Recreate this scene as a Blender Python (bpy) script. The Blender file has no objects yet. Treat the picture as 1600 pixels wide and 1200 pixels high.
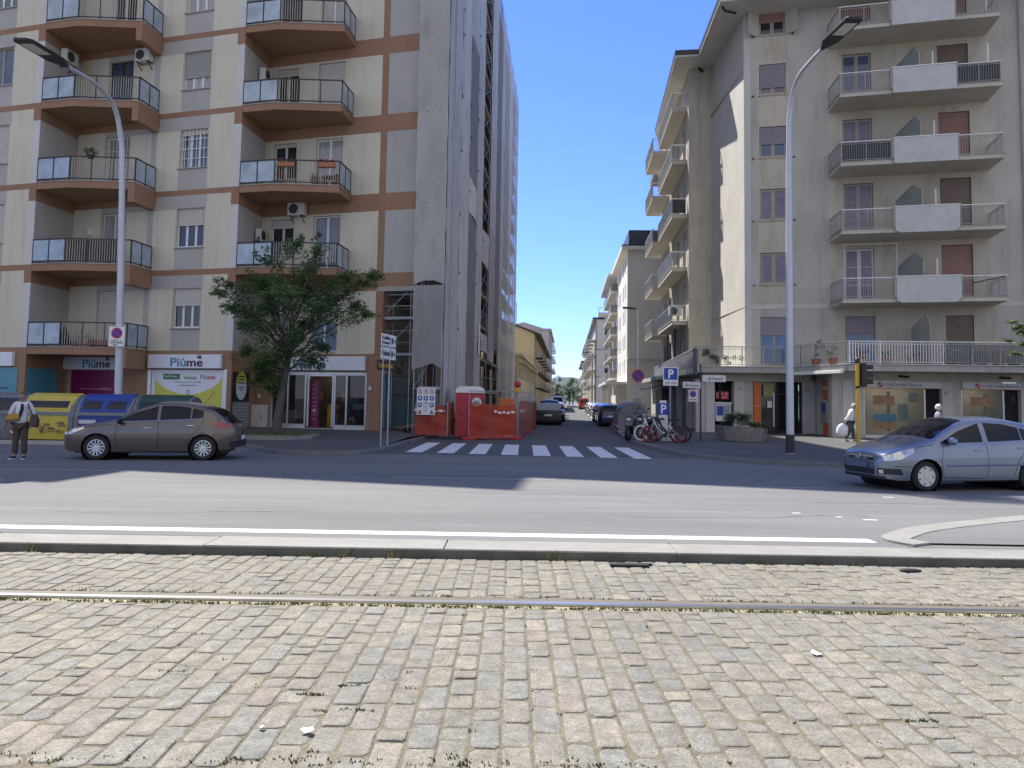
import bpy, bmesh, math, random
from mathutils import Vector, Matrix
RND = random.Random(7)
sc = bpy.context.scene
COL = sc.collection
PM = {}

def tag(o, label=None, cat=None, group=None, kind=None):
    if label: o['label'] = label
    if cat: o['category'] = cat
    if group: o['group'] = group
    if kind: o['kind'] = kind
    return o

def thing(name, label, cat, loc=(0, 0, 0), rz=0, group=None):
    o = bpy.data.objects.new(name, None)
    COL.objects.link(o)
    o.location = loc
    o.rotation_euler = (0, 0, rz)
    o.empty_display_size = .2
    PM[o.name] = Matrix.Translation(Vector(loc)) @ Matrix.Rotation(rz, 4, 'Z')
    return tag(o, label, cat, group)

def copy_tree(o, parent=None):
    c = o.copy()
    COL.objects.link(c)
    if parent: c.parent = parent
    for ch in [x for x in o.children]:
        copy_tree(ch, c)
    return c

def place(o, loc, rz=0, label=None, group=None):
    o.location = loc
    o.rotation_euler = (0, 0, rz)
    if label: o['label'] = label
    if group: o['group'] = group
    return o

def FR(O, d):
    """frame with x along d, y into the wall, z up"""
    d = Vector((d[0], d[1], 0)).normalized()
    n = Vector((-d.y, d.x, 0))
    return Matrix(((d.x, n.x, 0, O[0]), (d.y, n.y, 0, O[1]), (0, 0, 1, O[2] if len(O) > 2 else 0), (0, 0, 0, 1)))

def frame_along(p0, p1):
    z = (p1 - p0).normalized()
    a = Vector((0, 0, 1)) if abs(z.z) < .9 else Vector((1, 0, 0))
    x = a.cross(z).normalized()
    return x, z.cross(x), z

TXT = {}
def text_geo(s, bold=0):
    k = (s, bold)
    if k in TXT: return TXT[k]
    cu = bpy.data.curves.new('lettering_curve', 'FONT')
    cu.body = s
    cu.offset = bold
    cu.resolution_u = 3
    cu.extrude = .02
    o = bpy.data.objects.new('lettering_curve', cu)
    COL.objects.link(o)
    dg = bpy.context.evaluated_depsgraph_get()
    dg.update()
    me = bpy.data.meshes.new_from_object(o.evaluated_get(dg))
    vs = [tuple(v.co) for v in me.vertices]
    fs = [tuple(p.vertices) for p in me.polygons]
    bpy.data.objects.remove(o)
    bpy.data.curves.remove(cu)
    bpy.data.meshes.remove(me)
    xs = [v[0] for v in vs]; ys = [v[1] for v in vs]
    r = (vs, fs, min(xs), max(xs), min(ys), max(ys))
    TXT[k] = r
    return r

class B:
    def __init__(s, M=None):
        s.v = []; s.f = []; s.m = []; s.mi = 0
        s.M = M or Matrix.Identity(4)
    def add(s, vs, fs, mi=None):
        n = len(s.v); M = s.M
        s.v += [M @ Vector(p) for p in vs]
        s.f += [tuple(i + n for i in f) for f in fs]
        s.m += [s.mi if mi is None else mi] * len(fs)
        return s
    def box(s, x0, x1, y0, y1, z0, z1, mi=None):
        return s.add([(x0, y0, z0), (x1, y0, z0), (x1, y1, z0), (x0, y1, z0), (x0, y0, z1), (x1, y0, z1), (x1, y1, z1), (x0, y1, z1)],
                     [(3, 2, 1, 0), (4, 5, 6, 7), (0, 1, 5, 4), (1, 2, 6, 5), (2, 3, 7, 6), (3, 0, 4, 7)], mi)
    def poly(s, pts, mi=None):
        return s.add(pts, [tuple(range(len(pts)))], mi)
    def prism(s, p2, z0, z1, mi=None):
        n = len(p2)
        vs = [(x, y, z0) for x, y in p2] + [(x, y, z1) for x, y in p2]
        fs = [tuple(range(n))[::-1], tuple(range(n, 2 * n))] + [(i, (i + 1) % n, (i + 1) % n + n, i + n) for i in range(n)]
        return s.add(vs, fs, mi)
    def ext(s, pts, vec, mi=None):
        n = len(pts)
        vs = [tuple(p) for p in pts] + [tuple(Vector(p) + Vector(vec)) for p in pts]
        fs = [tuple(range(n))[::-1], tuple(range(n, 2 * n))] + [(i, (i + 1) % n, (i + 1) % n + n, i + n) for i in range(n)]
        return s.add(vs, fs, mi)
    def tube(s, pts, r, seg=8, mi=None, cap=True):
        pts = [Vector(p) for p in pts]
        rs = r if isinstance(r, (list, tuple)) else [r] * len(pts)
        vs = []; fs = []
        n = len(pts)
        x, y, z = frame_along(pts[0], pts[1])
        for i, p in enumerate(pts):
            d = (pts[min(i + 1, n - 1)] - pts[max(i - 1, 0)]).normalized()
            x = (x - d * x.dot(d))
            x = x.normalized() if x.length > 1e-6 else frame_along(Vector((0, 0, 0)), d)[0]
            y = d.cross(x)
            for k in range(seg):
                a = 2 * math.pi * k / seg
                vs.append(p + (x * math.cos(a) + y * math.sin(a)) * rs[i])
        for i in range(n - 1):
            for k in range(seg):
                a = i * seg + k; b = i * seg + (k + 1) % seg
                fs.append((a, b, b + seg, a + seg))
        if cap:
            fs.append(tuple(range(seg))[::-1]); fs.append(tuple(range((n - 1) * seg, n * seg)))
        return s.add(vs, fs, mi)
    def bar(s, p0, p1, w=.03, h=None, mi=None):
        """rectangular bar between two points, h is the size nearest vertical"""
        p0 = Vector(p0); p1 = Vector(p1); h = w if h is None else h
        d = (p1 - p0).normalized()
        up = Vector((0, 0, 1)) if abs(d.z) < .9 else Vector((0, 1, 0))
        x = d.cross(up).normalized(); y = x.cross(d)
        vs = [p + x * a * w / 2 + y * b * h / 2 for p in (p0, p1) for a, b in ((-1, -1), (1, -1), (1, 1), (-1, 1))]
        return s.add(vs, [(3, 2, 1, 0), (4, 5, 6, 7), (0, 1, 5, 4), (1, 2, 6, 5), (2, 3, 7, 6), (3, 0, 4, 7)], mi)
    def lathe(s, prof, M=None, seg=16, mi=None, a0=0, a1=2 * math.pi, cap=True):
        M = M or Matrix.Identity(4)
        full = abs(a1 - a0 - 2 * math.pi) < 1e-6
        n = seg if full else seg + 1
        vs = []
        for r, z in prof:
            for k in range(n):
                a = a0 + (a1 - a0) * k / seg
                vs.append(M @ Vector((r * math.cos(a), r * math.sin(a), z)))
        fs = []
        for i in range(len(prof) - 1):
            for k in range(seg):
                a = i * n + k; b = i * n + (k + 1) % n
                fs.append((a, b, b + n, a + n))
        if full and cap:
            if prof[0][0] > 1e-5: fs.append(tuple(range(n))[::-1])
            if prof[-1][0] > 1e-5: fs.append(tuple(range((len(prof) - 1) * n, len(prof) * n)))
        return s.add(vs, fs, mi)
    def ball(s, c, r, seg=12, mi=None):
        c = Vector(c); rx, ry, rz = r if isinstance(r, (list, tuple)) else (r, r, r)
        n = seg // 2
        prof = [(max(1e-4, math.sin(math.pi * i / n)), -math.cos(math.pi * i / n)) for i in range(n + 1)]
        return s.lathe(prof, Matrix.Translation(c) @ Matrix.Diagonal((rx, ry, rz, 1)), seg, mi)
    def text(s, t, x, z, w, h, y=-.01, bold=0, mi=None, dep=.008):
        """lettering whose box is x..x+w, z..z+h on the plane y"""
        vs, fs, x0, x1, y0, y1 = text_geo(t, bold)
        sx = w / max(1e-6, x1 - x0); sz = h / max(1e-6, y1 - y0)
        return s.add([(x + (a - x0) * sx, y - (c + .02) / .04 * dep, z + (b - y0) * sz) for a, b, c in vs], fs, mi)
    def build(s, name, mats, parent=None, smooth=False, bevel=0, loc=None, sub=0, auto=None):
        me = bpy.data.meshes.new(name)
        if parent is not None: P = PM[parent.name]
        elif loc is not None: P = Matrix.Translation(Vector(loc))
        else: P = Matrix.Identity(4)
        I = P.inverted()
        me.from_pydata([I @ p for p in s.v], [], s.f)
        if not isinstance(mats, (list, tuple)): mats = [mats]
        for m in mats: me.materials.append(m)
        if len(mats) > 1: me.polygons.foreach_set('material_index', s.m)
        if smooth: me.polygons.foreach_set('use_smooth', [True] * len(me.polygons))
        me.validate()
        me.update()
        if auto is not None: me.set_sharp_from_angle(angle=math.radians(auto))
        o = bpy.data.objects.new(name, me)
        COL.objects.link(o)
        if parent is not None: o.parent = parent
        elif loc is not None: o.location = loc
        PM[o.name] = P
        if bevel:
            md = o.modifiers.new('bevel', 'BEVEL'); md.width = bevel; md.segments = 2; md.limit_method = 'ANGLE'
        if sub:
            md = o.modifiers.new('sub', 'SUBSURF'); md.levels = sub; md.render_levels = sub
        return o

def wall(b, rects, holes=(), depth=.25, mrev=0):
    """front faces on y=0 split by rectangles (u0,u1,z0,z1,mat); holes get reveals"""
    us = sorted({round(r[i], 4) for r in list(rects) + list(holes) for i in (0, 1)})
    zs = sorted({round(r[i], 4) for r in list(rects) + list(holes) for i in (2, 3)})
    for i in range(len(us) - 1):
        for j in range(len(zs) - 1):
            cu = (us[i] + us[i + 1]) / 2; cz = (zs[j] + zs[j + 1]) / 2
            if any(h[0] < cu < h[1] and h[2] < cz < h[3] for h in holes): continue
            m = None
            for r in rects:
                if r[0] < cu < r[1] and r[2] < cz < r[3]: m = r[4]
            if m is None: continue
            b.add([(us[i], 0, zs[j]), (us[i + 1], 0, zs[j]), (us[i + 1], 0, zs[j + 1]), (us[i], 0, zs[j + 1])], [(0, 1, 2, 3)], m)
    for u0, u1, z0, z1 in [h[:4] for h in holes]:
        d = depth
        b.add([(u0, 0, z0), (u0, d, z0), (u0, d, z1), (u0, 0, z1)], [(0, 1, 2, 3)], mrev)
        b.add([(u1, 0, z0), (u1, 0, z1), (u1, d, z1), (u1, d, z0)], [(0, 1, 2, 3)], mrev)
        b.add([(u0, 0, z0), (u1, 0, z0), (u1, d, z0), (u0, d, z0)], [(0, 1, 2, 3)], mrev)
        b.add([(u0, 0, z1), (u0, d, z1), (u1, d, z1), (u1, 0, z1)], [(0, 1, 2, 3)], mrev)

# ------------------------------------------------------------------ materials
def mat(name, col, rough=.6, metal=0., var=.1, scale=3., stretch=(1, 1, 1), bump=0., bscale=60., spec=.5, coat=0., col2=None, alpha=1., fine=.0, dirt=None, dirtscale=(1, 1, .2), dirtamt=.5, trans=0., emit=0, objrand=0.):
    m = bpy.data.materials.new(name)
    m.use_nodes = True
    nt = m.node_tree; N = nt.nodes; L = nt.links
    p = N['Principled BSDF']
    p.inputs['Roughness'].default_value = rough
    p.inputs['Metallic'].default_value = metal
    p.inputs['Specular IOR Level'].default_value = spec
    if coat:
        p.inputs['Coat Weight'].default_value = coat; p.inputs['Coat Roughness'].default_value = .05
    if trans: p.inputs['Transmission Weight'].default_value = trans
    p.inputs['Alpha'].default_value = alpha
    c = (*col, 1)
    if emit:
        p.inputs['Emission Color'].default_value = c; p.inputs['Emission Strength'].default_value = emit
    if not (var or bump or fine or dirt):
        p.inputs['Base Color'].default_value = c
        return m
    tc = N.new('ShaderNodeTexCoord')
    src = tc.outputs['Object']
    mp = N.new('ShaderNodeMapping'); mp.inputs['Scale'].default_value = stretch
    L.new(src, mp.inputs['Vector'])
    nz = N.new('ShaderNodeTexNoise'); nz.inputs['Scale'].default_value = scale; nz.inputs['Detail'].default_value = 6
    L.new(mp.outputs['Vector'], nz.inputs['Vector'])
    mx = N.new('ShaderNodeMix'); mx.data_type = 'RGBA'
    a = tuple(x * (1 - var) for x in col); b = col2 or tuple(min(1, x * (1 + var)) for x in col)
    mx.inputs[6].default_value = (*a, 1); mx.inputs[7].default_value = (*b, 1)
    rp = N.new('ShaderNodeValToRGB'); rp.color_ramp.elements[0].position = .3; rp.color_ramp.elements[1].position = .7
    L.new(nz.outputs['Fac'], rp.inputs['Fac'])
    L.new(rp.outputs['Color'], mx.inputs[0])
    out = mx.outputs[2]
    if dirt:
        mp2 = N.new('ShaderNodeMapping'); mp2.inputs['Scale'].default_value = dirtscale
        L.new(src, mp2.inputs['Vector'])
        n2 = N.new('ShaderNodeTexNoise'); n2.inputs['Scale'].default_value = 2.2; n2.inputs['Detail'].default_value = 8; n2.inputs['Roughness'].default_value = .65
        L.new(mp2.outputs['Vector'], n2.inputs['Vector'])
        r2 = N.new('ShaderNodeValToRGB'); r2.color_ramp.elements[0].position = .5; r2.color_ramp.elements[1].position = .78
        L.new(n2.outputs['Fac'], r2.inputs['Fac'])
        mu = N.new('ShaderNodeMath'); mu.operation = 'MULTIPLY'; mu.inputs[1].default_value = dirtamt
        L.new(r2.outputs['Color'], mu.inputs[0])
        m2 = N.new('ShaderNodeMix'); m2.data_type = 'RGBA'
        L.new(mu.outputs[0], m2.inputs[0]); L.new(out, m2.inputs[6]); m2.inputs[7].default_value = (*dirt, 1)
        out = m2.outputs[2]
    if fine:
        n3 = N.new('ShaderNodeTexNoise'); n3.inputs['Scale'].default_value = 55; n3.inputs['Detail'].default_value = 3
        L.new(src, n3.inputs['Vector'])
        r3 = N.new('ShaderNodeMapRange'); r3.inputs[1].default_value = .3; r3.inputs[2].default_value = .7
        r3.inputs[3].default_value = 1 - fine; r3.inputs[4].default_value = 1 + fine
        L.new(n3.outputs['Fac'], r3.inputs[0])
        m3 = N.new('ShaderNodeVectorMath'); m3.operation = 'SCALE'
        L.new(out, m3.inputs[0]); L.new(r3.outputs[0], m3.inputs['Scale'])
        out = m3.outputs[0]
    if objrand:
        oi = N.new('ShaderNodeObjectInfo')
        r4 = N.new('ShaderNodeMapRange'); r4.inputs[3].default_value = 1 - objrand; r4.inputs[4].default_value = 1 + objrand
        L.new(oi.outputs['Random'], r4.inputs[0])
        m4 = N.new('ShaderNodeVectorMath'); m4.operation = 'SCALE'
        L.new(out, m4.inputs[0]); L.new(r4.outputs[0], m4.inputs['Scale'])
        out = m4.outputs[0]
    L.new(out, p.inputs['Base Color'])
    if bump:
        nb = N.new('ShaderNodeTexNoise'); nb.inputs['Scale'].default_value = bscale; nb.inputs['Detail'].default_value = 5
        L.new(src, nb.inputs['Vector'])
        bp = N.new('ShaderNodeBump'); bp.inputs['Strength'].default_value = bump; bp.inputs['Distance'].default_value = .02
        L.new(nb.outputs['Fac'], bp.inputs['Height'])
        L.new(bp.outputs['Normal'], p.inputs['Normal'])
    return m

def wave_bump(m, axis='Z', freq=20., strength=.5):
    """horizontal slats on a shutter, corrugation on a sheet"""
    nt = m.node_tree; N = nt.nodes; L = nt.links
    p = N['Principled BSDF']
    tc = N.new('ShaderNodeTexCoord'); w = N.new('ShaderNodeTexWave')
    w.wave_type = 'BANDS'; w.bands_direction = axis; w.wave_profile = 'SAW'; w.inputs['Scale'].default_value = freq
    L.new(tc.outputs['Object'], w.inputs['Vector'])
    bp = N.new('ShaderNodeBump'); bp.inputs['Strength'].default_value = strength; bp.inputs['Distance'].default_value = .02
    L.new(w.outputs['Fac'], bp.inputs['Height']); L.new(bp.outputs['Normal'], p.inputs['Normal'])
    return m

def leafy(m, fac=.4):
    """thin leaves let sunlight glow through"""
    nt = m.node_tree; N = nt.nodes; L = nt.links; p = N['Principled BSDF']
    t = N.new('ShaderNodeBsdfTranslucent'); x = N.new('ShaderNodeMixShader'); x.inputs[0].default_value = fac
    src = p.inputs['Base Color'].links[0].from_socket; L.new(src, t.inputs[0])
    L.new(p.outputs[0], x.inputs[1]); L.new(t.outputs[0], x.inputs[2]); L.new(x.outputs[0], N['Material Output'].inputs['Surface'])
    return m

def holes_alpha(m, fac):
    """a woven net: part of the light passes straight through"""
    nt = m.node_tree; N = nt.nodes; L = nt.links
    p = N['Principled BSDF']; out = N['Material Output']
    t = N.new('ShaderNodeBsdfTransparent'); x = N.new('ShaderNodeMixShader')
    x.inputs[0].default_value = fac
    L.new(p.outputs[0], x.inputs[1]); L.new(t.outputs[0], x.inputs[2]); L.new(x.outputs[0], out.inputs['Surface'])
    return m

M = {}
M['cream'] = mat('cream_plaster', (.62, .58, .465), .85, var=.05, scale=.5, bump=.15, bscale=90, dirt=(.40, .35, .25), dirtscale=(1.2, 1.2, .12), dirtamt=.5)
M['grey'] = mat('grey_plaster', (.425, .41, .385), .85, var=.06, scale=.5, bump=.15, bscale=90, dirt=(.24, .24, .26), dirtscale=(1.2, 1.2, .15), dirtamt=.3)
M['palegrey'] = mat('pale_grey_plaster', (.59, .575, .56), .85, var=.05, scale=.5, bump=.12, bscale=90)
M['brown'] = mat('brown_plaster', (.31, .18, .115), .85, var=.08, scale=.7, bump=.15, bscale=90, dirt=(.22, .11, .06), dirtscale=(1, 1, .4), dirtamt=.4)
M['rplaster'] = mat('aged_grey_plaster', (.47, .445, .395), .9, var=.1, scale=.45, bump=.25, bscale=70, dirt=(.25, .23, .20), dirtscale=(.9, .9, .12), dirtamt=.75)
M['rcream'] = mat('cream_plaster_and_bounce', (.52, .47, .375), .9, var=.1, scale=.6, bump=.2, bscale=70, dirt=(.30, .25, .18), dirtscale=(.9, .9, .2), dirtamt=.65)  # cream plaster, also paints the warm bounce behind the front balconies
M['rlight'] = mat('light_render', (.56, .535, .48), .9, var=.08, scale=.6, bump=.3, bscale=25, dirt=(.42, .39, .33), dirtscale=(.8, .8, .1), dirtamt=.4)
M['concrete'] = mat('concrete', (.40, .385, .35), .9, var=.14, scale=2, bump=.3, bscale=50, dirt=(.2, .19, .17), dirtscale=(2, 2, .6), dirtamt=.6)
M['panel'] = mat('white_panel', (.52, .52, .50), .8, var=.06, scale=1.5, bump=.1, dirt=(.3, .26, .2), dirtscale=(1.5, 1.5, 1), dirtamt=.4)
M['soffit'] = mat('soffit', (.51, .475, .405), .9, var=.08, scale=1, dirt=(.36, .3, .2), dirtscale=(1, 1, 1), dirtamt=.4)
M['white'] = mat('white_paint', (.75, .75, .73), .5, var=.03)
M['offwhite'] = mat('offwhite_plastic', (.62, .61, .57), .5, var=.05, dirt=(.35, .33, .29), dirtamt=.3)
M['darkmetal'] = mat('dark_metal', (.035, .032, .032), .45, var=.1, metal=.2)
M['railgrey'] = mat('painted_rail', (.33, .33, .32), .5, var=.15, scale=8, metal=.2)
M['railbar'] = mat('pale_bar', (.42, .39, .33), .5, var=.1)
M['steel'] = mat('galvanised_steel', (.36, .38, .41), .42, var=.12, scale=6, metal=.75)
M['alu'] = mat('aluminium', (.6, .6, .6), .35, var=.06, metal=.6)
M['glass'] = mat('window_glass', (.02, .024, .028), .03, var=0, spec=.9)
M['glassblue'] = mat('window_glass_sky', (.06, .09, .14), .05, var=.3, scale=2, spec=.9)  # blue base colour paints the reflected sky into the glass
M['curtain'] = mat('window_glass_curtain', (.30, .30, .31), .12, var=.25, scale=4, stretch=(4, 4, .2), spec=.7)
M['lilac'] = mat('lilac_blind', (.19, .135, .19), .3, var=.2, scale=3, spec=.6)
M['pinkshutter'] = wave_bump(mat('pink_shutter', (.36, .2, .16), .6, var=.08), 'Z', 9, .5)
M['brownshutter'] = wave_bump(mat('brown_shutter', (.24, .17, .13), .6, var=.08), 'Z', 9, .5)
M['shutter'] = wave_bump(mat('white_shutter', (.62, .60, .55), .6, var=.05), 'Z', 9, .6)
M['greyshutter'] = wave_bump(mat('grey_shutter', (.40, .40, .39), .6, var=.06), 'Z', 9, .6)
M['woodframe'] = mat('beige_frame', (.36, .32, .24), .55, var=.1)
M['frost'] = mat('frosted_glass', (.34, .42, .50), .22, var=.25, scale=1.6, spec=.6, dirt=(.55, .6, .66), dirtscale=(1, 1, 1), dirtamt=.4)
M['frostgreen'] = holes_alpha(mat('frosted_divider', (.36, .39, .36), .3, var=.12, scale=1.5), .3)
M['screen'] = mat('dark_screen', (.05, .055, .055), .8, var=.2, scale=6)
M['asphalt'] = mat('asphalt', (.158, .158, .150), .9, var=.16, scale=.35, stretch=(.35, 1.4, 1), bump=.35, bscale=160, fine=.18, dirt=(.225, .22, .21), dirtscale=(.08, .8, 1), dirtamt=.8)
M['street'] = mat('shaded_street_asphalt', (.092, .092, .092), .9, var=.15, scale=.5, stretch=(1.4, .35, 1), bump=.35, bscale=160, fine=.16, dirt=(.12, .118, .112), dirtscale=(.7, .12, 1), dirtamt=.6)  # darker than the main road, puts the side street's shade into the colour
M['patch'] = mat('patch_asphalt', (.118, .118, .114), .92, var=.12, scale=2, bump=.4, bscale=140, fine=.2)
M['pave'] = mat('pavement_asphalt', (.088, .088, .088), .92, var=.15, scale=.5, bump=.35, bscale=120, fine=.15, dirt=(.12, .117, .11), dirtscale=(.4, .4, 1), dirtamt=.5)
M['stone'] = mat('kerb_stone', (.265, .255, .225), .85, var=.12, scale=2.5, bump=.3, bscale=90, fine=.14, dirt=(.27, .25, .2), dirtscale=(1, 1, 1), dirtamt=.5)
M['faded'] = mat('faded_paint', (.30, .30, .30), .8, var=.15, scale=6, fine=.15)
M['kerbface'] = mat('kerb_shade_stone', (.11, .105, .085), .9, var=.25, scale=3, bump=.4, bscale=60, fine=.2)  # shade of the kerb's front face put into a dark colour
M['kerb'] = mat('kerb_granite', (.17, .17, .165), .85, var=.15, scale=2.5, bump=.3, bscale=90, fine=.12)
M['paint'] = mat('road_paint', (.68, .68, .66), .75, var=.08, scale=5, fine=.1, dirt=(.34, .34, .33), dirtscale=(3, 3, 1), dirtamt=.5)
M['soil'] = mat('joint_sand', (.17, .145, .095), .95, var=.25, scale=6, bump=.6, bscale=80, fine=.3, dirt=(.13, .12, .06), dirtscale=(.8, .8, 1), dirtamt=.6)
M['black'] = mat('black_plastic', (.018, .018, .019), .5, var=.1)
M['rubber'] = mat('rubber', (.018, .018, .019), .8, var=.2, scale=10)
M['chrome'] = mat('chrome', (.75, .75, .76), .12, var=0, metal=1)
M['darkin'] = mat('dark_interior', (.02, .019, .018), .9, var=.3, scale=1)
M['leaf'] = leafy(mat('leaf', (.06, .105, .045), .55, var=.3, scale=2.2, spec=.3))
M['leaf2'] = leafy(mat('pale_leaf', (.12, .175, .06), .55, var=.3, scale=2, spec=.3))
M['bark'] = mat('bark', (.10, .085, .07), .95, var=.35, scale=5, stretch=(3, 3, .5), bump=.8, bscale=25)
M['grass'] = mat('grass_blade', (.07, .11, .03), .8, var=.35, scale=5)
M['drygrass'] = mat('dry_grass', (.26, .22, .09), .8, var=.35, scale=8)
M['terracotta'] = mat('terracotta', (.36, .15, .08), .85, var=.12)
M['orange'] = mat('orange_panel', (.62, .13, .02), .45, var=.05)
M['red'] = mat('red_plastic', (.42, .02, .03), .4, var=.08)
M['yellow'] = mat('yellow_paint', (.62, .36, .03), .5, var=.08, dirt=(.4, .22, .02), dirtamt=.4)
M['signblue'] = mat('sign_blue', (.012, .05, .34), .45, var=.03)
M['signred'] = mat('sign_red', (.5, .02, .03), .45, var=.03)
M['teal'] = mat('teal_film', (.08, .27, .35), .4, var=.06, scale=.8)
M['maroon'] = mat('maroon_film', (.17, .004, .065), .4, var=.06, scale=.8)
M['lettblue'] = mat('letter_blue', (.07, .28, .42), .5, var=0)
M['lettpurple'] = mat('letter_purple', (.075, .008, .07), .5, var=0)
M['lettgrey'] = mat('letter_grey', (.2, .2, .22), .5, var=0)
M['lime'] = mat('yellow_film', (.56, .56, .07), .45, var=.04)
M['green'] = mat('green_film', (.04, .2, .06), .5, var=.04)
M['signwhite'] = mat('sign_white', (.72, .74, .80), .4, var=.02)

# ------------------------------------------------------------------ camera, sun and sky
F_PX, ROLL, PITCH, EYE = 1202., .0165, math.atan(84 / 1202.), 1.72
cam = bpy.data.cameras.new('camera'); camo = bpy.data.objects.new('camera', cam); COL.objects.link(camo)
cam.sensor_width = 36; cam.lens = 36 * F_PX / 1600; cam.shift_y = -60 / 1600
cam.clip_end = 3000; cam.clip_start = .05
fw = Vector((0, math.cos(PITCH), math.sin(PITCH))); up = Vector((0, -math.sin(PITCH), math.cos(PITCH))); rt = Vector((1, 0, 0))
c_, s_ = math.cos(ROLL), math.sin(ROLL)
ix = rt * c_ + up * s_; iy = up * c_ - rt * s_
camo.matrix_world = Matrix(((ix.x, iy.x, -fw.x, 0), (ix.y, iy.y, -fw.y, 0), (ix.z, iy.z, -fw.z, EYE), (0, 0, 0, 1)))
sc.camera = camo
SUN_AZ, SUN_EL = math.radians(34), math.radians(54.3)     # azimuth measured from +Y towards -X
sd = Vector((-math.sin(SUN_AZ) * math.cos(SUN_EL), math.cos(SUN_AZ) * math.cos(SUN_EL), math.sin(SUN_EL)))
sl = bpy.data.lights.new('sun', 'SUN'); so = bpy.data.objects.new('sun', sl); COL.objects.link(so)
sl.energy = 5.0; sl.angle = math.radians(.53); sl.color = (1, .955, .88)
so.rotation_euler = sd.to_track_quat('Z', 'Y').to_euler()
so.location = (0, 0, 60)
w = bpy.data.worlds.new('World'); sc.world = w; w.use_nodes = True
bg = w.node_tree.nodes['Background']
sky = w.node_tree.nodes.new('ShaderNodeTexSky'); sky.sky_type = 'NISHITA'; sky.sun_disc = False
sky.sun_elevation = SUN_EL; sky.sun_rotation = -SUN_AZ
sky.air_density = 1.0; sky.dust_density = 0.0; sky.ozone_density = 6.0; sky.altitude = 50
WN, WL = w.node_tree.nodes, w.node_tree.links
tint = WN.new('ShaderNodeVectorMath'); tint.operation = 'MULTIPLY'; tint.inputs[1].default_value = (.56, .63, 1.0)
WL.new(sky.outputs[0], tint.inputs[0])
# added white cloud-shaped fill in the sky behind the camera, lifts the shaded fronts
wt = WN.new('ShaderNodeTexCoord'); wx = WN.new('ShaderNodeSeparateXYZ'); WL.new(wt.outputs['Generated'], wx.inputs[0])
band = WN.new('ShaderNodeMapRange'); band.inputs[1].default_value = .05; band.inputs[2].default_value = -.35; WL.new(wx.outputs['Y'], band.inputs[0])
cn = WN.new('ShaderNodeTexNoise'); cn.inputs['Scale'].default_value = 2.6; cn.inputs['Detail'].default_value = 7; WL.new(wt.outputs['Generated'], cn.inputs['Vector'])
cr_ = WN.new('ShaderNodeMapRange'); cr_.inputs[1].default_value = .38; cr_.inputs[2].default_value = .58; WL.new(cn.outputs['Fac'], cr_.inputs[0])
cm = WN.new('ShaderNodeMath'); cm.operation = 'MULTIPLY'; WL.new(band.outputs[0], cm.inputs[0]); WL.new(cr_.outputs[0], cm.inputs[1])
cx_ = WN.new('ShaderNodeMix'); cx_.data_type = 'RGBA'; WL.new(cm.outputs[0], cx_.inputs[0]); WL.new(tint.outputs[0], cx_.inputs[6]); cx_.inputs[7].default_value = (3.7, 3.6, 3.4, 1)
WL.new(cx_.outputs[2], bg.inputs[0]); bg.inputs[1].default_value = .15
sc.view_settings.view_transform = 'Standard'; sc.view_settings.look = 'None'
sc.view_settings.exposure = .76; sc.view_settings.gamma = 1
sc.cycles.max_bounces = 6; sc.cycles.transparent_max_bounces = 12
# ------------------------------------------------------------------ ground, roads, tram track
def sheet(name, pts, z, m, kind='structure'):
    b = B(); b.poly([(x, y, z) for x, y in pts]); return tag(b.build(name, m), kind=kind)

sheet('ground', [(-900, -300), (900, -300), (900, 2500), (-900, 2500)], -.25, M['pave'])
# carriageway with its near edge at the stone kerb
sheet('main_road', [(-140, 9.515), (140, 9.515), (140, 900), (-140, 900)], 0, M['asphalt'])

# stone kerb of the tram bed, one strip of long blocks with open joints
b = B(); x = -40.
while x < 40:
    l = 2.6 + RND.random() * .5
    b.box(x + .004, x + l - .004, 8.94, 9.51, -.3, .002 + RND.uniform(-.003, .003)); x += l
tag(b.build('tram_kerb', M['stone'], bevel=.012), kind='structure')
b = B(); b.box(-40, 40, 8.925, 8.945, -.3, -.012); tag(b.build('kerb_face_shade', M['kerbface']), kind='structure')  # dark strip paints the shade on the kerb's front face

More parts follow.
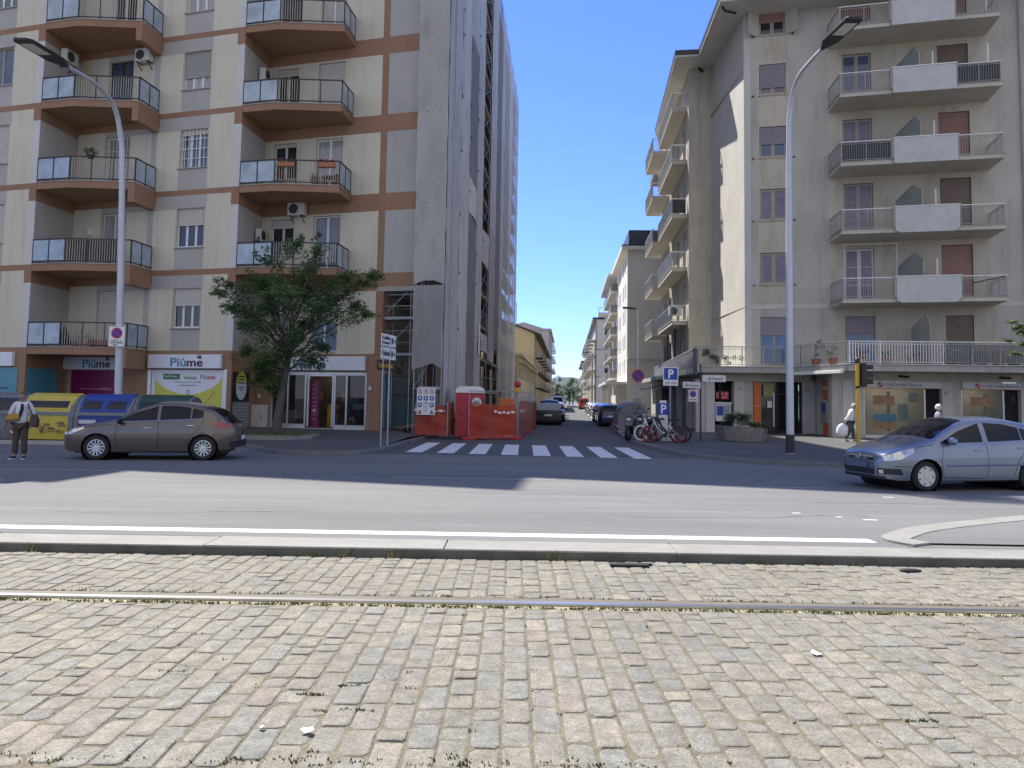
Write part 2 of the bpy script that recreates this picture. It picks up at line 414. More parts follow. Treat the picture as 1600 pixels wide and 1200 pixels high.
# cobbles: every block is its own bevelled solid, laid in columns across the track
def cobble_bed():
    b = B(); tone = []
    def stone(x0, x1, y0, y1):
        g = .0038
        x0 += g + RND.uniform(-.002, .003); x1 -= g + RND.uniform(-.002, .003); y0 += g; y1 -= g + RND.uniform(0, .004)
        if y1 - y0 < .05: return
        dz = RND.uniform(-.0045, .004); tx = RND.uniform(-.0025, .0025); ty = RND.uniform(-.003, .003)
        c = .009 + RND.random() * .006; k_ = .016 + RND.random() * .016
        v = []; lx = x1 - x0; ly = y1 - y0; k_ = min(k_, lx * .3, ly * .3)
        ring = [(x0 + k_, y0), (x1 - k_, y0), (x1, y0 + k_), (x1, y1 - k_), (x1 - k_, y1), (x0 + k_, y1), (x0, y1 - k_), (x0, y0 + k_)]
        ring = [(a + RND.uniform(-.003, .003), b_ + RND.uniform(-.004, .004)) for a, b_ in ring]
        mx_, my_ = (x0 + x1) / 2, (y0 + y1) / 2
        for ins, z in ((0, -.2), (0, -.113), (c * .5, -.1035), (c * 1.4, -.1)):
            for a, b_ in ring:
                X = a + (ins if a < mx_ else -ins); Y = b_ + (ins if b_ < my_ else -ins)
                v.append((X, Y, z + (dz + tx * (a - mx_) / lx * 2 + ty * (b_ - my_) / ly * 2 if z > -.15 else 0)))
        f = [tuple(range(24, 32))]
        for k in range(3):
            for i in range(8): f.append((k * 8 + i, k * 8 + (i + 1) % 8, k * 8 + 8 + (i + 1) % 8, k * 8 + 8 + i))
        b.add(v, f)
        t = RND.random(); tone.extend([t] * len(f))
    x = -10.
    while x < 10:
        w_ = .168 + RND.uniform(-.006, .008)
        for ya, yb in ((1.2, 3.52), (3.88, 6.86), (7.22, 8.92)):
            y = ya - RND.random() * .15
            first = True
            while y < yb:
                l = RND.choice((.16, .2, .26, .3, .32, .34, .36, .38)) * RND.uniform(.95, 1.05)
                y2 = min(y + l, yb)
                if yb - y2 < .07: y2 = yb
                if y2 > ya + .05: stone(x, x + w_, max(y, ya), y2)
                y = y2
        x += w_
    o = b.build('cobbled_track_bed', M['cobble'])
    a = o.data.attributes.new('tone', 'FLOAT', 'FACE')
    # validate() may not drop faces here, lengths agree
    a.data.foreach_set('value', tone[:len(o.data.polygons)])
    return tag(o, kind='structure')
m = bpy.data.materials.new('cobble'); m.use_nodes = True
nt = m.node_tree; N = nt.nodes; L = nt.links; p = N['Principled BSDF']; p.inputs['Roughness'].default_value = .85
at = N.new('ShaderNodeAttribute'); at.attribute_name = 'tone'
rp = N.new('ShaderNodeValToRGB'); cr = rp.color_ramp; cr.interpolation = 'LINEAR'
cols = [(0, (.215, .20, .16)), (.16, (.235, .208, .162)), (.32, (.198, .194, .164)), (.48, (.25, .222, .165)), (.62, (.215, .207, .17)), (.78, (.238, .206, .165)), (.9, (.218, .213, .178)), (1, (.265, .236, .178))]
cr.elements[0].position = 0; cr.elements[0].color = (*cols[0][1], 1); cr.elements[1].position = 1; cr.elements[1].color = (*cols[-1][1], 1)
for ps, c in cols[1:-1]:
    e = cr.elements.new(ps); e.color = (*c, 1)
L.new(at.outputs['Fac'], rp.inputs['Fac'])
tc = N.new('ShaderNodeTexCoord')
def noise(scale, det=4, vec=None):
    n = N.new('ShaderNodeTexNoise'); n.inputs['Scale'].default_value = scale; n.inputs['Detail'].default_value = det
    L.new(vec or tc.outputs['Object'], n.inputs['Vector']); return n
def scale_by(col, fac, a, b_, lo=.3, hi=.7):
    r = N.new('ShaderNodeMapRange'); r.inputs[1].default_value = lo; r.inputs[2].default_value = hi; r.inputs[3].default_value = a; r.inputs[4].default_value = b_
    L.new(fac, r.inputs[0]); v = N.new('ShaderNodeVectorMath'); v.operation = 'SCALE'
    L.new(col, v.inputs[0]); L.new(r.outputs[0], v.inputs['Scale']); return v.outputs[0]
o1 = scale_by(rp.outputs['Color'], noise(140, 4).outputs['Fac'], .58, 1.36)
o1 = scale_by(o1, noise(45, 4).outputs['Fac'], .8, 1.18)
o1 = scale_by(o1, noise(9, 5).outputs['Fac'], .76, 1.18)
o1 = scale_by(o1, noise(.6, 4).outputs['Fac'], .86, 1.1)
# pale aggregate chips in the blocks
vo = N.new('ShaderNodeTexVoronoi'); vo.inputs['Scale'].default_value = 150; L.new(tc.outputs['Object'], vo.inputs['Vector'])
r5 = N.new('ShaderNodeValToRGB'); r5.color_ramp.elements[0].position = .06; r5.color_ramp.elements[0].color = (1, 1, 1, 1); r5.color_ramp.elements[1].position = .16; r5.color_ramp.elements[1].color = (0, 0, 0, 1)
L.new(vo.outputs['Distance'], r5.inputs['Fac'])
g5 = N.new('ShaderNodeMath'); g5.operation = 'GREATER_THAN'; g5.inputs[1].default_value = .62
sp = N.new('ShaderNodeSeparateColor'); L.new(vo.outputs['Color'], sp.inputs[0]); L.new(sp.outputs[0], g5.inputs[0])
mm = N.new('ShaderNodeMath'); mm.operation = 'MULTIPLY'; L.new(r5.outputs['Color'], mm.inputs[0]); L.new(g5.outputs[0], mm.inputs[1])
mx = N.new('ShaderNodeMix'); mx.data_type = 'RGBA'; L.new(mm.outputs[0], mx.inputs[0]); L.new(o1, mx.inputs[6]); mx.inputs[7].default_value = (.62, .60, .55, 1)
L.new(mx.outputs[2], p.inputs['Base Color'])
bp = N.new('ShaderNodeBump'); bp.inputs['Strength'].default_value = .8; bp.inputs['Distance'].default_value = .008
L.new(noise(70, 6).outputs['Fac'], bp.inputs['Height']); L.new(bp.outputs['Normal'], p.inputs['Normal'])
M['cobble'] = m
cobble_bed()
sheet('track_subsoil', [(-40, -6), (40, -6), (40, 8.94), (-40, 8.94)], -.1075, M['soil'])

# grooved rails
M['railshine'] = mat('polished_rail', (.46, .46, .47), .36, var=.08, metal=1, scale=6, stretch=(.1, 6, 1))
M['railrust'] = mat('rail_flank', (.15, .125, .09), .75, var=.2, metal=.0, scale=4, stretch=(.2, 4, 1), fine=.1)
M['mortar'] = mat('rail_mortar', (.34, .30, .19), .95, var=.2, scale=3, bump=.5, bscale=60, fine=.2, dirt=(.17, .16, .06), dirtscale=(1.2, 1.2, 1), dirtamt=.7)
for yr in (7.02, 3.68):
    b = B()
    for x0 in range(-40, 40, 8):
        b.box(x0, x0 + 7.998, yr - .045, yr + .03, -.3, -.086, 0)          # running head
        b.box(x0, x0 + 7.998, yr + .03, yr + .065, -.3, -.125, 2)          # groove floor
        b.box(x0, x0 + 7.998, yr + .065, yr + .165, -.3, -.096, 1)         # guard lip
        b.box(x0, x0 + 7.998, yr + .165, yr + .18, -.3, -.125, 2)
        b.box(x0, x0 + 7.998, yr - .145, yr - .047, -.3, -.107, 3)         # mortar strip
    tag(b.build('tram_rail', [M['railshine'], M['railrust'], M['black'], M['mortar']]), kind='structure')

# painted lines
b = B(); b.box(-60, 4.62, 9.79, 10.04, -.02, .004); tag(b.build('edge_line', M['paint']), kind='structure')
b = B()
b.box(-12.4, -8.2, 17.15, 17.22, -.02, .004); b.box(-2.5, 1.0, 16.75, 16.82, -.02, .004); b.box(3.3, 6.6, 16.0, 16.07, -.02, .004)
tag(b.build('lane_lines', M['faded']), kind='structure')
b = B()
for i in range(8):
    x = -3.32 + i * 1.01
    y0 = 24.55 - i * .17
    b.ext([(x, y0, .004), (x + .53, y0 - .02, .004), (x + .62, y0 + 5.35, .004), (x + .1, y0 + 5.4, .004)], (0, 0, -.03))
tag(b.build('crosswalk', M['paint']), kind='structure')
# worn scraps of old paint on the road
b = B()
for x, y, l in ((4.45, 12.3, .14), (7.0, 14.6, .2), (5.3, 11.7, .22), (5.0, 11.95, .1)):
    b.ext([(x, y, .003), (x + l, y - .03, .003), (x + l * 1.1, y + .03, .003), (x + .05, y + .05, .003)], (0, 0, -.02))
tag(b.build('worn_road_marks', M['paint']), kind='structure')

# traffic island at the right
def smooth_path(pts, n=6, closed=False):
    out = []; P = [Vector(p) for p in pts]; k = len(P)
    rng = range(k if closed else k - 1)
    for i in rng:
        p0 = P[(i - 1) % k] if closed or i > 0 else P[0]
        p1 = P[i]; p2 = P[(i + 1) % k]
        p3 = P[(i + 2) % k] if closed or i + 2 < k else P[-1]
        for j in range(n):
            t = j / n
            out.append(.5 * ((2 * p1) + (p2 - p0) * t + (2 * p0 - 5 * p1 + 4 * p2 - p3) * t * t + (3 * p1 - p0 - 3 * p2 + p3) * t ** 3))
    if not closed: out.append(P[-1])
    return out
def kerb_run(b, path, w_, z0, z1, seglen=1.0):
    """kerb of width w_ on the left of the path"""
    P = [Vector((p[0], p[1])) for p in path]; n = len(P); inn = []
    for i in range(n):
        d = (P[min(i + 1, n - 1)] - P[max(i - 1, 0)]).normalized(); inn.append(P[i] + Vector((-d.y, d.x)) * w_)
    for i in range(n - 1):
        d = (P[i + 1] - P[i]) * .004
        q = [P[i] + d, P[i + 1] - d, inn[i + 1] - d, inn[i] + d]
        b.prism([(a.x, a.y) for a in q], z0, z1)
    return [(a.x, a.y) for a in inn]
out = smooth_path([(24, 19.5), (12, 13.9), (8.12, 12.29), (5.9, 11.1), (5.1, 10.45), (4.78, 9.98), (4.95, 9.55)], 5)
b = B(); inn = kerb_run(b, out, .34, -.1, .03)
tag(b.build('island_kerb', M['stone'], bevel=.015), kind='structure')
sheet('island_asphalt', [(x, y) for x, y in inn] + [(24, 9.54)], .022, M['asphalt'])

# pavements: sloped sheet rising to the buildings, granite kerb in front
def pavement(name, edge, back, zk=.12, zb=.3):
    """edge: kerb line (x,y) left to right; back: matching far points"""
    b = B(); n = len(edge)
    for i in range(n - 1):
        b.poly([(*edge[i], zk), (*edge[i + 1], zk), (*back[i + 1], zb), (*back[i], zb)])
        b.poly([(*edge[i], -.2), (*edge[i + 1], -.2), (*edge[i + 1], zk), (*edge[i], zk)])
    return tag(b.build(name, M['pave']), kind='structure')
le = [(-80, 27.2), (-30, 27.2), (-10.6, 27.2)] + [(p.x, p.y) for p in smooth_path([(-9.6, 26.6), (-8.2, 24.6), (-7.3, 23.2), (-6.4, 22.55), (-5.2, 22.6), (-4.4, 23.2), (-4.02, 24.6), (-3.9, 28)], 4)] + [(-3.75, 30), (-3.3, 36), (3.2, 125), (8, 190)]
kb = B(); li = kerb_run(kb, le, .16, -.2, .125)
tag(kb.build('pavement_kerb', M['kerb'], bevel=.01), kind='structure')
def back_of(p):
    if p[1] > 31: return (-14 + .073 * (p[1] - 33), p[1] + .5)
    return (p[0] if p[0] < -10.5 else -9 + (p[0] + 9) * .72, 36)
def pz(x, y):                                                    # height of the left pavement
    return .12 + .18 * max(0, min(1, (y - 25.2) / 10.8))
b = B(); n = len(li)
rows = [0, .35, .7, 1]
for i in range(n - 1):
    for r0, r1 in zip(rows, rows[1:]):
        q = []
        for k, r in ((i, r0), (i + 1, r0), (i + 1, r1), (i, r1)):
            e = li[k]; c = back_of(le[k]); X = e[0] + (c[0] - e[0]) * r; Y = e[1] + (c[1] - e[1]) * r
            q.append((X, Y, .12 if Y > 60 else pz(X, Y) if e[1] < 31 else .12 + .15 * r))
        b.poly(q)
tag(b.build('pavement', M['pave']), kind='structure')
re_ = [(22, 200), (9.9, 95), (7.2, 58), (5.9, 44)] + [(p.x, p.y) for p in smooth_path([(5.3, 37.1), (4.95, 32.5), (5.1, 29.4), (5.25, 27.0), (5.75, 24.1), (6.6, 22.6), (7.6, 21.75), (9.2, 21.35)], 4)] + [(30, 20.9), (80, 20.6)]
kb = B(); ri = kerb_run(kb, re_, .16, -.2, .125)
tag(kb.build('pavement_kerb', M['kerb'], bevel=.01), kind='structure')
b = B()
for i in range(len(ri) - 1):
    def bk(p):
        if p[1] > 30: return (p[0] + 6, p[1] + 3)
        return (12 + (p[0] - 5) * 1.0, 44) if p[0] < 12 else (p[0] + 7, 44)
    c0, c1 = bk(re_[i]), bk(re_[i + 1])
    b.poly([(*ri[i], .12), (*ri[i + 1], .12), (*c1, .16), (*c0, .16)])
tag(b.build('pavement', M['pave']), kind='structure')
# drain covers and oil-dark patch repairs
b = B(); b.lathe([(.28, .005), (.001, .0051)], Matrix.Translation((8.6, 17.8, 0)), 24)
b.lathe([(.28, .125), (.001, .1251)], Matrix.Translation((7.6, 25.4, .003)), 24)
tag(b.build('manhole_covers', M['railrust']), kind='structure')
# side street carriageway, patch repairs and tarred cracks
sheet('side_street', [(-4.3, 23.6), (5.6, 23.6), (5.7, 31), (9.6, 95), (24, 290), (10, 290), (3.2, 125), (-3.4, 36), (-3.9, 28)], .002, M['street'])
b = B(); r = random.Random(12)
for x, y, n_ in ((-6.5, 11.2, 16), (-1.2, 14.2, 14), (1.8, 11.6, 18), (5.2, 13.6, 12), (-3.4, 18.6, 18), (2.2, 19.2, 14)):
    p = Vector((x, y, 0)); a = r.uniform(-.3, .3)
    for _ in range(n_):
        a += r.uniform(-.45, .45); a *= .8; q = p + Vector((math.cos(a) * .22, math.sin(a) * .16, 0)); w_ = r.uniform(.004, .009); nrm = Vector((-math.sin(a), math.cos(a), 0)) * w_
        b.poly([(*(p - nrm).xy, .0035), (*(q - nrm).xy, .0035), (*(q + nrm).xy, .0035), (*(p + nrm).xy, .0035)]); p = q
tag(b.build('tarred_cracks', M['black']), kind='structure')
# weeds in the joints, one mass of blades
b = B()
def tuft(x, y, z, n, h, sp):
    for _ in range(n):
        a = RND.random() * 6.28; r = RND.random() * sp; X = x + r * math.cos(a); Y = y + r * math.sin(a) * .5
        hh = h * RND.uniform(.4, 1); la = RND.random() * 6.28; lx = math.cos(la) * hh * .5; ly = math.sin(la) * hh * .5; w_ = .003 + .004 * RND.random()
        b.add([(X - w_, Y, z), (X + w_, Y, z), (X + lx * .5 + w_ * .7, Y + ly * .5, z + hh * .65), (X + lx * .5 - w_ * .7, Y + ly * .5, z + hh * .65), (X + lx, Y + ly, z + hh)],
              [(0, 1, 2, 3), (3, 2, 4)], RND.choice((0, 0, 1)))
for _ in range(520): tuft(RND.uniform(-6, 6), 6.9 + RND.uniform(-.03, .02), -.107, 5, .024, .05)
for _ in range(160): tuft(RND.uniform(-6, 6), 7.22 + RND.uniform(-.02, .03), -.11, 4, .03, .05)
for _ in range(130): tuft(RND.uniform(-4, 4), 3.93 + abs(RND.gauss(0, .07)), -.108, 6, .022, .06)
for _ in range(26): tuft(RND.uniform(-7, 7), 8.9 + RND.uniform(-.02, .02), -.11, 6, .06, .06)
for x, n_ in ((-1.85, 22), (-1.3, 26), (.55, 26), (-5.4, 14), (2.9, 8)): tuft(x, 8.88, -.11, n_ // 2, .16, .1)
for _ in range(150): tuft(RND.uniform(-6, 6), RND.uniform(4.2, 8.8), -.115, 5, .03, .05)
for x, y in ((-1.2, 4.85), (-1.05, 4.6), (-1.0, 5.0), (-.85, 4.62), (2.4, 4.6), (-2.2, 5.2)):
    for _ in range(12): tuft(x + RND.uniform(-.09, .09), y + RND.uniform(-.01, .01), -.112, 7, .025, .03)
tag(b.build('joint_weeds', [M['grass'], M['drygrass']]), 'tufts of dry and green weeds in the cobble joints', 'weeds', kind='stuff')
# ------------------------------------------------------------------ windows, doors, railings shared by the buildings
def window(par, F, u0, u1, z0, z1, d=.2, glass='glass', n=2, shut=0., smat='shutter', fmat='white', grille=False, sill=True, bars=0, sillm='concrete', t=.055):
    """n-leaf window set back by d in its opening; shut = share of the height behind the roller shutter"""
    b = B(F)
    for i in range(n):
        a = u0 + (u1 - u0) * i / n; c = u0 + (u1 - u0) * (i + 1) / n
        b.box(a + .004, a + t, d - .06, d, z0, z1); b.box(c - t, c - .004, d - .06, d, z0, z1)
        b.box(a + t, c - t, d - .06, d, z0, z0 + t * 1.3); b.box(a + t, c - t, d - .06, d, z1 - t, z1)
        for k in range(bars):
            zz = z0 + (z1 - z0) * (k + 1) / (bars + 1)
            b.box(a + t, c - t, d - .05, d - .01, zz - .015, zz + .015)
    if grille:
        for k in range(1, 7): b.box(u0 + (u1 - u0) * k / 7 - .012, u0 + (u1 - u0) * k / 7 + .012, d - .14, d - .12, z0, z1)
        for k in range(1, 4): b.box(u0, u1, d - .145, d - .115, z0 + (z1 - z0) * k / 4 - .012, z0 + (z1 - z0) * k / 4 + .012)
    f = b.build('window', M[fmat], par)
    g = B(F); g.box(u0 + .01, u1 - .01, d - .035, d - .02, z0 + .01, z1 - .01)
    g.build('pane', M[glass], f)
    if shut > 0:
        s = B(F); zs = z1 - (z1 - z0) * shut
        k = zs
        while k < z1 - .01:
            s.add([(u0 + .012, d - .10, k), (u1 - .012, d - .10, k), (u1 - .012, d - .085, min(k + .05, z1)), (u0 + .012, d - .085, min(k + .05, z1))], [(0, 1, 2, 3)]); k += .05
        s.box(u0 + .012, u1 - .012, d - .11, d - .07, zs - .03, zs + .005)
        s.box(u0 + .004, u1 - .004, d - .082, d - .064, zs, z1 - .003)
        s.build('roller_shutter', M[smat], f)
    if sill:
        s = B(F); s.box(u0 - .07, u1 + .07, -.07, d - .05, z0 - .05, z0 - .003); s.build('sill', M[sillm], f)
    return f

def sign_letters(b, x, z, w, h, y, mats=(0, 1, 1)):
    """two-colour shop lettering with a small crown over its end"""
    b.text('Più', x, z, w * .47, h * .98, y, .022, mats[0])
    b.text('me', x + w * .49, z, w * .47, h * .66, y, .022, mats[1])
    cx = x + w * .85; cz = z + h * .86; r = h * .46
    for k in range(5):
        a = -.35 + k * .42 - .5
        dx = math.sin(a); dz = math.cos(a)
        b.ext([(cx + dx * r * .35 - dz * .03 * h, y, cz + dz * r * .35 + dx * .03 * h), (cx + dx * r * .35 + dz * .06 * h, y, cz + dz * r * .35 - dx * .06 * h), (cx + dx * r * 1.25, y, cz + dz * r * 1.25)], (0, -.01, 0), mats[2])
    b.ext([(cx - r * .35, y, cz), (cx + r * .7, y, cz + r * .05), (cx + r * .6, y, cz + r * .28), (cx - r * .4, y, cz + r * .3)], (0, -.008, 0), mats[2])

# ------------------------------------------------------------------ left apartment block with the saw-tooth front
DL = Vector((.9603, -.279)); DRT = Vector((.104, .9946))
A0 = Vector((-12.03, 33.05)); PER = Vector((-8.85, 0)); R0_ = Vector((.26, 2.5))
LB = thing('apartment_building', 'tall cream, grey and brown apartment block with saw-tooth front and corner shop', 'building', (-12, 36, .3))
ZK = [3.62 + 3.6 * k for k in range(8)]
TOP = 30.4
LM = [M['cream'], M['grey'], M['palegrey'], M['brown'], M['darkin']]
ENDC = Vector((-4.32, 33.38)); SDIR = Vector((.073, .9973))
for bay in (0, 1, 2, -1):
    Rv = A0 + R0_ + PER * (2 - bay); F = FR(Rv, DL); A = Rv - R0_
    L_ = 7.76 if bay == 2 else 8.945
    for k, zk in enumerate(ZK[:7]):
        zt = zk + 3.6
        rects = []; holes = []
        if bay < 2:
            rects += [(0, L_, zk, zt, 0), (1.56, 3.0, zk, zt, 1), (1.56, 7.3, zk + 2.72, zt, 1), (4.18, 4.49, zk, zt, 1), (5.72, 7.25, zk, zt, 1), (8.6, L_, zk, zt, 2),
                      (0, L_, zt - .26, zt, 3), (8.55, L_, zt - .8, zt, 3), (0, 4.6, zt - .62, zt, 3)]
            holes = [(5.76, 7.2, zk + 1.0, zk + 2.76), (1.6, 2.98, zk + .12, zk + 2.74)]
        else:
            rects += [(0, 5.94, zk, zt, 0), (6.27, L_, zk, zt, 1), (5.94, 6.27, zk, zt, 3), (0, L_, zt - .8, zt, 3)]
            holes = [(.45, 1.66, zk + .95, zk + 2.66), (2.68, 4.06, zk + .1, zk + 2.72)]
            if k == 0: rects += [(6.27, L_, zk, zt - .8, None)]
        if k >= 5 or bay < 0: holes = []
        b = B(F); wall(b, rects, holes, .24, 0)
        b.build('front_wall', LM, LB)
        # return wall at the step
        b = B(FR(A, DRT)); wall(b, [(0, 2.513, zk, zt, 1), (0, .02, zk, zt, 2), (0, 2.513, zt - .8, zt, 3)]); b.build('return_wall', LM, LB)
# dark core behind the openings, roof and parapet
def saw(inset, x0=-39, top=True):
    pts = []
    for i in (3, 2, 1, 0):
        Av = A0 + PER * i; Rv = Av + R0_
        pts += [(Av.x - inset * .3, Av.y + inset), (Rv.x - inset, Rv.y + inset)]
    return pts
E2 = ENDC + SDIR * 44
core = saw(.3)
cz1 = core + [(ENDC.x - .27, ENDC.y + .4), (E2.x - .27, E2.y - .3), (-40, E2.y - .3)]
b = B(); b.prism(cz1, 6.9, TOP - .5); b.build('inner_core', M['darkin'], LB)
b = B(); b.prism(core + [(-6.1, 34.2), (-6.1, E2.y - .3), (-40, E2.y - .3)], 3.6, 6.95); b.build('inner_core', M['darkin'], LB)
roofp = saw(0) + [(ENDC.x, ENDC.y), (E2.x, E2.y), (-40, E2.y)]
b = B(); b.prism([(x - .02, y - .25) for x, y in roofp[:-2]] + roofp[-2:], TOP - .25, TOP); b.build('roof', M['concrete'], LB)
b = B(); b.prism([(-12, 40), (-4.0, 40), (-2.5, 60), (-12, 60)], TOP, 38); b.build('added_shade_tower', M['cream'], LB)  # unseen tower added on the roof to cast shade on the right pavement
b = B(); b.prism(roofp, 28.9, TOP - .26); b.build('parapet', M['cream'], LB)
# wall along the side street, with window openings behind the scaffold
b = B(FR(ENDC, SDIR))
hs = [(u, u + 1.3, zk + 1, zk + 2.7) for u in (3, 8, 13, 18, 24, 30, 36) for zk in ZK[1:7]]
wall(b, [(0, 44, 6.42, TOP, 0)] + [(0, 44, zk - .5, zk + .1, 3) for zk in ZK[1:]], hs, .24, 0)
b.build('street_wall', LM, LB)
b = B(); b.poly([(E2.x - .001, E2.y, 6.4), (E2.x - 12, E2.y, 6.4), (E2.x - 12, E2.y, TOP - .3), (E2.x - .001, E2.y, TOP - .3)]); b.build('end_wall', M['cream'], LB)
for u, u1, z0, z1 in hs[::1]:
    pass
b = B(); b.prism([(-6.1, 33.9), (ENDC.x, ENDC.y), (ENDC.x + .073 * 44, ENDC.y + 44), (-6.1 + 3.2, ENDC.y + 44)], 6.40, 6.6); b.build('portico_ceiling', M['concrete'], LB)
for u in (5.5, 12, 19, 26, 33, 40):
    p_ = ENDC + SDIR * u; b = B(FR(p_, SDIR)); b.box(0, .5, .02, .5, .1, 6.4); b.build('portico_pillar', M['brown'], LB)
# windows and balcony doors
LW = {  # (bay, storey): window kwargs, door kwargs
    (1, 0): (dict(shut=.42, glass='glass', n=3), dict(shut=1, n=1)), (1, 1): (dict(shut=.42, glass='glass', n=3), dict(glass='curtain', fmat='offwhite')),
    (1, 2): (dict(grille=True, glass='glassblue', n=3, shut=.12), dict(grille=True, glass='curtain')), (1, 3): (dict(shut=.66, smat='greyshutter', glass='curtain', n=3), dict(glass='glassblue', fmat='darkmetal')),
    (1, 4): (dict(glass='curtain', n=3, shut=.12, fmat='white'), dict(glass='glass')),
    (0, 0): (dict(shut=.7), dict()), (0, 1): (dict(shut=1), dict()), (0, 2): (dict(shut=1, smat='shutter'), dict()), (0, 3): (dict(glass='glassblue', n=2, fmat='woodframe'), dict()), (0, 4): (dict(glass='glassblue', n=3), dict()),
    (2, 0): (dict(glass='curtain'), dict(shut=.5)), (2, 1): (dict(shut=.22, glass='glass'), dict(glass='glassblue')), (2, 2): (dict(glass='glass', shut=.08), dict(glass='curtain')),
    (2, 3): (dict(shut=.18, glass='glass'), dict(shut=1, n=1)), (2, 4): (dict(glass='glass', fmat='offwhite'), dict(glass='curtain'))}
for (bay, k), (wk, dk) in LW.items():
    F = FR(A0 + R0_ + PER * (2 - bay), DL); zk = ZK[k]
    if bay < 2:
        window(LB, F, 5.77, 7.19, zk + 1.0, zk + 2.75, **wk)
        if bay == 1: window(LB, F, 1.61, 2.97, zk + .12, zk + 2.73, sill=False, **dk)
    else:
        window(LB, F, .46, 1.65, zk + .95, zk + 2.65, **wk)
        window(LB, F, 2.69, 4.05, zk + .1, zk + 2.71, sill=False, **dk)

def balcony(par, A, zk, deep=False, screen=None, bars='railbar'):
    P = [A + Vector(p) for p in ((.02, -.02), (1.65, -.42), (4.43, -.3), (4.63, 1.22))]
    Rv = A + R0_
    b = B()
    out = [(p.x, p.y) for p in P] + [(Rv.x - .02, Rv.y + .02)]
    b.prism(out, zk - .3, zk, 0)
    c = (P[1] + P[2]) / 2
    b.prism([(p.x + (p.x - c.x) * .008, p.y - .03) for p in P[:3]] + [(P[3].x + .03, P[3].y), (Rv.x - .03, Rv.y + .03)], zk + .002, zk + .035, 1)
    if deep:   # deep edge beam at the right end
        q = [P[2] + Vector((-.28, .0)), P[2] + Vector((-.004, .0)), P[3] + Vector((-.004, 0)), P[3] + Vector((-.28, .1))]
        b.prism([(p.x, p.y) for p in q], zk - .85, zk - .302, 0)
    o = b.build('balcony', [M['brown'], M['concrete']], par)
    z0, z1 = zk + .1, zk + 1.1
    def rail(pa, pb, kind):
        d = (pb - pa); L_ = d.length; F = FR((pa.x, pa.y, 0), d)
        b = B(F)
        b.box(0, L_, -.025, .025, z1 - .05, z1); b.box(0, L_, -.02, .02, z0, z0 + .035)
        n = max(1, round(L_ / .85)) if kind == 'glass' else 3
        for i in range(n + 1):
            u = L_ * i / n; b.box(max(0, u - .02), min(L_, u + .02) + .001, -.022, .022, zk + .035, z1 - .05)
        b.build('railing_frame', M['darkmetal'], o)
        if kind == 'glass':
            for i in range(n):
                g = B(F); g.box(L_ * i / n + .03, L_ * (i + 1) / n - .03, -.006, .006, z0 + .05, z1 - .07); g.build('glass_panel', M['frost'], o)
        else:
            g = B(F); u = .1
            while u < L_ - .05:
                g.box(u - .011, u + .011, -.012, .012, z0 + .035, z1 - .05); u += .105
            g.build('railing_bars', M[bars], o)
            if screen:
                g = B(F); g.box(screen[0] * L_, screen[1] * L_, .03, .04, z0, z1 - .06); g.build('privacy_screen', M[screen[2]], o)
    rail(P[0], P[1], 'glass'); rail(P[1], P[2], 'bars'); rail(P[2], P[3] + Vector((-.03, -.03)), 'glass')
    return o
scr = {(1, 1): (.02, .85, 'screen'), (1, 0): None, (2, 1): (.0, .12, 'screen'), (2, 4): (.02, .34, 'screen')}
for k in range(5):
    balcony(LB, A0 + PER, ZK[k], True, scr.get((1, k)))
for k in range(1, 5):
    balcony(LB, A0, ZK[k], False, scr.get((2, k)))

# ground floor: brown base, posters, shop front
F1 = FR(A0 + R0_ + PER, DL); F2 = FR(A0 + R0_, DL); F0 = FR(A0 + R0_ + PER * 2, DL); Fm = FR(A0 + R0_ + PER * 3, DL)
zb = .05
for F, hs, L_ in ((F0, [], 8.945), (Fm, [], 8.945), (F1, [(4.75, 8.62, .25, 2.8)], 8.945)):
    b = B(F); wall(b, [(0, L_, zb, 3.62, 3)], hs, .18, 3); b.build('ground_floor_wall', LM, LB)
b = B(F2); wall(b, [(0, 6.3, zb, 3.62, 3)], [(.78, 5.6, .3, 2.82)], .18, 3); b.box(6.02, 6.3, .001, .4, zb, 6.42, 3); b.box(5.94, 6.27, -.03, .25, zb, 3.6, 3); b.build('ground_floor_wall', LM, LB)
b = B(F2); b.box(5.96, 6.25, -.02, .2, 3.63, 6.41); b.build('corner_pillar', M['brown'], LB)
for i in (0, 1, 2):
    b = B(FR(A0 + PER * i, DRT)); wall(b, [(0, 2.513, zb, 3.62, 3)]); b.build('ground_floor_wall', LM, LB)
# posters
b = B(F0); b.box(6.0, 8.55, -.03, -.003, .3, 2.74); b.text('beauty', 7.2, 1.78, .9, .16, -.031, .01, 1); b.build('window_film', [M['teal'], M['lettpurple']], LB)
b = B(FR(A0 + PER, DRT)); b.box(.1, 2.0, -.03, -.003, .3, 2.73); b.build('window_film', M['teal'], LB)
b = B(F1); b.box(.42, 2.92, -.03, -.003, .3, 2.72, 0); b.box(.18, .34, -.02, -.003, .3, 2.7, 2)
b.text('Più conveniente, sempre', .9, 1.84, 1.2, .09, -.031, 0, 1); b.text('bellezza', 2.12, 1.83, .6, .15, -.031, .01, 1); b.build('window_film', [M['maroon'], mat('pale_letter', (.45, .3, .36), .5, var=0), M['concrete']], LB)
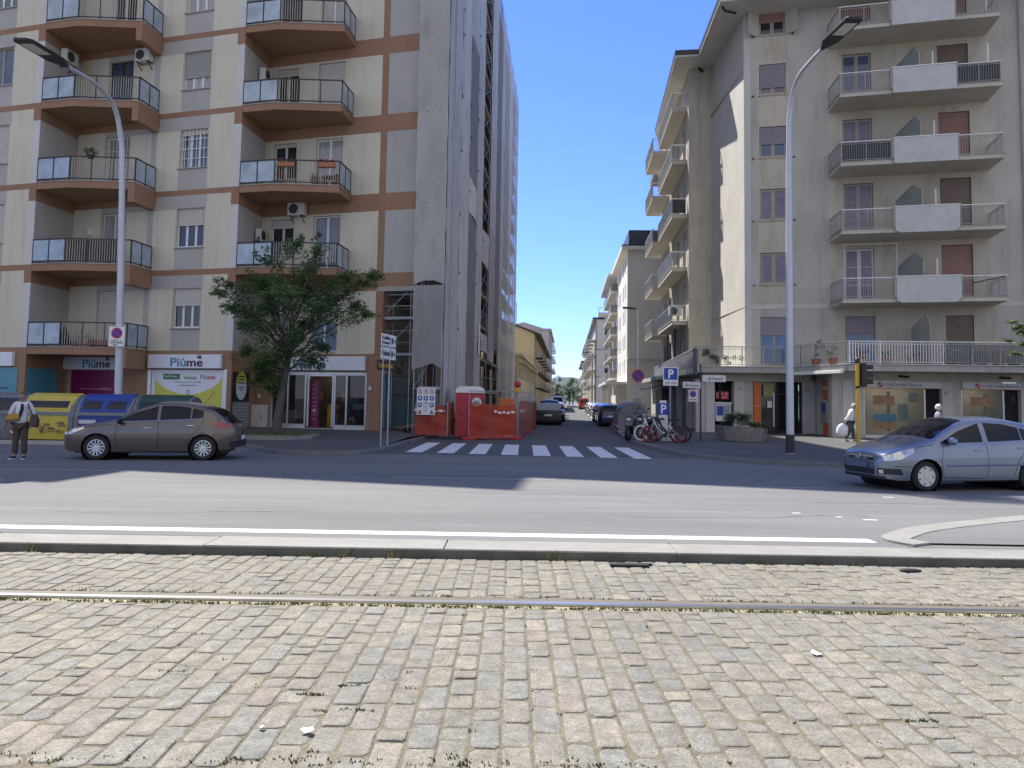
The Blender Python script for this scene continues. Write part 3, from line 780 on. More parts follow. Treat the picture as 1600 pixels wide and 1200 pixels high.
# yellow and white poster board with green label
b = B(F1)
b.box(4.80, 8.58, .05, .1, .3, 2.78, 0)
b.ext([(4.98, .046, .35), (8.46, .046, .35), (8.46, .046, 2.5)] + [(5.0 + 3.4 * t, .046, 2.5 - .8 * math.sin(math.pi * (t * .96 + .02)) ** .6) for t in [1 - i / 18 for i in range(19)]] + [(4.98, .046, 2.5)], (0, -.006, 0), 1)
b.box(5.42, 6.28, .03, .045, 2.36, 2.6, 2); b.text('beShop', 5.52, 2.42, .64, .12, .028, .005, 0)
b.text('diventa', 6.5, 2.36, .66, .17, .046, .004, 3)
b.text('Più', 7.35, 2.37, .36, .2, .046, 0, 3); b.text('me', 7.75, 2.37, .36, .14, .046, .015, 4)
b.text('Come sempre con te e piu bella', 6.05, 2.2, 1.35, .08, .046, 0, 3); b.text('...e piu conveniente', 6.2, 2.06, 1.0, .075, .046, .008, 3)
b.lathe([(.1, 0), (.001, .001)], Matrix.Translation((6.75, .037, 1.8)) @ Matrix.Rotation(math.pi / 2, 4, 'X'), 12, 3); b.lathe([(.065, .004), (.001, .005)], Matrix.Translation((6.75, .037, 1.8)) @ Matrix.Rotation(math.pi / 2, 4, 'X'), 12, 0)
b.text('Prezzi sorpresa', 6.2, 1.52, 1.05, .13, .038, .006, 3)
b.build('poster_board', [M['signwhite'], M['lime'], M['green'], M['lettgrey'], M['signred']], LB)
b = B(F1); b.box(4.64, 4.79, -.02, .12, .3, 2.8); b.box(8.6, 8.74, -.02, .12, .3, 2.8); b.build('shop_frame', M['alu'], LB)
# black film with an oval sticker and a patterned lower half on the return wall
b = B(FR(A0, DRT)); b.box(.12, 1.75, -.03, -.003, .3, 2.72, 0); b.box(.14, 1.73, -.036, -.031, .3, 1.42, 1)
for i in range(9):
    for j in range(8):
        b.ext([(.2 + i * .17 + (j % 2) * .08, -.037, .36 + j * .13), (.28 + i * .17 + (j % 2) * .08, -.037, .36 + j * .13), (.24 + i * .17 + (j % 2) * .08, -.037, .44 + j * .13)], (0, -.003, 0), 2)
ov = [(.92 + .5 * math.cos(t), -.036, 2.12 + .5 * math.sin(t) + (.12 if math.sin(t) > 0 else -.12)) for t in [2 * math.pi * i / 28 for i in range(28)]]
b.ext(ov, (0, -.004, 0), 2)
b.ext([p for p in ov if p[2] > 2.12], (0, -.008, 0), 3)
for z_, w_ in ((2.5, .6), (2.36, .5), (2.22, .7)): b.box(.92 - w_ / 2, .92 + w_ / 2, -.048, -.044, z_, z_ + .05, 0)
for z_, w_ in ((2.02, .6), (1.92, .4)): b.box(.92 - w_ / 2, .92 + w_ / 2, -.044, -.040, z_, z_ + .04, 4)
b.build('window_film', [M['black'], M['lettgrey'], M['signwhite'], M['lime'], M['lettpurple']], LB)
# shop front with sliding doors
b = B(F2)
for u in (.79, 1.62, 2.52, 2.66, 3.9, 4.0, 4.58, 5.52): b.box(u, u + .075, .02, .1, .36, 2.72)
for u0, u1 in ((.8, 2.58), (4.02, 5.58)): b.box(u0, u1, .02, .1, .3, .46); b.box(u0, u1, .02, .1, 2.66, 2.8)
b.box(2.6, 4.0, .02, .1, 2.62, 2.8); b.box(.79, 5.59, -.25, .02, .18, .3)
sf = b.build('shop_front', M['alu'], LB)
gm = mat('shop_glass', (.015, .018, .02), .02, var=0, spec=1.0, alpha=.45)
for u0, u1 in ((.86, 1.62), (1.69, 2.52), (4.07, 4.58), (4.65, 5.52)): b = B(F2); b.box(u0, u1, .05, .06, .46, 2.66); b.build('pane', gm, sf)
b = B(F2); b.box(.7, 5.62, 1.85, 1.95, .3, 2.85, 0); b.box(.7, 5.62, .19, 1.85, .28, .3, 0); b.box(.7, 5.62, .19, 1.85, 2.82, 2.9, 0); b.box(.65, .7, .19, 1.85, .3, 2.85, 0); b.box(5.6, 5.65, .19, 1.85, .3, 2.85, 0)
b.build('shop_room', mat('shop_room', (.12, .09, .07), .8, var=.3), LB)
b = B(F2); b.box(2.72, 3.15, .2, .24, .34, 2.4, 0)
for k in range(9): b.text('crema viso', 2.8, 2.2 - k * .19, .24, .05, .195, 0, 1)
b.box(2.86, 3.0, .19, .198, 1.0, 1.14, 1)
b.build('door_poster', [M['maroon'], mat('poster_letter', (.5, .36, .42), .5, var=0)], LB)
cols = [M['yellow'], M['white'], M['maroon'], M['signblue'], M['terracotta'], M['lettblue']]
b = B(F2)
for i in range(26):
    u = RND.uniform(.9, 5.4)
    if 2.6 < u < 3.1: continue
    yy = RND.uniform(.6, 1.55); z_ = RND.choice((.3, .3, .9, 1.25, 1.5)); b.box(u, u + .25, yy, yy + .25, z_, z_ + RND.uniform(.2, .5), RND.randrange(6))
b.box(3.2, 3.78, .9, 1.2, .32, 1.35, 0); b.box(.9, 1.5, .5, 1.0, .46, 1.05, 1); b.box(4.7, 5.4, .5, 1, 1.15, 1.4, 1)
tag(b.build('shop_goods', cols, LB), kind='stuff')
lamp = mat('shop_strip_light', (1, .96, .88), .5, var=0, emit=2.5)
b = B(F2); b.box(.95, 2.4, .9, .98, 2.74, 2.78); b.box(2.75, 3.8, 1.4, 1.5, 2.74, 2.78); b.box(4.2, 5.4, .9, .98, 2.74, 2.78); b.build('ceiling_light', lamp, LB)
# portico side: blue hoarding wall and mezzanine wall
FH = FR((-5.56, 34.05), (.05, .999))
b = B(FH); b.box(0, 44, .12, .3, .1, 6.5, 0); b.box(.05, 12, .04, .12, .35, 2.72, 1); b.box(.05, 12, .05, .12, 2.76, 3.5, 2); b.text('beauty e cura della casa', 2.2, 1.75, 5.5, .14, .035, 0, 3)
b.build('portico_wall', [M['cream'], M['teal'], M['offwhite'], M['lettpurple']], LB)
b = B(FH); sign_letters(b, 1.6, 2.82, 2.6, .5, .045); b.build('wall_lettering', [M['lettgrey'], M['lettpurple']], LB)

def shop_sign(F, u0, u1, z0, z1, label, lx, lw, split=None):
    d = .16
    o = F @ Vector((u0, 0, z0)); t = thing('shop_sign', label, 'shop sign', tuple(o), 0, 'shop signs on the apartment block')
    b = B(F); b.box(u0, u1, -d, -.006, z0, z1)
    b.build('sign_box', M['signwhite'], t, bevel=.01)
    if split: b = B(F); b.box(split, split + .03, -d - .006, -d - .001, z0 + .02, z1 - .02); b.build('seam', M['alu'], t)
    b = B(F); sign_letters(b, lx, z0 + .07, lw, (z1 - z0) * .66, -d - .003); b.build('lettering', [M['lettblue'], M['lettpurple']], t)
shop_sign(F1, 4.72, 8.5, 2.84, 3.44, 'long white shop sign with blue and purple lettering, above the yellow and white poster', 5.92, 1.75, 7.35)
shop_sign(F1, -.02, 3.0, 2.76, 3.35, 'white shop sign deep under the balcony, above the maroon window film', 1.15, 1.6)
shop_sign(F2, 1.5, 5.55, 2.88, 3.5, 'long white shop sign above the glass sliding doors, beside the street tree', 2.0, 1.72, 3.95)
shop_sign(F0, 5.2, 8.35, 2.8, 3.4, 'white shop sign at the left edge, above the teal window film', 5.4, 1.5)
b = B(F2); b.box(5.72, 5.86, -.05, -.032, 2.02, 2.18); tag(b.build('house_number_plate', M['offwhite'], loc=tuple(F2 @ Vector((5.7, 0, 2)))), 'small pale house number plate on the brown pillar by the glass doors', 'number plate')
b = B(F2); b.box(.12, .24, -.06, -.004, 1.62, 1.82); tag(b.build('intercom_panel', M['offwhite'], loc=tuple(F2 @ Vector((.1, 0, 1.6)))), 'small white intercom panel on the brown wall above the grey cabinet', 'intercom')
# grey utility cabinet
t = thing('utility_cabinet', 'grey metal utility cabinet against the brown wall behind the parked car', 'cabinet', tuple(F2 @ Vector((.3, -.25, .28))))
b = B(F2); b.box(.02, .68, -.38, -.02, .22, 1.28); b.build('cabinet_body', M['offwhite'], t, bevel=.015)
b = B(F2); b.box(.06, .64, -.395, -.382, .3, 1.22); b.build('door', M['offwhite'], t, bevel=.006)
b = B(F2); b.box(.56, .6, -.41, -.396, .7, .82); b.build('handle', M['darkmetal'], t)
# air conditioners
def aircon(o, face, label, w_=.8, brack=True):
    t = thing('air_conditioner', label, 'air conditioner', o, 0, 'air conditioners on the apartment blocks')
    F = FR(o, face)
    b = B(F); b.box(-w_ / 2, w_ / 2, -.38, -.08, .0, .58); b.build('casing', M['offwhite'], t, bevel=.02)
    b = B(F); b.lathe([(.23, 0), (.23, .015), (.2, .018), (.2, .004), (.05, .006), (.05, .02), (.001, .02)], F and Matrix.Translation((-.1, -.382, .29)) @ Matrix.Rotation(math.pi / 2, 4, 'X'), 20); b.build('fan_grille', M['screen'], t)
    if brack:
        b = B(F)
        for u in (-.28, .28): b.bar((u, -.38, -.02), (u, 0, -.02), .04); b.bar((u, -.34, -.03), (u, 0, -.3), .03)
        b.build('bracket', M['darkmetal'], t)
p = F1 @ Vector((3.75, 0, ZK[3] + 2.45)); aircon(tuple(p), (.9603, -.279), 'white air conditioner on brackets over the cluttered balcony with the parasol')
p = FR(A0 + PER, DRT) @ Vector((1.3, 0, ZK[3] + 2.3)); aircon(tuple(p), DRT, 'pale air conditioner on the grey side wall behind the lamp head')
p = F2 @ Vector((1.95, 0, ZK[1] + 2.74)); aircon(tuple(p), (.9603, -.279), 'boxy cream air conditioner under the flower balcony slab', .85)
p = FR(A0, DRT) @ Vector((1.7, 0, ZK[3] + 1.75)); aircon(tuple(p), DRT, 'small white air conditioner on the grey side wall beside a shuttered door', .7)
p = FR(A0, DRT) @ Vector((1.9, 0, ZK[1] + 1.5)); aircon(tuple(p), DRT, 'small white air conditioner low on the side wall above the tree crown', .6)
p = F1 @ Vector((1.05, 0, ZK[1] + 1.75)); b = B(FR(tuple(p), DL)); b.box(-.09, .09, -.12, -.005, 0, .32); tag(b.build('wall_lamp', M['white'], loc=tuple(p)), 'small white box lamp on the cream wall above the dark screened balcony', 'wall lamp')
# ------------------------------------------------------------------ scaffold wrapped in netting along the side street
def net(name, col, fac, **k):
    return holes_alpha(mat(name, col, .8, var=.12, scale=.7, stretch=(1, 1, .35), dirt=(col[0] * .62, col[1] * .62, col[2] * .62), dirtscale=(.7, .7, .3), dirtamt=.85, **k), fac)
NETS = [net('pale_netting', (.54, .52, .475), .08), net('grey_netting', (.48, .465, .43), .22), net('dark_netting', (.28, .275, .27), .26), net('light_netting', (.60, .58, .535), .06)]
S0 = Vector((-2.9, 32.3)); FS = FR(S0, SDIR); FFt = FR((-4.22, 32.62), (1.32, -.32))
SH = 31.0
SC = thing('scaffold', 'tall scaffold wrapped in pale grey netting around the corner of the apartment block', 'scaffold', (-3, 33, .12))
b = B(FS)
us = [0, 1.9, 3.75, 6.9, 10.3, 13.4, 17.4, 21.6, 25, 28, 32, 36, 40, 43.5]
for u in us:
    for v in (0, 1.0):
        if u < 1 and v > 0: continue
        b.tube([(u, v + .05, .12), (u, v + .05, SH + (1.0 if v == 0 else 0))], .026, 6)
for z in [2.1 + 2 * i for i in range(15)]:
    b.tube([(0, .05, z), (43.5, .05, z)], .02, 5); b.tube([(0, .05, z + 1), (43.5, .05, z + 1)], .018, 5)
    if z > 22: pass
    for i, u in enumerate(us[:-1]):
        if (i + int(z)) % 2: b.tube([(u, .08, z), (us[i + 1], .08, z + 2)], .018, 5)
b.build('scaffold_poles', M['steel'], SC)
b = B(FS)
for z in [2.1 + 2 * i for i in range(15)]:
    b.box(.1, 43.4, .12, .95, z - .05, z)
    b.box(.1, 43.4, .10, .115, z, z + .15)
b.build('scaffold_decks', mat('scaffold_planks', (.30, .22, .12), .8, var=.25, scale=3), SC)
b = B(FS)   # top guard rails
for z in (SH + .45, SH + .9): b.tube([(0, .05, z), (43.5, .05, z)], .022, 5)
b.build('guard_rail', M['steel'], SC)
b = B(FFt)   # lattice inside the corner portico and behind the front sheet
for u in (.05, 1.3):
    for v in (.1, 1.1): b.tube([(u, v, .12), (u, v, SH)], .026, 6)
for z in [2.1 + 2 * i for i in range(15)]:
    b.tube([(0, .1, z), (1.36, .1, z)], .02, 5); b.tube([(0, 1.1, z), (1.36, 1.1, z)], .02, 5); b.tube([(0, .1, z), (1.3, .1, z + 2)], .018, 5)
b.build('scaffold_poles', M['steel'], SC)
FP = FR((-6.0, 33.75), DL)
b = B(FP)
for u in (.15, 1.5):
    for v in (.3, 1.4): b.tube([(u, v, .3), (u, v, 6.4)], .024, 6)
for z in (3.65, 5.25):
    for v in (.3, 1.4): b.tube([(-.1, v, z + .5), (1.7, v, z + .5)], .02, 5); b.tube([(-.1, v, z + 1.0), (1.7, v, z + 1.0)], .02, 5)
    b.tube([(.15, .3, z), (1.5, .3, z + 1.3)], .02, 5)
b.build('scaffold_poles', M['steel'], SC)
b = B(FP)
for z in (3.65, 5.25): b.box(-.15, 1.75, .25, 1.45, z - .07, z); b.box(-.15, 1.75, .22, .249, z - .1, z + .02)
b.build('scaffold_decks', M['steel'], SC)

def sheet_net(F, u0, u1, z0, z1, mi, amp=.05, hem=None, nu=None, seed=0, v0=-.03):
    """a slightly billowing cloth with laced, uneven edges"""
    r = random.Random(seed); nu = nu or max(3, int((u1 - u0) / .35)); nz = max(4, int((z1 - z0) / .5))
    ph = r.random() * 6; vs = []; fs = []
    for j in range(nz + 1):
        t = j / nz
        for i in range(nu + 1):
            s = i / nu
            z = z0 + (z1 - z0) * t
            if j == 0 and hem: z += hem(s)
            bil = math.sin(math.pi * s) * amp * (.6 + .5 * math.sin(z * 1.57 + ph)) + .007 * math.sin(s * 9 + z * 2.3 + ph) + .005 * math.sin(z * 5 + s * 14 + ph)
            e = .018 * math.sin(z * 3.1 + ph) if i in (0, nu) else 0
            vs.append((u0 + (u1 - u0) * s + e * (1 if i == 0 else -1), v0 - bil, z))
    n = nu + 1
    for j in range(nz):
        for i in range(nu): fs.append((j * n + i, j * n + i + 1, j * n + n + i + 1, j * n + n + i))
    b = B(F); b.add(vs, fs); return b.build('netting_sheet', NETS[mi], SC, smooth=True)
# front sheets at the corner
sheet_net(FFt, -.02, 1.36, 6.55, SH, 1, .05, lambda s: .18 * math.sin(math.pi * s), seed=1)
NETS.append(net('slate_netting', (.36, .355, .34), .2))
sheet_net(FFt, -.02, 1.36, 2.9, 6.5, 4, .07, lambda s: .25 * math.sin(math.pi * s) + .1 * math.sin(s * 13), seed=2)
# sheets along the street
sheet_net(FS, -.05, 3.75, 1.1, SH, 0, .06, lambda s: .35 * s * 2 * (1 - s) * 2 - .2 * s + .1 * math.sin(9 * s), seed=3)
sheet_net(FS, 3.8, 6.95, 2.0, SH, 3, .05, None, seed=4)
sheet_net(FS, 7.0, 10.35, 2.2, 11.5, 2, .04, None, seed=5); sheet_net(FS, 7.0, 10.35, 11.4, 13.3, 3, .12, None, seed=51); sheet_net(FS, 7.0, 10.35, 13.2, 21.0, 2, .05, None, seed=52); sheet_net(FS, 7.0, 10.35, 20.9, SH, 0, .05, None, seed=53)
sheet_net(FS, 10.4, 13.4, 2.0, SH, 0, .06, None, seed=6)
sheet_net(FS, 13.5, 17.3, 10.0, 11.9, 3, .14, None, seed=7); sheet_net(FS, 13.5, 17.3, 4.6, 5.7, 0, .1, None, seed=71)
sheet_net(FS, 17.5, 21.6, 4.2, 13.0, 1, .05, None, seed=8); sheet_net(FS, 17.5, 21.6, 13.0, SH, 0, .05, None, seed=81)
sheet_net(FS, 21.7, 25, 5.2, 12.0, 2, .05, None, seed=9); sheet_net(FS, 21.7, 25, 12.0, SH, 2, .05, None, seed=91)
sheet_net(FS, 25.1, 28, 2.4, SH, 0, .06, None, seed=10); sheet_net(FS, 28.1, 32, 1.6, SH, 1, .06, None, seed=11)
sheet_net(FS, 32.1, 36, 1.2, 15, 0, .06, None, seed=12); sheet_net(FS, 32.1, 36, 15, SH, 3, .06, None, seed=121); sheet_net(FS, 36.1, 40, 1.2, SH, 1, .06, None, seed=13); sheet_net(FS, 40.1, 43.5, .8, SH, 0, .06, None, seed=14)
# rope ties along the sheet edges
b = B(FS)
r = random.Random(5)
for u in (3.78, 6.97, 10.37, 13.45):
    z = 2.5
    while z < 30:
        z += r.uniform(1.2, 3.2); b.box(u - .14, u + .1, -.1, -.07, z, z + .06)
tag(b.build('lacing', M['black'], SC), kind='stuff')
b = B(FS); b.box(11.6, 12.2, -.14, -.12, 4.3, 6.0); b.build('notice_strip', M['white'], SC)
# broken equipment rolled on a rack behind the notice board
b = B(FFt); b.tube([(.15, .5, 2.05), (1.25, .5, 2.05)], .16, 12); tag(b.build('rolled_tarpaulin', M['offwhite'], loc=tuple(FFt @ Vector((.7, .5, 1.9)))), 'pale rolled tarpaulin on the scaffold behind the safety board', 'tarpaulin')

# ------------------------------------------------------------------ site fence: orange net on mesh panels
ORN = holes_alpha(mat('orange_net', (.42, .042, .01), .6, var=.2, scale=3, stretch=(1, 1, 6), dirt=(.2, .025, .01), dirtscale=(.5, .5, 7), dirtamt=.7), .24)
ORN2 = holes_alpha(mat('orange_net_sparse', (.42, .045, .012), .6, var=.12, scale=3, stretch=(1, 1, 6)), .42)
def fence_panel(p0, p1, h, nh, label, dense=True, tape=None, z=.0, seed=0, posts=True):
    p0 = Vector(p0); p1 = Vector(p1); d = p1 - p0; L_ = d.length; F = FR((p0.x, p0.y, z), d)
    t = thing('site_fence', label, 'fence panel', (p0.x, p0.y, z), 0, 'orange fence panels around the building site')
    b = B(F)
    for u in (0, L_): b.tube([(u, 0, .03), (u, 0, h)], .02, 6)
    b.tube([(0, 0, h), (L_, 0, h)], .018, 6); b.tube([(0, 0, .15), (L_, 0, .15)], .018, 6)
    b.build('panel_frame', M['steel'], t)
    b = B(F)
    k = .1
    while k < L_: b.tube([(k, 0, .15), (k, 0, h)], .0035, 3, cap=False); k += .16
    k = .3
    while k < h: b.tube([(0, .003, k), (L_, .003, k)], .0035, 3, cap=False); k += .3
    b.build('wire_mesh', M['steel'], t)
    r = random.Random(seed); ph = r.random() * 6; nu = max(6, int(L_ / .12)); nz = 14; vs = []; fs = []
    for j in range(nz + 1):
        for i in range(nu + 1):
            u = L_ * i / nu; zz = .06 + (nh - .06) * j / nz
            top = .05 * math.sin(u * 2.4 + ph) + .025 * math.sin(u * 7 + ph) if j == nz else 0
            vs.append((u, -.035 - .02 * math.sin(u * 5 + ph + zz * 3) - .015 * math.sin(zz * 9 + u * 2) - (.05 * math.sin(u * 3) ** 2 if j == 0 else 0), zz + top))
    for j in range(nz):
        for i in range(nu): a = j * (nu + 1) + i; fs.append((a, a + 1, a + nu + 2, a + nu + 1))
    b = B(F); b.add(vs, fs); b.build('safety_net', ORN if dense else ORN2, t, smooth=True)
    if tape:
        b = B(F); n = 20; vs = []; fs = []
        for i in range(n + 1):
            u = tape[0] + (tape[1] - tape[0]) * i / n; zz = tape[2] - .05 * math.sin(math.pi * i / n) + .02 * math.sin(i * .9)
            vs += [(u, -.085, zz), (u, -.075, zz + .09)]
        for i in range(n): b.add([vs[2 * i], vs[2 * i + 2], vs[2 * i + 3], vs[2 * i + 1]], [(0, 1, 2, 3)], (i // 2) % 2)
        b.build('warning_tape', [M['white'], mat('tape_pink', (.55, .2, .22), .6, var=.1)], t)
    for u in ((0.0, L_) if posts else ()):
        b = B(F); b.box(u - .3, u + .3, -.12, .12, 0, .12); b.build('foot_block', M['concrete'] if not seed % 2 else M['red'], t, bevel=.02)
    return t
fence_panel((-4.02, 32.45), (-2.62, 32.0), 1.35, 1.3, 'short orange net fence below the safety board at the scaffold corner', True, (.0, 1.4, 1.05), .12, 1, False)
fence_panel((-2.62, 32.0), (-2.5, 33.6), 1.5, 1.42, 'orange net return between the safety board and the portable toilet', True, None, .1, 2, False)
fence_panel((-1.75, 32.25), (.22, 33.1), 2.05, 1.5, 'orange net fence panel in front of the portable toilet', True, (1.1, 2.1, 1.15), 0, 3)
fence_panel((.3, 33.15), (.95, 40.0), 2.05, 1.65, 'orange net fence panel turning up the side street', False, (0, 3.0, 1.2), 0, 5)
fence_panel((.98, 40.1), (1.55, 48), 2.05, 1.6, 'farthest orange net fence panel along the side street', False, None, 0, 7)
# rolled barriers and blocks behind the net
b = B(); b.box(-.55, .1, 34.0, 34.6, 0, 1.75); b.box(-.5, -.25, 33.97, 34.0, 1.2, 1.7); tag(b.build('stacked_barriers', M['orange'], loc=(-.2, 34.3, 0), bevel=.03), 'stack of orange barriers behind the net fence', 'barrier')
t = thing('warning_lamp', 'red round warning lamp with yellow base on top of the corner fence post', 'lamp', (.27, 33.1, 2.03))
b = B(); b.box(.16, .38, 33.03, 33.17, 2.03, 2.2); b.build('lamp_base', M['yellow'], t, bevel=.02)
b = B(); b.lathe([(.001, -.07), (.13, -.05), (.15, 0), (.13, .05), (.001, .07)], Matrix.Translation((.27, 33.1, 2.37)) @ Matrix.Rotation(math.pi / 2, 4, 'X'), 16); b.build('lens', M['red'], t, smooth=True)
# portable toilet
PT = thing('portable_toilet', 'dark red portable toilet with white domed roof behind the orange net fence', 'portable toilet', (-1.72, 33.35, .02))
FT = FR((-2.32, 32.75, .02), (1, .04))
b = B(FT); b.box(0, 1.16, 0, 1.16, .1, 1.95); b.box(-.03, .06, -.03, .06, .08, 1.98); b.box(1.1, 1.19, -.03, .06, .08, 1.98)
for k in range(5): b.box(1.161, 1.175, .15 + k * .2, .25 + k * .2, .2, 1.9)
b.build('cabin', M['red'], PT, bevel=.012)
b = B(FT); prof = []
for i in range(13):
    a = math.pi * i / 12; prof.append((.58 - .62 * math.copysign(abs(math.cos(a)) ** .5, math.cos(a)), .0, 1.95 + .27 * math.sin(a) ** .6))
b.ext([(p_[0], -.04, p_[2]) for p_ in prof], (0, 1.24, 0)); 
for k in range(4): b.box(.14 + k * .26, .2 + k * .26, -.055, 1.21, 2.03, 2.235)
b.build('roof', M['white'], PT)
b = B(FT); b.box(.16, 1.0, -.025, -.002, .16, 1.86); b.build('door', M['red'], PT, bevel=.01)
b = B(FT); b.box(.2, .25, -.05, -.026, 1.0, 1.12); b.build('handle', M['black'], PT)
b = B(FT); b.lathe([(.2, 0), (.19, .006), (.001, .007)], Matrix.Translation((.86, -.027, 1.55)) @ Matrix.Rotation(math.pi / 2, 4, 'X'), 20, 0); b.box(.72, 1.0, -.037, -.033, 1.52, 1.57, 1); b.text('SERVICE', .74, 1.59, .25, .05, -.034, .01, 2); b.text('800', .8, 1.46, .12, .04, -.034, .01, 2)
b.build('sticker', [M['white'], M['green'], M['lettgrey']], PT)
b = B(FT); b.box(-.05, 1.2, -.02, 1.18, .0, .1); b.build('skid_base', M['black'], PT)
# safety pictogram board
SB = thing('safety_board', 'white board of round blue and red safety pictograms on the orange net', 'sign board', (-3.4, 32.1, .9))
FB = FR((-3.93, 32.25, 1.02), (1.35, -.42))
b = B(FB); b.box(0, .82, -.03, -.005, 0, 1.12); b.build('board', M['white'], SB)
b = B(FB)
RX = Matrix.Rotation(math.pi / 2, 4, 'X')
for r_ in range(3):
    for c in range(3):
        if r_ == 2 and c == 1: continue
        T = Matrix.Translation((.14 + c * .27, -.031, .97 - r_ * .28)) @ RX
        if r_ == 0:
            b.lathe([(.105, 0), (.001, .002)], T, 18, 1); b.lathe([(.085, .003), (.001, .004)], T, 18, 0)
            b.ext([(.14 + c * .27 - .07, -.036, 1.03), (.14 + c * .27 - .055, -.036, 1.045), (.14 + c * .27 + .07, -.036, .915), (.14 + c * .27 + .055, -.036, .9)], (0, -.002, 0), 1)
            b.box(.115 + c * .27, .165 + c * .27, -.0365, -.0355, .93, 1.01, 3)
        else:
            b.lathe([(.105, 0), (.001, .002)], T, 18, 2); b.box(.10 + c * .27, .18 + c * .27, -.036, -.034, .93 - r_ * .28, 1.0 - r_ * .28, 0); b.box(.12 + c * .27, .16 + c * .27, -.036, -.034, 1.0 - r_ * .28, 1.04 - r_ * .28, 0)
for c in (0, 2):
    x = .14 + c * .27; b.ext([(x - .1, -.031, .04), (x + .1, -.031, .04), (x, -.031, .23)], (0, -.003, 0), 3); b.ext([(x - .07, -.034, .058), (x + .07, -.034, .058), (x, -.034, .19)], (0, -.002, 0), 4); b.box(x - .01, x + .01, -.038, -.036, .08, .14, 3)
b.text('CANTIERE', .29, .47, .24, .05, -.031, .01, 2)
for k in range(6): b.box(.3, .52 - .03 * (k % 3), -.0325, -.031, .4 - k * .055, .415 - k * .055, 5)
b.build('pictograms', [M['white'], M['signred'], M['signblue'], M['black'], M['yellow'], M['lettgrey']], SB)
b = B(); b.tube([(-2.55, 33.2, .12), (-2.95, 33.3, 3.2)], .024, 6); tag(b.build('leaning_pole', M['steel'], loc=(-2.6, 33.2, .1)), 'bare steel tube leaning on the scaffold behind the safety board', 'pole')
# ------------------------------------------------------------------ right apartment block
RB = thing('apartment_building', 'weathered grey apartment block right of the side street, with bank below its long terrace', 'building', (16, 43, .15))
C0 = Vector((12.45, 41.0)); DF = Vector((.969, -.247)).normalized(); FC = FR(C0, DF)
RM = [M['rplaster'], M['rcream'], M['rlight'], M['concrete'], M['darkin']]
SL = [6.95, 10.4, 13.85, 17.4, 20.87]; EAVE = 23.0; LEN = 17
rects = [(0, LEN, 3.6, EAVE + .4, 0), (4.25, 12.05, 3.6, EAVE + .4, 1), (.72, 2.2, 7.1, EAVE, 1), (0, .34, 3.6, EAVE + .4, 2)]  # cream stretch behind the balconies paints in their warm bounce light
holes = [(5.0, 6.43, 3.75, 6.3), (9.72, 10.98, 3.75, 6.3), (.8, 2.17, 3.75, 6.3)]
for s in SL:
    holes += [(5.0, 6.43, s + .03, s + 2.9), (9.58, 11.02, s + .03, s + 2.95)] if s < 20 else [(5.0, 6.43, s + .03, s + 2.0), (9.58, 11.02, s + .03, s + 2.0)]
sills = [8.05, 11.52, 14.95, 18.42, 21.75]
for s in sills: holes.append((.8, 2.17, s, min(s + 1.72, 23.2)))
b = B(FC); wall(b, rects, holes, .22, 3)
b.build('front_wall', RM, RB)
b = B(FC); b.box(.33, 4.2, -.02, -.002, 6.74, 7.0); b.box(12.1, LEN, -.02, -.002, 6.74, 7.0)
b.build('string_course', M['rlight'], RB)
b = B(FC)
for u in (.42, 2.5):
    for s in sills: b.box(u, u + .1, -.1, -.002, s - .05, s)
b.build('shutter_stop', M['black'], RB)
b = B(FC); b.tube([(13.35, -.1, 3.7), (13.35, -.1, 23)], .06, 8); b.build('downpipe', M['greyshutter'], RB)
# side faces: sunlit flank, set-back wall, street wall
def vwall(name, p, q, z0, z1, m, par, off=0):
    b = B(); b.poly([(p[0], p[1], z0), (q[0], q[1], z0), (q[0], q[1], z1), (p[0], p[1], z1)]); return b.build(name, m, par)
W1 = (12.5, 48.0); W2 = (11.05, 48.0); W3 = (12.05, 61.5); W4 = (13.4, 61.5); W5 = (14.0, 69)
vwall('flank_wall', W1, (C0.x, C0.y), 3.6, EAVE + .4, M['rlight'], RB)
b = B(); b.box(12.44, 12.47, 41.02, 47.98, 6.85, 6.9); b.box(12.42, 12.47, 41.02, 47.98, 19.9, 20.1); b.build('string_course', M['rcream'], RB)
vwall('setback_wall', W2, W1, 3.6, EAVE, M['rcream'], RB)
b = B(FR(W2, (-.073, -.9973))); 
b = B(FR((W3[0], W3[1]), (W2[0] - W3[0], W2[1] - W3[1])))
LW_ = 13.54
rs = [(0, LW_, 3.6, EAVE, 1)]; hs = []
for s in [3.6] + SL[:4]:
    for u in (1.2, 4.2, 8.2, 11.0): hs.append((u, u + 1.3, s + .1, s + 2.45))
wall(b, rs, hs, .2, 3); b.build('street_wall', RM, RB)
FST = FR((W3[0], W3[1]), (W2[0] - W3[0], W2[1] - W3[1]))
for i, h_ in enumerate(hs): window(RB, FST, *h_, glass='curtain' if i % 3 == 0 else 'glass', fmat='offwhite', sill=False, shut=.5 if i % 4 == 1 else 0, smat='brownshutter')
vwall('street_wall', (W4[0], W4[1]), (W3[0], W3[1]), 3.6, EAVE, M['rcream'], RB)
vwall('street_wall', (W5[0], W5[1]), W4, 3.6, EAVE - 2.5, M['rcream'], RB)
e_ = C0 + DF * LEN
b = B(); b.prism([(C0.x + .4, C0.y + .25), (e_.x, e_.y + .35), (30, 75), (14.6, 75), (W5[0] + .4, 69), (13.8, 61.8), (W3[0] + .4, 61.2), (W2[0] + .4, 48.3), (12.8, 48.3)], 3.6, EAVE); b.build('inner_core', M['darkin'], RB)
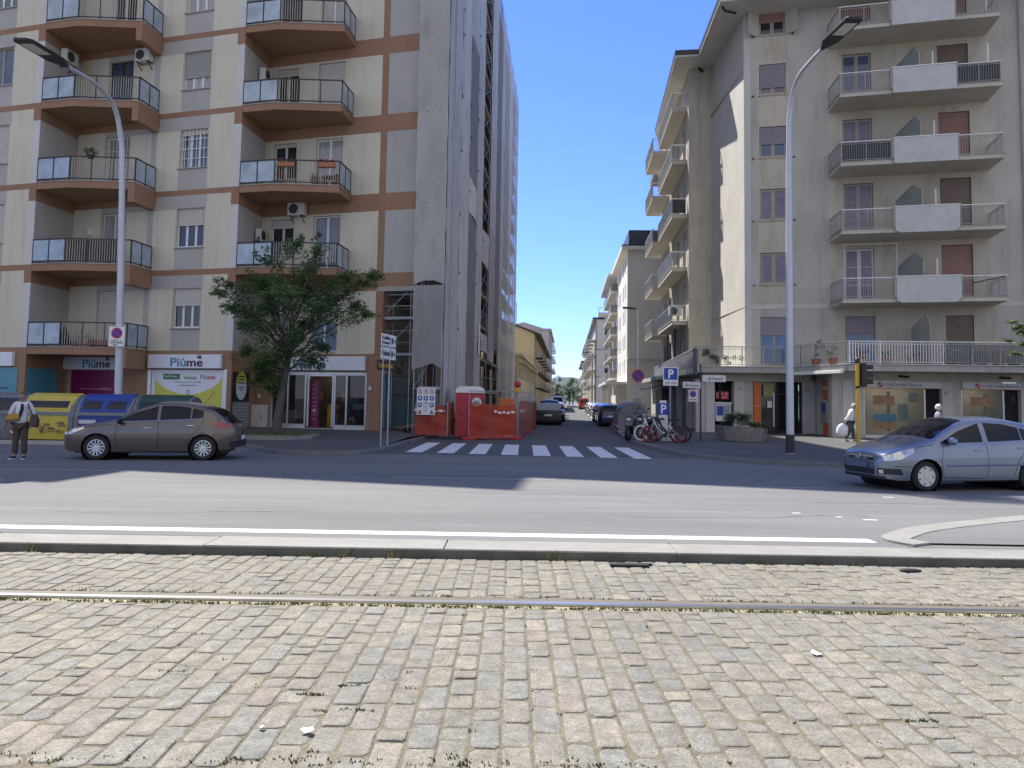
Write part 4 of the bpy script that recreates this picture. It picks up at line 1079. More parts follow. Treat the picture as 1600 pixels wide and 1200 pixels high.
# roof with a wide overhanging eave, pale below and dark at the edge
ev = [(10.75, 39.55), (e_.x - .3, e_.y - 1.5), (30.5, 75), (13.4, 75), (12.4, 63.5), (11.15, 60), (9.82, 46.2), (11.2, 46.0)]
b = B(); b.prism(ev, EAVE, EAVE + .12, 0); b.prism([(x - .03 if x < 12 else x, y - .03) for x, y in ev], EAVE + .125, EAVE + .42, 1)
b.build('roof', [M['rlight'], M['darkmetal']], RB)
b = B(); b.tube([(11.9, 40.55, EAVE - .1), (11.2, 40.2, EAVE - .15), (10.9, 39.9, EAVE + .1)], .06, 8); b.tube([(11.6, 47.6, EAVE - .06), (11.9, 47.9, EAVE - .12)], .09, 8); b.build('gutter_pipe', M['black'], RB)
# windows on the front
kinds = [('lilac', .05), ('glassblue', .0), ('lilac', 0), ('glassblue', 0), ('glass', 0)]
for k, s in enumerate(sills):
    z1 = min(s + 1.7, 23.1)
    gl = ('lilac', 'lilac', 'glassblue', 'lilac', 'glass')[k]
    sh = (0, .0, .55, .75, .45)[k]
    sm = ('pinkshutter', 'pinkshutter', 'lilacsh', 'lilacsh', 'pinkshutter')[k]
    if 'lilacsh' not in M: M['lilacsh'] = wave_bump(mat('lilac_shutter', (.30, .25, .28), .5, var=.08), 'Z', 9, .4)
    window(RB, FC, .81, 2.16, s + .02, z1, d=.14, glass=gl, shut=sh if k else .0, smat=sm, fmat='woodframe', sillm='rcream', t=.095)
    if k == 4:      # shutters swung open at the topmost window
        for sgn, u in ((-1, .72), (1, 2.25)):
            b = B(FC); b.ext([(u, -.02, s), (u + sgn * .5, -.45, s), (u + sgn * .5, -.45, s + 1.7), (u, -.02, s + 1.7)], (0, -.03, 0)); b.build('open_shutter', M['rplaster'], RB)
dk = [dict(glass='lilac', fmat='offwhite', bars=2), dict(glass='lilac', fmat='woodframe', bars=2), dict(glass='lilac', fmat='woodframe'), dict(glass='glassblue', fmat='woodframe'), dict(glass='glassblue', fmat='white', shut=.35, smat='pinkshutter')]
sk = ['pinkshutter', 'brownshutter', 'pinkshutter', 'brownshutter', 'pinkshutter']
for k, s in enumerate(SL):
    hi = (s + 2.88, s + 2.93) if s < 20 else (s + 1.98, s + 1.98)
    window(RB, FC, 5.01, 6.42, s + .05, hi[0], d=.16, sill=False, t=.09, **dk[k])
    window(RB, FC, 9.59, 11.01, s + .05, hi[1], d=.2, sill=False, shut=1 if k != 1 else 1, n=1, smat=sk[k], fmat='darkmetal')
window(RB, FC, 5.01, 6.42, 3.78, 6.28, d=.16, sill=False, glass='glassblue', shut=.34, smat='lilacsh', fmat='woodframe')
window(RB, FC, 9.73, 10.97, 3.78, 6.28, d=.16, sill=False, glass='glass', fmat='woodframe', shut=.5, smat='brownshutter')
window(RB, FC, .81, 2.16, 3.78, 6.28, d=.16, sill=False, glass='glassblue', shut=.36, smat='lilacsh', fmat='woodframe')

def rail_run(o, F, u0, u1, v0, v1, z0, z1, post=1.2, bar=.11, mbar='railgrey', top='alu', r=.012):
    """metal railing between two plan points of a frame"""
    p = Vector((u0, v0, 0)); q = Vector((u1, v1, 0)); L_ = (q - p).length
    Fr = F @ FR((u0, v0, 0), (u1 - u0, v1 - v0))
    b = B(Fr); b.box(0, L_, -.03, .03, z1 - .04, z1); f = b.build('handrail', M[top], o)
    b = B(Fr); b.box(0, L_, -.012, .012, z0 + .07, z0 + .095); b.box(0, L_, -.012, .012, z1 - .15, z1 - .13)
    u = bar / 2
    while u < L_: b.box(u - r * .55, u + r * .55, -.008, .008, z0 + .07, z1 - .04); u += bar
    u = 0
    n = max(1, round(L_ / post))
    for i in range(n + 1): u = min(max(L_ * i / n, .018), L_ - .018); b.box(u - .018, u + .018, -.018, .018, z0, z1 - .04)
    b.build('railing_bars', M[mbar], o)
M['divider'] = mat('frosted_divider_glass', (.27, .30, .28), .35, var=.12, scale=1.5)
for k, s in enumerate(SL):
    b = B(FC)
    pl = [(4.27, .0), (4.55, -2.1), (7.0, -2.1), (7.0, -2.16), (9.8, -2.16), (9.8, -2.1), (11.85, -2.1), (11.85, 0)]
    b.prism([(u, v) for u, v in pl][::-1][::-1], s - .2, s, 0)
    b.prism([(4.5, -2.14), (7.0, -2.14), (7.0, 0), (4.24, 0)], s + .001, s + .03, 1); b.prism([(9.8, -2.14), (11.9, -2.14), (11.9, 0), (9.8, 0)], s + .001, s + .03, 1)
    o = b.build('balcony', [M['soffit'], M['concrete']], RB)
    b = B(FC)
    c = .22 if k in (0, 1) else .04
    b.ext([(6.98, -2.27, s - .22 + c * .4), (6.98 + c, -2.27, s - .24), (9.82 - c, -2.27, s - .24), (9.82, -2.27, s - .22 + c), (9.82, -2.27, s + 1.02), (6.98, -2.27, s + 1.02)], (0, .09, 0)); b.build('parapet_panel', M['panel'], o)
    b = B(FC); b.box(6.94, 9.86, -2.3, -2.15, s + 1.025, s + 1.07); b.build('coping', M['white'], o)
    b = B(FC); b.box(6.9, 6.96, -2.2, -1.9, s + .03, s + 1.05); b.build('parapet_panel', M['rplaster'], o)
    rail_run(o, FC, 4.3, 4.58, -.1, -2.05, s + .03, s + 1.05)
    rail_run(o, FC, 4.58, 6.9, -2.05, -2.05, s + .03, s + 1.05)
    rail_run(o, FC, 9.9, 11.8, -2.05, -2.05, s + .03, s + 1.05)
    rail_run(o, FC, 11.8, 11.8, -2.05, -.05, s + .03, s + 1.05)
    if k == 3: pass
    if k == 2:
        b = B(FC); b.box(4.62, 6.88, -2.02, -2.0, s + .06, s + .98); b.build('privacy_screen', M['greenscreen'] if 'greenscreen' in M else M['screen'], o)
    if k == 3:
        b = B(FC); b.box(9.95, 11.78, -2.02, -2.0, s + .06, s + .98); b.build('privacy_screen', M['screen'], o)
    # frosted divider between the two flats
    DV = FC @ FR((7.5, -.06), (.8, -1.68))
    pk = [(0, 0, s + .03), (1.86, 0, s + .03), (1.86, 0, s + 1.95), (1.2 if k < 2 else 1.5, 0, s + 2.35), (.05, 0, s + 1.85)]
    b = B(DV); b.ext(pk, (0, .03, 0)); dv = b.build('divider', M['divider'], o)
    b = B(DV)
    for i in (2, 3, 4): b.bar(Vector(pk[i]) + Vector((0, .015, 0)), Vector(pk[(i + 1) % 5]) + Vector((0, .015, 0)), .055)
    b.bar(pk[1], pk[2], .055); b.build('divider_frame', M['railgrey'], o)
    b = B(FC); b.tube([(8.95, -1.6, s + .03), (8.95, -1.6, s + 2.0)], .035, 6); b.build('post', M['white'], o)
    if k >= 3: b = B(FC); b.tube([(11.3, -1.9, s + .03), (11.3, -1.9, s + 2.0)], .04, 6); b.build('post', M['white'], o)
    if k == 1:
        b = B(FC)
    if k == 0:
        b = B(FC); b.box(4.88, 7.5, -.5, -.42, s + 3.0, s + 3.05); b.tube([(7.4, -.5, s + .03), (7.4, -.5, s + 3.0)], .04, 6); b.tube([(4.92, -.45, s + .03), (4.92, -.45, s + 3.0)], .03, 6); b.build('awning_frame', M['offwhite'], o)
        b = B(FC); b.bar((10.6, -1.2, s + .8), (11.8, -2.0, s + 1.0), .06); b.build('drying_rack', M['darkmetal'], o)
# ---- first floor terrace over the shops
TZ = 3.6
tp = [(9.75, 40.3), (14.2, 39.75), (15.55, 35.5), (30, 34.2), (30, 39)]
b = B(); b.prism([(9.75, 40.3), (14.2, 39.75), (15.55, 35.5), (30, 34.2), (30, 40), (14.5, 42), (12.5, 48.5), (11, 48.5), (12.5, 66), (11.2, 66)], TZ - .3, TZ)
ter = b.build('terrace', M['concrete'], RB)
b = B(); b.prism([(9.71, 40.25), (14.18, 39.7), (15.5, 35.44), (30, 34.12), (30, 36), (16.5, 36.5), (15, 41), (11, 41)], TZ + .002, TZ + .04); b.build('terrace_edge', M['rlight'], ter)
I4 = Matrix.Identity(4)
rail_run(ter, I4, 9.85, 14.2, 40.4, 39.85, TZ + .04, TZ + 1.08, top='railgrey', mbar='railgrey', bar=.12)
rail_run(ter, I4, 14.25, 15.6, 39.8, 35.6, TZ + .04, TZ + 1.1, mbar='railgrey', top='alu')
rail_run(ter, I4, 15.62, 19.8, 35.6, 35.2, TZ + .04, TZ + 1.1, mbar='white', r=.026, bar=.125)
rail_run(ter, I4, 19.85, 29.5, 35.2, 34.4, TZ + .04, TZ + 1.1, mbar='railgrey')
b = B(); b.prism([(19.9, 35.24), (29.5, 34.44), (29.5, 34.46), (19.9, 35.26)], TZ + .1, TZ + .95); b.build('railing_mesh', holes_alpha(mat('wire_screen', (.22, .22, .21), .7, var=.1), .45), ter)
# dark parapet along the side street with posts carrying the balcony above
b = B(FR((12.3, 66), (9.75 - 12.3, 40.3 - 66))); b.box(0, 25.6, -.06, .06, 3.2, 4.55); b.build('street_parapet', mat('grey_cladding', (.15, .152, .155), .6, var=.1, scale=1), ter)
b = B(FR((12.3, 66), (9.75 - 12.3, 40.3 - 66))); b.box(0, 25.6, -.08, .02, 4.56, 4.64); b.build('handrail', M['railgrey'], ter)
for u in (14.2, 17.2, 9.5):
    p_ = FR((12.3, 66), (9.75 - 12.3, 40.3 - 66)) @ Vector((u, .1, 0)); b = B(); b.box(p_.x - .06, p_.x + .06, p_.y - .06, p_.y + .06, 4.56, 6.72); b.build('post', M['darkmetal'], ter)
# balconies on the side street
FSB = FR((W2[0], W2[1] + .1), (.0745, .9972))      # u runs away from the camera, +y (right of run) is out over the street
for k, s in enumerate(SL[:5]):
    for (u0, u1, pr) in ((.6, 8.2, .95), (9.4, 14.8, 1.25)):
        z = s - .1
        b = B(FSB); b.prism([(u0, .0), (u1, 0), (u1, pr), (u0, pr)], z - .22, z, 0); b.prism([(u0 - .03, .0), (u1, 0), (u1, pr + .04), (u0 - .03, pr + .04)], z + .002, z + .035, 1)
        o = b.build('balcony', [M['soffit'], M['rlight']], RB)
        solid = k in (0, 1, 2) and u0 < 5
        if solid:
            b = B(FSB); b.box(u0 + .04, u1, pr - .05, pr, z + .1, z + 1.0); b.build('privacy_screen', M['screen'] if k != 1 else M['greyshutter'], o)
        if k == 2 and u0 < 5: b = B(FSB); b.box(u0, u0 + .04, .1, pr - .05, z + .1, z + 1.0); b.build('privacy_screen', M['screen'], o)
        rail_run(o, FSB, u0 + .03, u0 + .03, .05, pr, z + .03, z + 1.05, mbar='railgrey')
        rail_run(o, FSB, u0 + .03, u1, pr, pr, z + .03, z + 1.05, mbar='railgrey', bar=.16)
p_ = FSB @ Vector((1.2, .7, SL[0] + .1)); aircon((p_.x, p_.y, p_.z + .2), (1, 0), 'white air conditioner on the lowest side-street balcony of the grey block', .8, False)
# ---- ground floor: bank and shops
GZ = .14; GT = 3.3
def pier(x0, x1, y, m, dep=.5, z1=2.95): b = B(); b.box(x0, x1, y, y + dep, GZ, z1); b.build('pier', M[m], RB)
b = B(); b.box(10.2, 16.0, 41.0, 41.3, 2.95, GT); b.box(10.2, 16.0, 40.93, 40.99, 2.88, 2.96); b.build('ground_floor_wall', [M['rcream']], RB)
for x0, x1, m in ((9.85, 10.32, 'rplaster'), (10.34, 10.83, 'rlight'), (11.86, 12.38, 'rlight'), (12.39, 12.88, 'rplaster'), (15.5, 16.15, 'rlight'), (16.16, 16.4, 'rplaster')): pier(x0, x1, 41.0 + (0 if m == 'rlight' else .03), m)
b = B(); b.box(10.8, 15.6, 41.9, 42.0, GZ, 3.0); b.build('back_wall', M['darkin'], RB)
b = B(); b.box(12.9, 13.28, 40.96, 41.2, GZ + .02, 2.85, 0); b.text('bancomat', 13.0, 2.0, .2, .05, 40.955, .01, 1); b.box(12.98, 13.2, 40.95, 40.958, 1.55, 1.6, 1); b.build('orange_pillar', [M['orange'], mat('peach_letter', (.75, .4, .25), .5, var=0)], RB)
b = B(); b.box(13.3, 15.48, 41.2, 41.22, .3, 2.85); b.build('shop_glass', gm, RB)
b = B(); b.box(14.15, 14.22, 41.12, 41.2, GZ, 2.9); b.box(13.3, 15.48, 41.12, 41.2, GZ, .3); b.box(15.4, 15.5, 41.1, 41.2, GZ, 2.9); b.box(14.2, 15.4, 41.14, 41.18, 2.2, 2.28); b.build('shop_frame', M['black'], RB)
b = B(); b.box(13.45, 13.95, 41.1, 41.12, 2.1, 2.7, 0); b.box(13.65, 13.9, 41.1, 41.12, 1.5, 1.85, 1); b.build('window_notice', [mat('notice_yellow', (.36, .34, .12), .6, var=.15), M['white']], RB)
b = B(); b.tube([(14.02, 41.15, .5), (14.02, 41.15, 2.3)], .05, 6); b.build('door_handle', M['alu'], RB)
for x in (12.05, 15.7): b = B(); b.text('16', x, 2.4, .2, .16, 40.995, .01, 0); b.build('lettering', M['lettgrey'], RB)
# cash machines
AT = thing('cash_machine', 'grey cash machine with blue screen under a red plate, behind the planter', 'cash machine', (11.3, 41.1, GZ))
b = B(); b.box(10.88, 11.72, 41.05, 41.5, .75, 1.75); b.box(10.84, 11.76, 41.0, 41.5, 1.66, 1.76); b.box(10.9, 11.7, 40.98, 41.2, .74, .9); b.build('casing', M['offwhite'], AT, bevel=.02)
b = B(); b.box(10.95, 11.3, 41.03, 41.049, 1.05, 1.55, 0); b.box(11.33, 11.66, 41.03, 41.049, 1.0, 1.58, 1); b.build('screen', [M['signblue'], M['greyshutter']], AT)
b = B(); b.box(10.95, 11.62, 41.2, 41.24, 1.92, 2.32, 0); b.text('BANCOMAT', 11.0, 2.17, .32, .07, 41.195, .01, 1); b.text('Prelievo contanti', 11.0, 2.02, .56, .06, 41.195, 0, 1); b.text('24 ore su 24', 11.1, 1.94, .34, .045, 41.195, 0, 1); b.text('?', 11.45, 2.14, .09, .12, 41.195, .01, 1); b.build('plate', [M['signred'], M['white']], AT)
FRt = FR((16.15, 40.9), (-.55, -3.5))
FRt = FR((16.15, 40.9), (15.6 - 16.15, 37.35 - 40.9))
b = B(FRt); b.box(0, 3.6, .05, .3, 2.95, GT); b.box(2.6, 3.6, 0, .3, GZ, 2.95); b.box(0, .4, 0.01, .3, GZ, 2.95); b.box(.4, 2.6, .35, .4, GZ, 2.95); b.build('ground_floor_wall', M['rplaster'], RB)
AT2 = thing('cash_machine', 'cash machine with orange surround, right of the lamp post', 'cash machine', tuple(FRt @ Vector((1.9, 0, GZ))))
b = B(FRt); b.box(1.5, 2.5, .02, .3, 1.95, 2.9, 0); b.text('BANCOMAT', 1.6, 2.5, .8, .12, .015, .01, 1); b.build('surround', [M['orange'], M['white']], AT2); b = B(FRt); b.box(1.5, 2.5, .02, .3, GZ, .8); b.build('plinth', M['orange'], AT2)
b = B(FRt); b.box(1.3, 2.5, -.05, .3, .8, 1.94); b.build('casing', M['greyshutter'], AT2, bevel=.02)
b = B(FRt); b.box(1.6, 2.3, -.07, -.051, 1.3, 1.8); b.build('screen', M['signblue'], AT2)
FG = FR((15.55, 37.36), (.9962, -.087))
b = B(FG); b.box(-.0, 14, .0, .3, 2.98, GT); b.box(0, 14, -.06, -.001, 2.9, 2.99); b.build('ground_floor_wall', M['rcream'], RB)
for u0, u1, m in ((0, .5, 'rplaster'), (.51, 1.0, 'rlight'), (1.01, 1.5, 'rplaster'), (5.12, 5.62, 'rlight'), (5.63, 6.0, 'rplaster'), (8.72, 9.2, 'rlight'), (9.21, 14, 'rplaster')):
    b = B(FG); b.box(u0, u1, 0 if m == 'rlight' else .02, .4, GZ, 2.98); b.build('pier', M[m], RB)
b = B(FG); b.box(1.5, 8.72, 1.6, 1.7, GZ, 3, 0); b.box(1.5, 8.72, .45, 1.6, GZ, GZ + .02, 0); b.build('bank_room', mat('bank_room', (.66, .60, .45), .8, var=.2, scale=1.2), RB)
for u0, u1, nm, lb in ((1.5, 5.12, .2, 'pale bank fascia with red disc and dark lettering, right of the traffic light'), (6.0, 8.72, .1, 'pale bank fascia with red disc and dark lettering, at the right edge')):
    b = B(FG); b.box(u0, u1 - .75, .12, .13, .3, 2.52); b.build('shop_glass', mat('bank_glass', (.02, .022, .024), .03, var=0, spec=.9, alpha=.12), RB)
    b = B(FG); b.box(u0, u0 + .06, .08, .16, GZ, 2.52); b.box(u1 - .8, u1 - .74, .08, .16, GZ, 2.52); b.box(u0, u1 - .75, .08, .16, GZ, .3); b.build('shop_frame', M['alu'], RB)
    b = B(FG); b.box(u1 - .72, u1, .3, .34, GZ, 2.6); b.build('entrance', M['darkin'], RB)
    b = B(FG); b.box(u0 + .3, u1 - 1.0, .7, .8, 2.7, 2.74); b.build('ceiling_light', mat('bank_fill_light', (1, .95, .85), .5, var=0, emit=3.5), RB)  # glowing strip added to brighten the bank room
    b = B(FG)
    b.box(u0 + .5, u0 + 1.5, .2, .22, 1.75, 2.2, 0); b.box(u0 + .5, u0 + 1.55, .2, .22, .95, 1.3, 1); b.box(u0 + .5, u0 + 1.55, .2, .22, .6, .9, 0); b.box(u0 + 1.7, u0 + 2.15, .3, .32, 1.0, 1.8, 2); b.box(u0 + 2.2, u0 + 2.6, .3, .32, 1.9, 2.35, 2); b.box(u0 + 1.25, u0 + 1.4, .5, .52, .5, 2.4, 2)
    b.build('poster', [mat('poster_salmon', (.5, .27, .13), .6, var=.15), mat('poster_blue', (.13, .3, .42), .6, var=.2), mat('poster_green', (.2, .26, .23), .6, var=.2)], RB)
    t = thing('bank_sign', lb, 'bank sign', tuple(FG @ Vector((u0, 0, 2.55))), 0, 'bank signs over the shop windows')
    b = B(FG); b.box(u0 + .02, u1 - .05 if u0 < 3 else u1 - .05, -.1, .1, 2.55, 2.88); b.build('panel', M['offwhite'], t)
    b = B(FG); b.box(u0 + .02, u1 - .06, -.11, -.101, 2.55, 2.575); b.build('red_strip', M['signred'], t)
    cx = u0 + .72
    b = B(FG); b.lathe([(.125, 0), (.001, .004)], Matrix.Translation((cx, -.101, 2.72)) @ RX, 20, 0); b.ext([(cx - .1, -.108, 2.66), (cx - .07, -.108, 2.63), (cx + .12, -.108, 2.79), (cx + .05, -.108, 2.79)], (0, -.003, 0), 1)
    b.text('UniCredit Banca', cx + .2, 2.65, min(1.75, u1 - cx - .35), .155, -.103, .008, 2); b.build('lettering', [M['signred'], M['offwhite'], M['lettgrey']], t)
b = B(FG); b.box(5.2, 5.36, -.02, -.002, 2.28, 2.46); b.build('number_plate', M['concrete'], RB)
for u in (3.0, 7.6): b = B(FG); b.tube([(u, -.3, 3.12), (u + .5, -.3, 3.1)], .05, 8); b.tube([(u + .25, -.3, 3.1), (u + .25, 0, 3.2)], .03, 6); b.build('spot_bracket', M['black'], RB)
# folded awning under the terrace edge, catching the sun
b = B(FR((14.45, 39.4), (15.5 - 14.45, 35.75 - 39.4))); b.box(0, 3.75, -.2, -.02, 3.18, 3.34); tag(b.build('folded_awning', M['white'], loc=(15, 37.6, 3.2), bevel=.02), 'white folded awning under the slanting terrace edge behind the lamp post', 'awning')
# ground floor along the side street
FSG = FR((12.0, 66), (10.3 - 12.0, 41.2 - 66))
b = B(FSG)
for u0, u1 in ((0, 3.0), (6.2, 7), (10.4, 11.2), (14.6, 15.3), (18.8, 19.5), (22.8, 24.9)): b.box(u0, u1, 0, .4, GZ, 3.3)
b.box(0, 24.9, .05, .4, 2.75, 3.3); b.build('ground_floor_wall', M['rplaster'], RB)
b = B(FSG); b.box(0, 24.9, .8, .9, GZ, 3.2); b.build('back_wall', M['darkin'], RB)
for i, (u0, u1) in enumerate(((7, 10.4), (11.2, 14.6), (15.3, 18.8), (19.5, 22.8))):
    b = B(FSG); b.box(u0, u1, .3, .33, GZ, 2.75); b.build('shop_shutter' if i % 2 else 'shop_window', M['greyshutter'] if i % 2 else M['glass'], RB)
b = B(FSG); b.box(20.4, 22.2, .25, .28, .3, 2.3); b.build('window_film', mat('green_blue_film', (.03, .11, .12), .3, var=.3), RB)
b = B(FSG); b.ext([(6.5, -.02, 3.05), (6.5, -1.5, 2.7), (6.5, -1.52, 2.62), (6.5, -.02, 2.97)], (7.5, 0, 0)); b.build('awning', M['black'], RB)
b = B(FSG); b.box(6.5, 14, -1.56, -1.5, 2.58, 2.72); b.build('awning_rail', M['white'], RB)
# ------------------------------------------------------------------ vehicles
def curve(pts):
    """monotone cubic through (x, y) points"""
    xs = [p[0] for p in pts]; ys = [p[1] for p in pts]; n = len(xs)
    d = [(ys[i + 1] - ys[i]) / (xs[i + 1] - xs[i]) for i in range(n - 1)]
    m = [d[0]] + [0 if d[i - 1] * d[i] <= 0 else 2 * d[i - 1] * d[i] / (d[i - 1] + d[i]) for i in range(1, n - 1)] + [d[-1]]
    def f(x):
        if x <= xs[0]: return ys[0]
        if x >= xs[-1]: return ys[-1]
        i = 0
        while x > xs[i + 1]: i += 1
        h = xs[i + 1] - xs[i]; t = (x - xs[i]) / h
        return ys[i] * (1 + 2 * t) * (1 - t) ** 2 + m[i] * h * t * (1 - t) ** 2 + ys[i + 1] * t * t * (3 - 2 * t) + m[i + 1] * h * t * t * (t - 1)
    return f
def lin(pts):
    def f(x):
        if x <= pts[0][0]: return pts[0][1]
        for (a, b_), (c, d) in zip(pts, pts[1:]):
            if x <= c: return b_ + (d - b_) * (x - a) / max(1e-6, c - a)
        return pts[-1][1]
    return f
def car_paint(name, col, metal=.5):
    m = mat(name, col, .32, metal, var=.03, scale=2, coat=.9, dirt=tuple(c * .75 + .02 for c in col), dirtscale=(1, 1, 2), dirtamt=.3)
    return m
M['glasscar'] = mat('car_glass', (.005, .008, .014), .04, var=.2, spec=.32)
M['lens'] = mat('clear_lens', (.55, .56, .58), .06, var=.2, scale=20, metal=.6, coat=1)
M['redlens'] = mat('red_lens', (.28, .012, .02), .1, var=.25, scale=14, coat=1)
M['alloy'] = mat('alloy_wheel', (.62, .62, .63), .3, var=.05, metal=.7)
WHEELS = {}
def wheel_mesh(r, style):
    k = (round(r, 3), style)
    if k in WHEELS: return WHEELS[k]
    w = .1
    RXm = Matrix.Rotation(math.pi / 2, 4, 'X')
    b = B(); b.lathe([(r * .66, -w), (r * .9, -w), (r * .98, -w * .75), (r, -w * .4), (r, w * .4), (r * .98, w * .75), (r * .9, w), (r * .66, w), (r * .66, -w)], RXm, 36, cap=False)
    ty = b.build('wheel', M['rubber'], None, smooth=True, auto=35)
    b = B(); RO = r * .66
    b.lathe([(RO, .07), (RO, .098), (RO * .93, .1), (RO * .9, .085), (RO * .9, .02)], RXm, 36, 0, cap=False)
    b.lathe([(RO * .9, .02), (.001, .021)], RXm, 30, 1)
    n = {'spoke': 12, 'cover': 7, 'plain': 5}[style]
    for i in range(n):
        a = 2 * math.pi * i / n; Mr = Matrix.Rotation(a, 4, 'Y')
        w0, w1 = (.016, .03) if style == 'spoke' else (.05, .055)
        if style == 'spoke' and i % 2: w1 = .022
        pts = [Mr @ Vector(p_) for p_ in ((-w0, -.085, .03), (w0, -.085, .03), (w1 * (.7 if style == 'spoke' else 1), -.09, RO * .93), (-w1 * (.7 if style == 'spoke' else 1), -.09, RO * .93))]
        b.ext(pts, (0, .025, 0), 0)
    b.lathe([(RO * .26, .06), (RO * .24, .098), (.001, .1)], RXm, 16, 0, cap=False)
    rm = b.build('rim', [M['alloy'] if style != 'cover' else M['offwhite'], M['black']], ty, smooth=False)
    for o in (ty, rm): pass
    WHEELS[k] = ty
    PROTO.append(ty)
    return ty
PROTO = []
def car(S, label, paint, loc, rz, name='car', group=None, detail=True):
    t = thing(name, label, 'car' if name == 'car' else name.replace('_', ' '), (0, 0, 0), 0, group)
    L_, W_, r = S['L'], S['W'], S['r']
    zt = curve(S['top']); zb = lin(S['low']); wp = curve(S['plan']); belt = lin(S['belt']); tum = S.get('tum', .33); zs = S.get('mid', .62)
    def hw(x, z):
        bl = belt(x); a = wp(x)
        if z < zs: a -= .10 * ((zs - z) / zs) ** 2 * W_ / 2 + 0
        else: a -= .035 * min(1, (z - zs) / max(.05, bl - zs)) ** 2
        if z > bl: a -= tum * (z - bl) + .12 * (z - bl) ** 2
        return a
    ye = lambda x: max(.05, hw(x, zt(x)) - .07)
    ztop = lambda x, y: zt(x) + S.get('crown', .035) * (1 - min(1, abs(y) / ye(x)) ** 2)
    ns = S.get('n', 84); xs = []
    for i in range(ns + 1):
        u = i / ns; xs.append(L_ * (u - math.sin(2 * math.pi * u) / (2 * math.pi) * .55))
    nl = 13; half = []
    for x in xs:
        row = []
        lo = zb(x); hi = zt(x)
        row.append((0, lo)); row.append((hw(x, lo) - .12, lo))
        for j in range(nl):
            s = j / (nl - 1); z = lo + .02 + (hi - .05 - lo - .02) * s; row.append((hw(x, z), z))
        e = hw(x, hi)
        row.append((e - .022, hi - .016)); row.append((e - .07, hi))
        for q in (.72, .42, .2): row.append((ye(x) * q, ztop(x, ye(x) * q)))
        row.append((0, ztop(x, 0))); half.append(row)
    m = len(half[0]); full = [[(-y, z) for y, z in row] + [(y, z) for y, z in row[-2:0:-1]] for row in half]
    n = len(full[0])
    xw = (S['fo'], S['fo'] + S['wb']); Ra = r * 1.17
    P = [[[xs[i], full[i][j][0], full[i][j][1]] for j in range(n)] for i in range(ns + 1)]
    ins = [[0] * n for _ in P]
    for i in range(ns + 1):
        for j in range(n):
            if abs(P[i][j][1]) > .3 and P[i][j][2] < r * 2.4:
                for c in xw:
                    if math.hypot(P[i][j][0] - c, P[i][j][2] - r) < Ra: ins[i][j] = 1 if c == xw[0] else 2
    dele = [[0] * n for _ in P]
    for i in range(ns + 1):
        for j in range(n):
            if ins[i][j]:
                nb = [(i - 1, j), (i + 1, j), (i, (j - 1) % n), (i, (j + 1) % n)]
                if all(0 <= a <= ns and ins[a][c] for a, c in nb): dele[i][j] = 1
                else:
                    c = xw[ins[i][j] - 1]; dx = P[i][j][0] - c; dz = P[i][j][2] - r; d = max(1e-4, math.hypot(dx, dz))
                    P[i][j][0] = c + dx / d * Ra; P[i][j][2] = r + dz / d * Ra
    vs = [tuple(p) for row in P for p in row]; fs = []
    for i in range(ns):
        for j in range(n):
            q = [(i, j), (i + 1, j), (i + 1, (j + 1) % n), (i, (j + 1) % n)]
            if any(dele[a][c] for a, c in q) or all(ins[a][c] for a, c in q): continue
            fs.append(tuple(a * n + c for a, c in q))
    fs.append(tuple(range(n))[::-1]); fs.append(tuple(range(ns * n, ns * n + n)))
    CX = Matrix.Translation((-L_ / 2, 0, 0))
    b = B(CX); b.add(vs, fs); body = b.build('body', paint, t, smooth=True, auto=38)
    # dark underbody and wheel housings
    b = B(CX); b.box(.35, L_ - .3, -W_ / 2 + .22, W_ / 2 - .22, .18, .5)
    for c in xw: b.lathe([(Ra + .01, -W_ / 2 + .06), (Ra + .01, W_ / 2 - .06)], Matrix.Translation((c, 0, r)) @ Matrix.Rotation(math.pi / 2, 4, 'X'), 24, a0=math.pi, a1=2 * math.pi); b.box(c - Ra, c + Ra, -W_ / 2 + .24, W_ / 2 - .24, .2, .75)
    b.build('underbody', M['black'], t)
    def patch(nm, lo, up, mt, off=.006, nx=12, nz=4, sides=(-1, 1), par=None):
        fl, fu = lin(lo), lin(up); x0, x1 = lo[0][0], lo[-1][0]
        for sd_ in sides:
            b = B(CX); vs = []; fs = []
            for i in range(nx + 1):
                x = x0 + (x1 - x0) * i / nx
                for j in range(nz + 1):
                    z = fl(x) + (fu(x) - fl(x)) * j / nz; vs.append((x, sd_ * (hw(x, z) + off), z))
            for i in range(nx):
                for j in range(nz):
                    q = (i * (nz + 1) + j, (i + 1) * (nz + 1) + j, (i + 1) * (nz + 1) + j + 1, i * (nz + 1) + j + 1); fs.append(q if sd_ < 0 else q[::-1])
            k = len(vs); vs2 = [(x, y - sd_ * .03, z) for x, y, z in vs]
            b.add(vs + vs2, fs + [tuple(a + k for a in f[::-1]) for f in fs]); b.build(nm, mt, par or t, smooth=True)
    def toppatch(nm, x0, x1, marg, mt, off=.007, nx=12, ny=10, y1=None):
        b = B(CX); vs = []; fs = []
        for i in range(nx + 1):
            x = x0 + (x1 - x0) * i / nx
            for j in range(ny + 1):
                y = (ye(x) + .045 - marg) * (2 * j / ny - 1); vs.append((x, y, ztop(x, y if abs(y) < ye(x) else ye(x)) + off - (max(0, abs(y) - ye(x)) * .2)))
        for i in range(nx):
            for j in range(ny): fs.append((i * (ny + 1) + j, (i + 1) * (ny + 1) + j, (i + 1) * (ny + 1) + j + 1, i * (ny + 1) + j + 1))
        b.add(vs, fs); return b.build(nm, mt, t, smooth=True)
    for lo, up in S['win']: patch('side_window', lo, up, M['glasscar'])
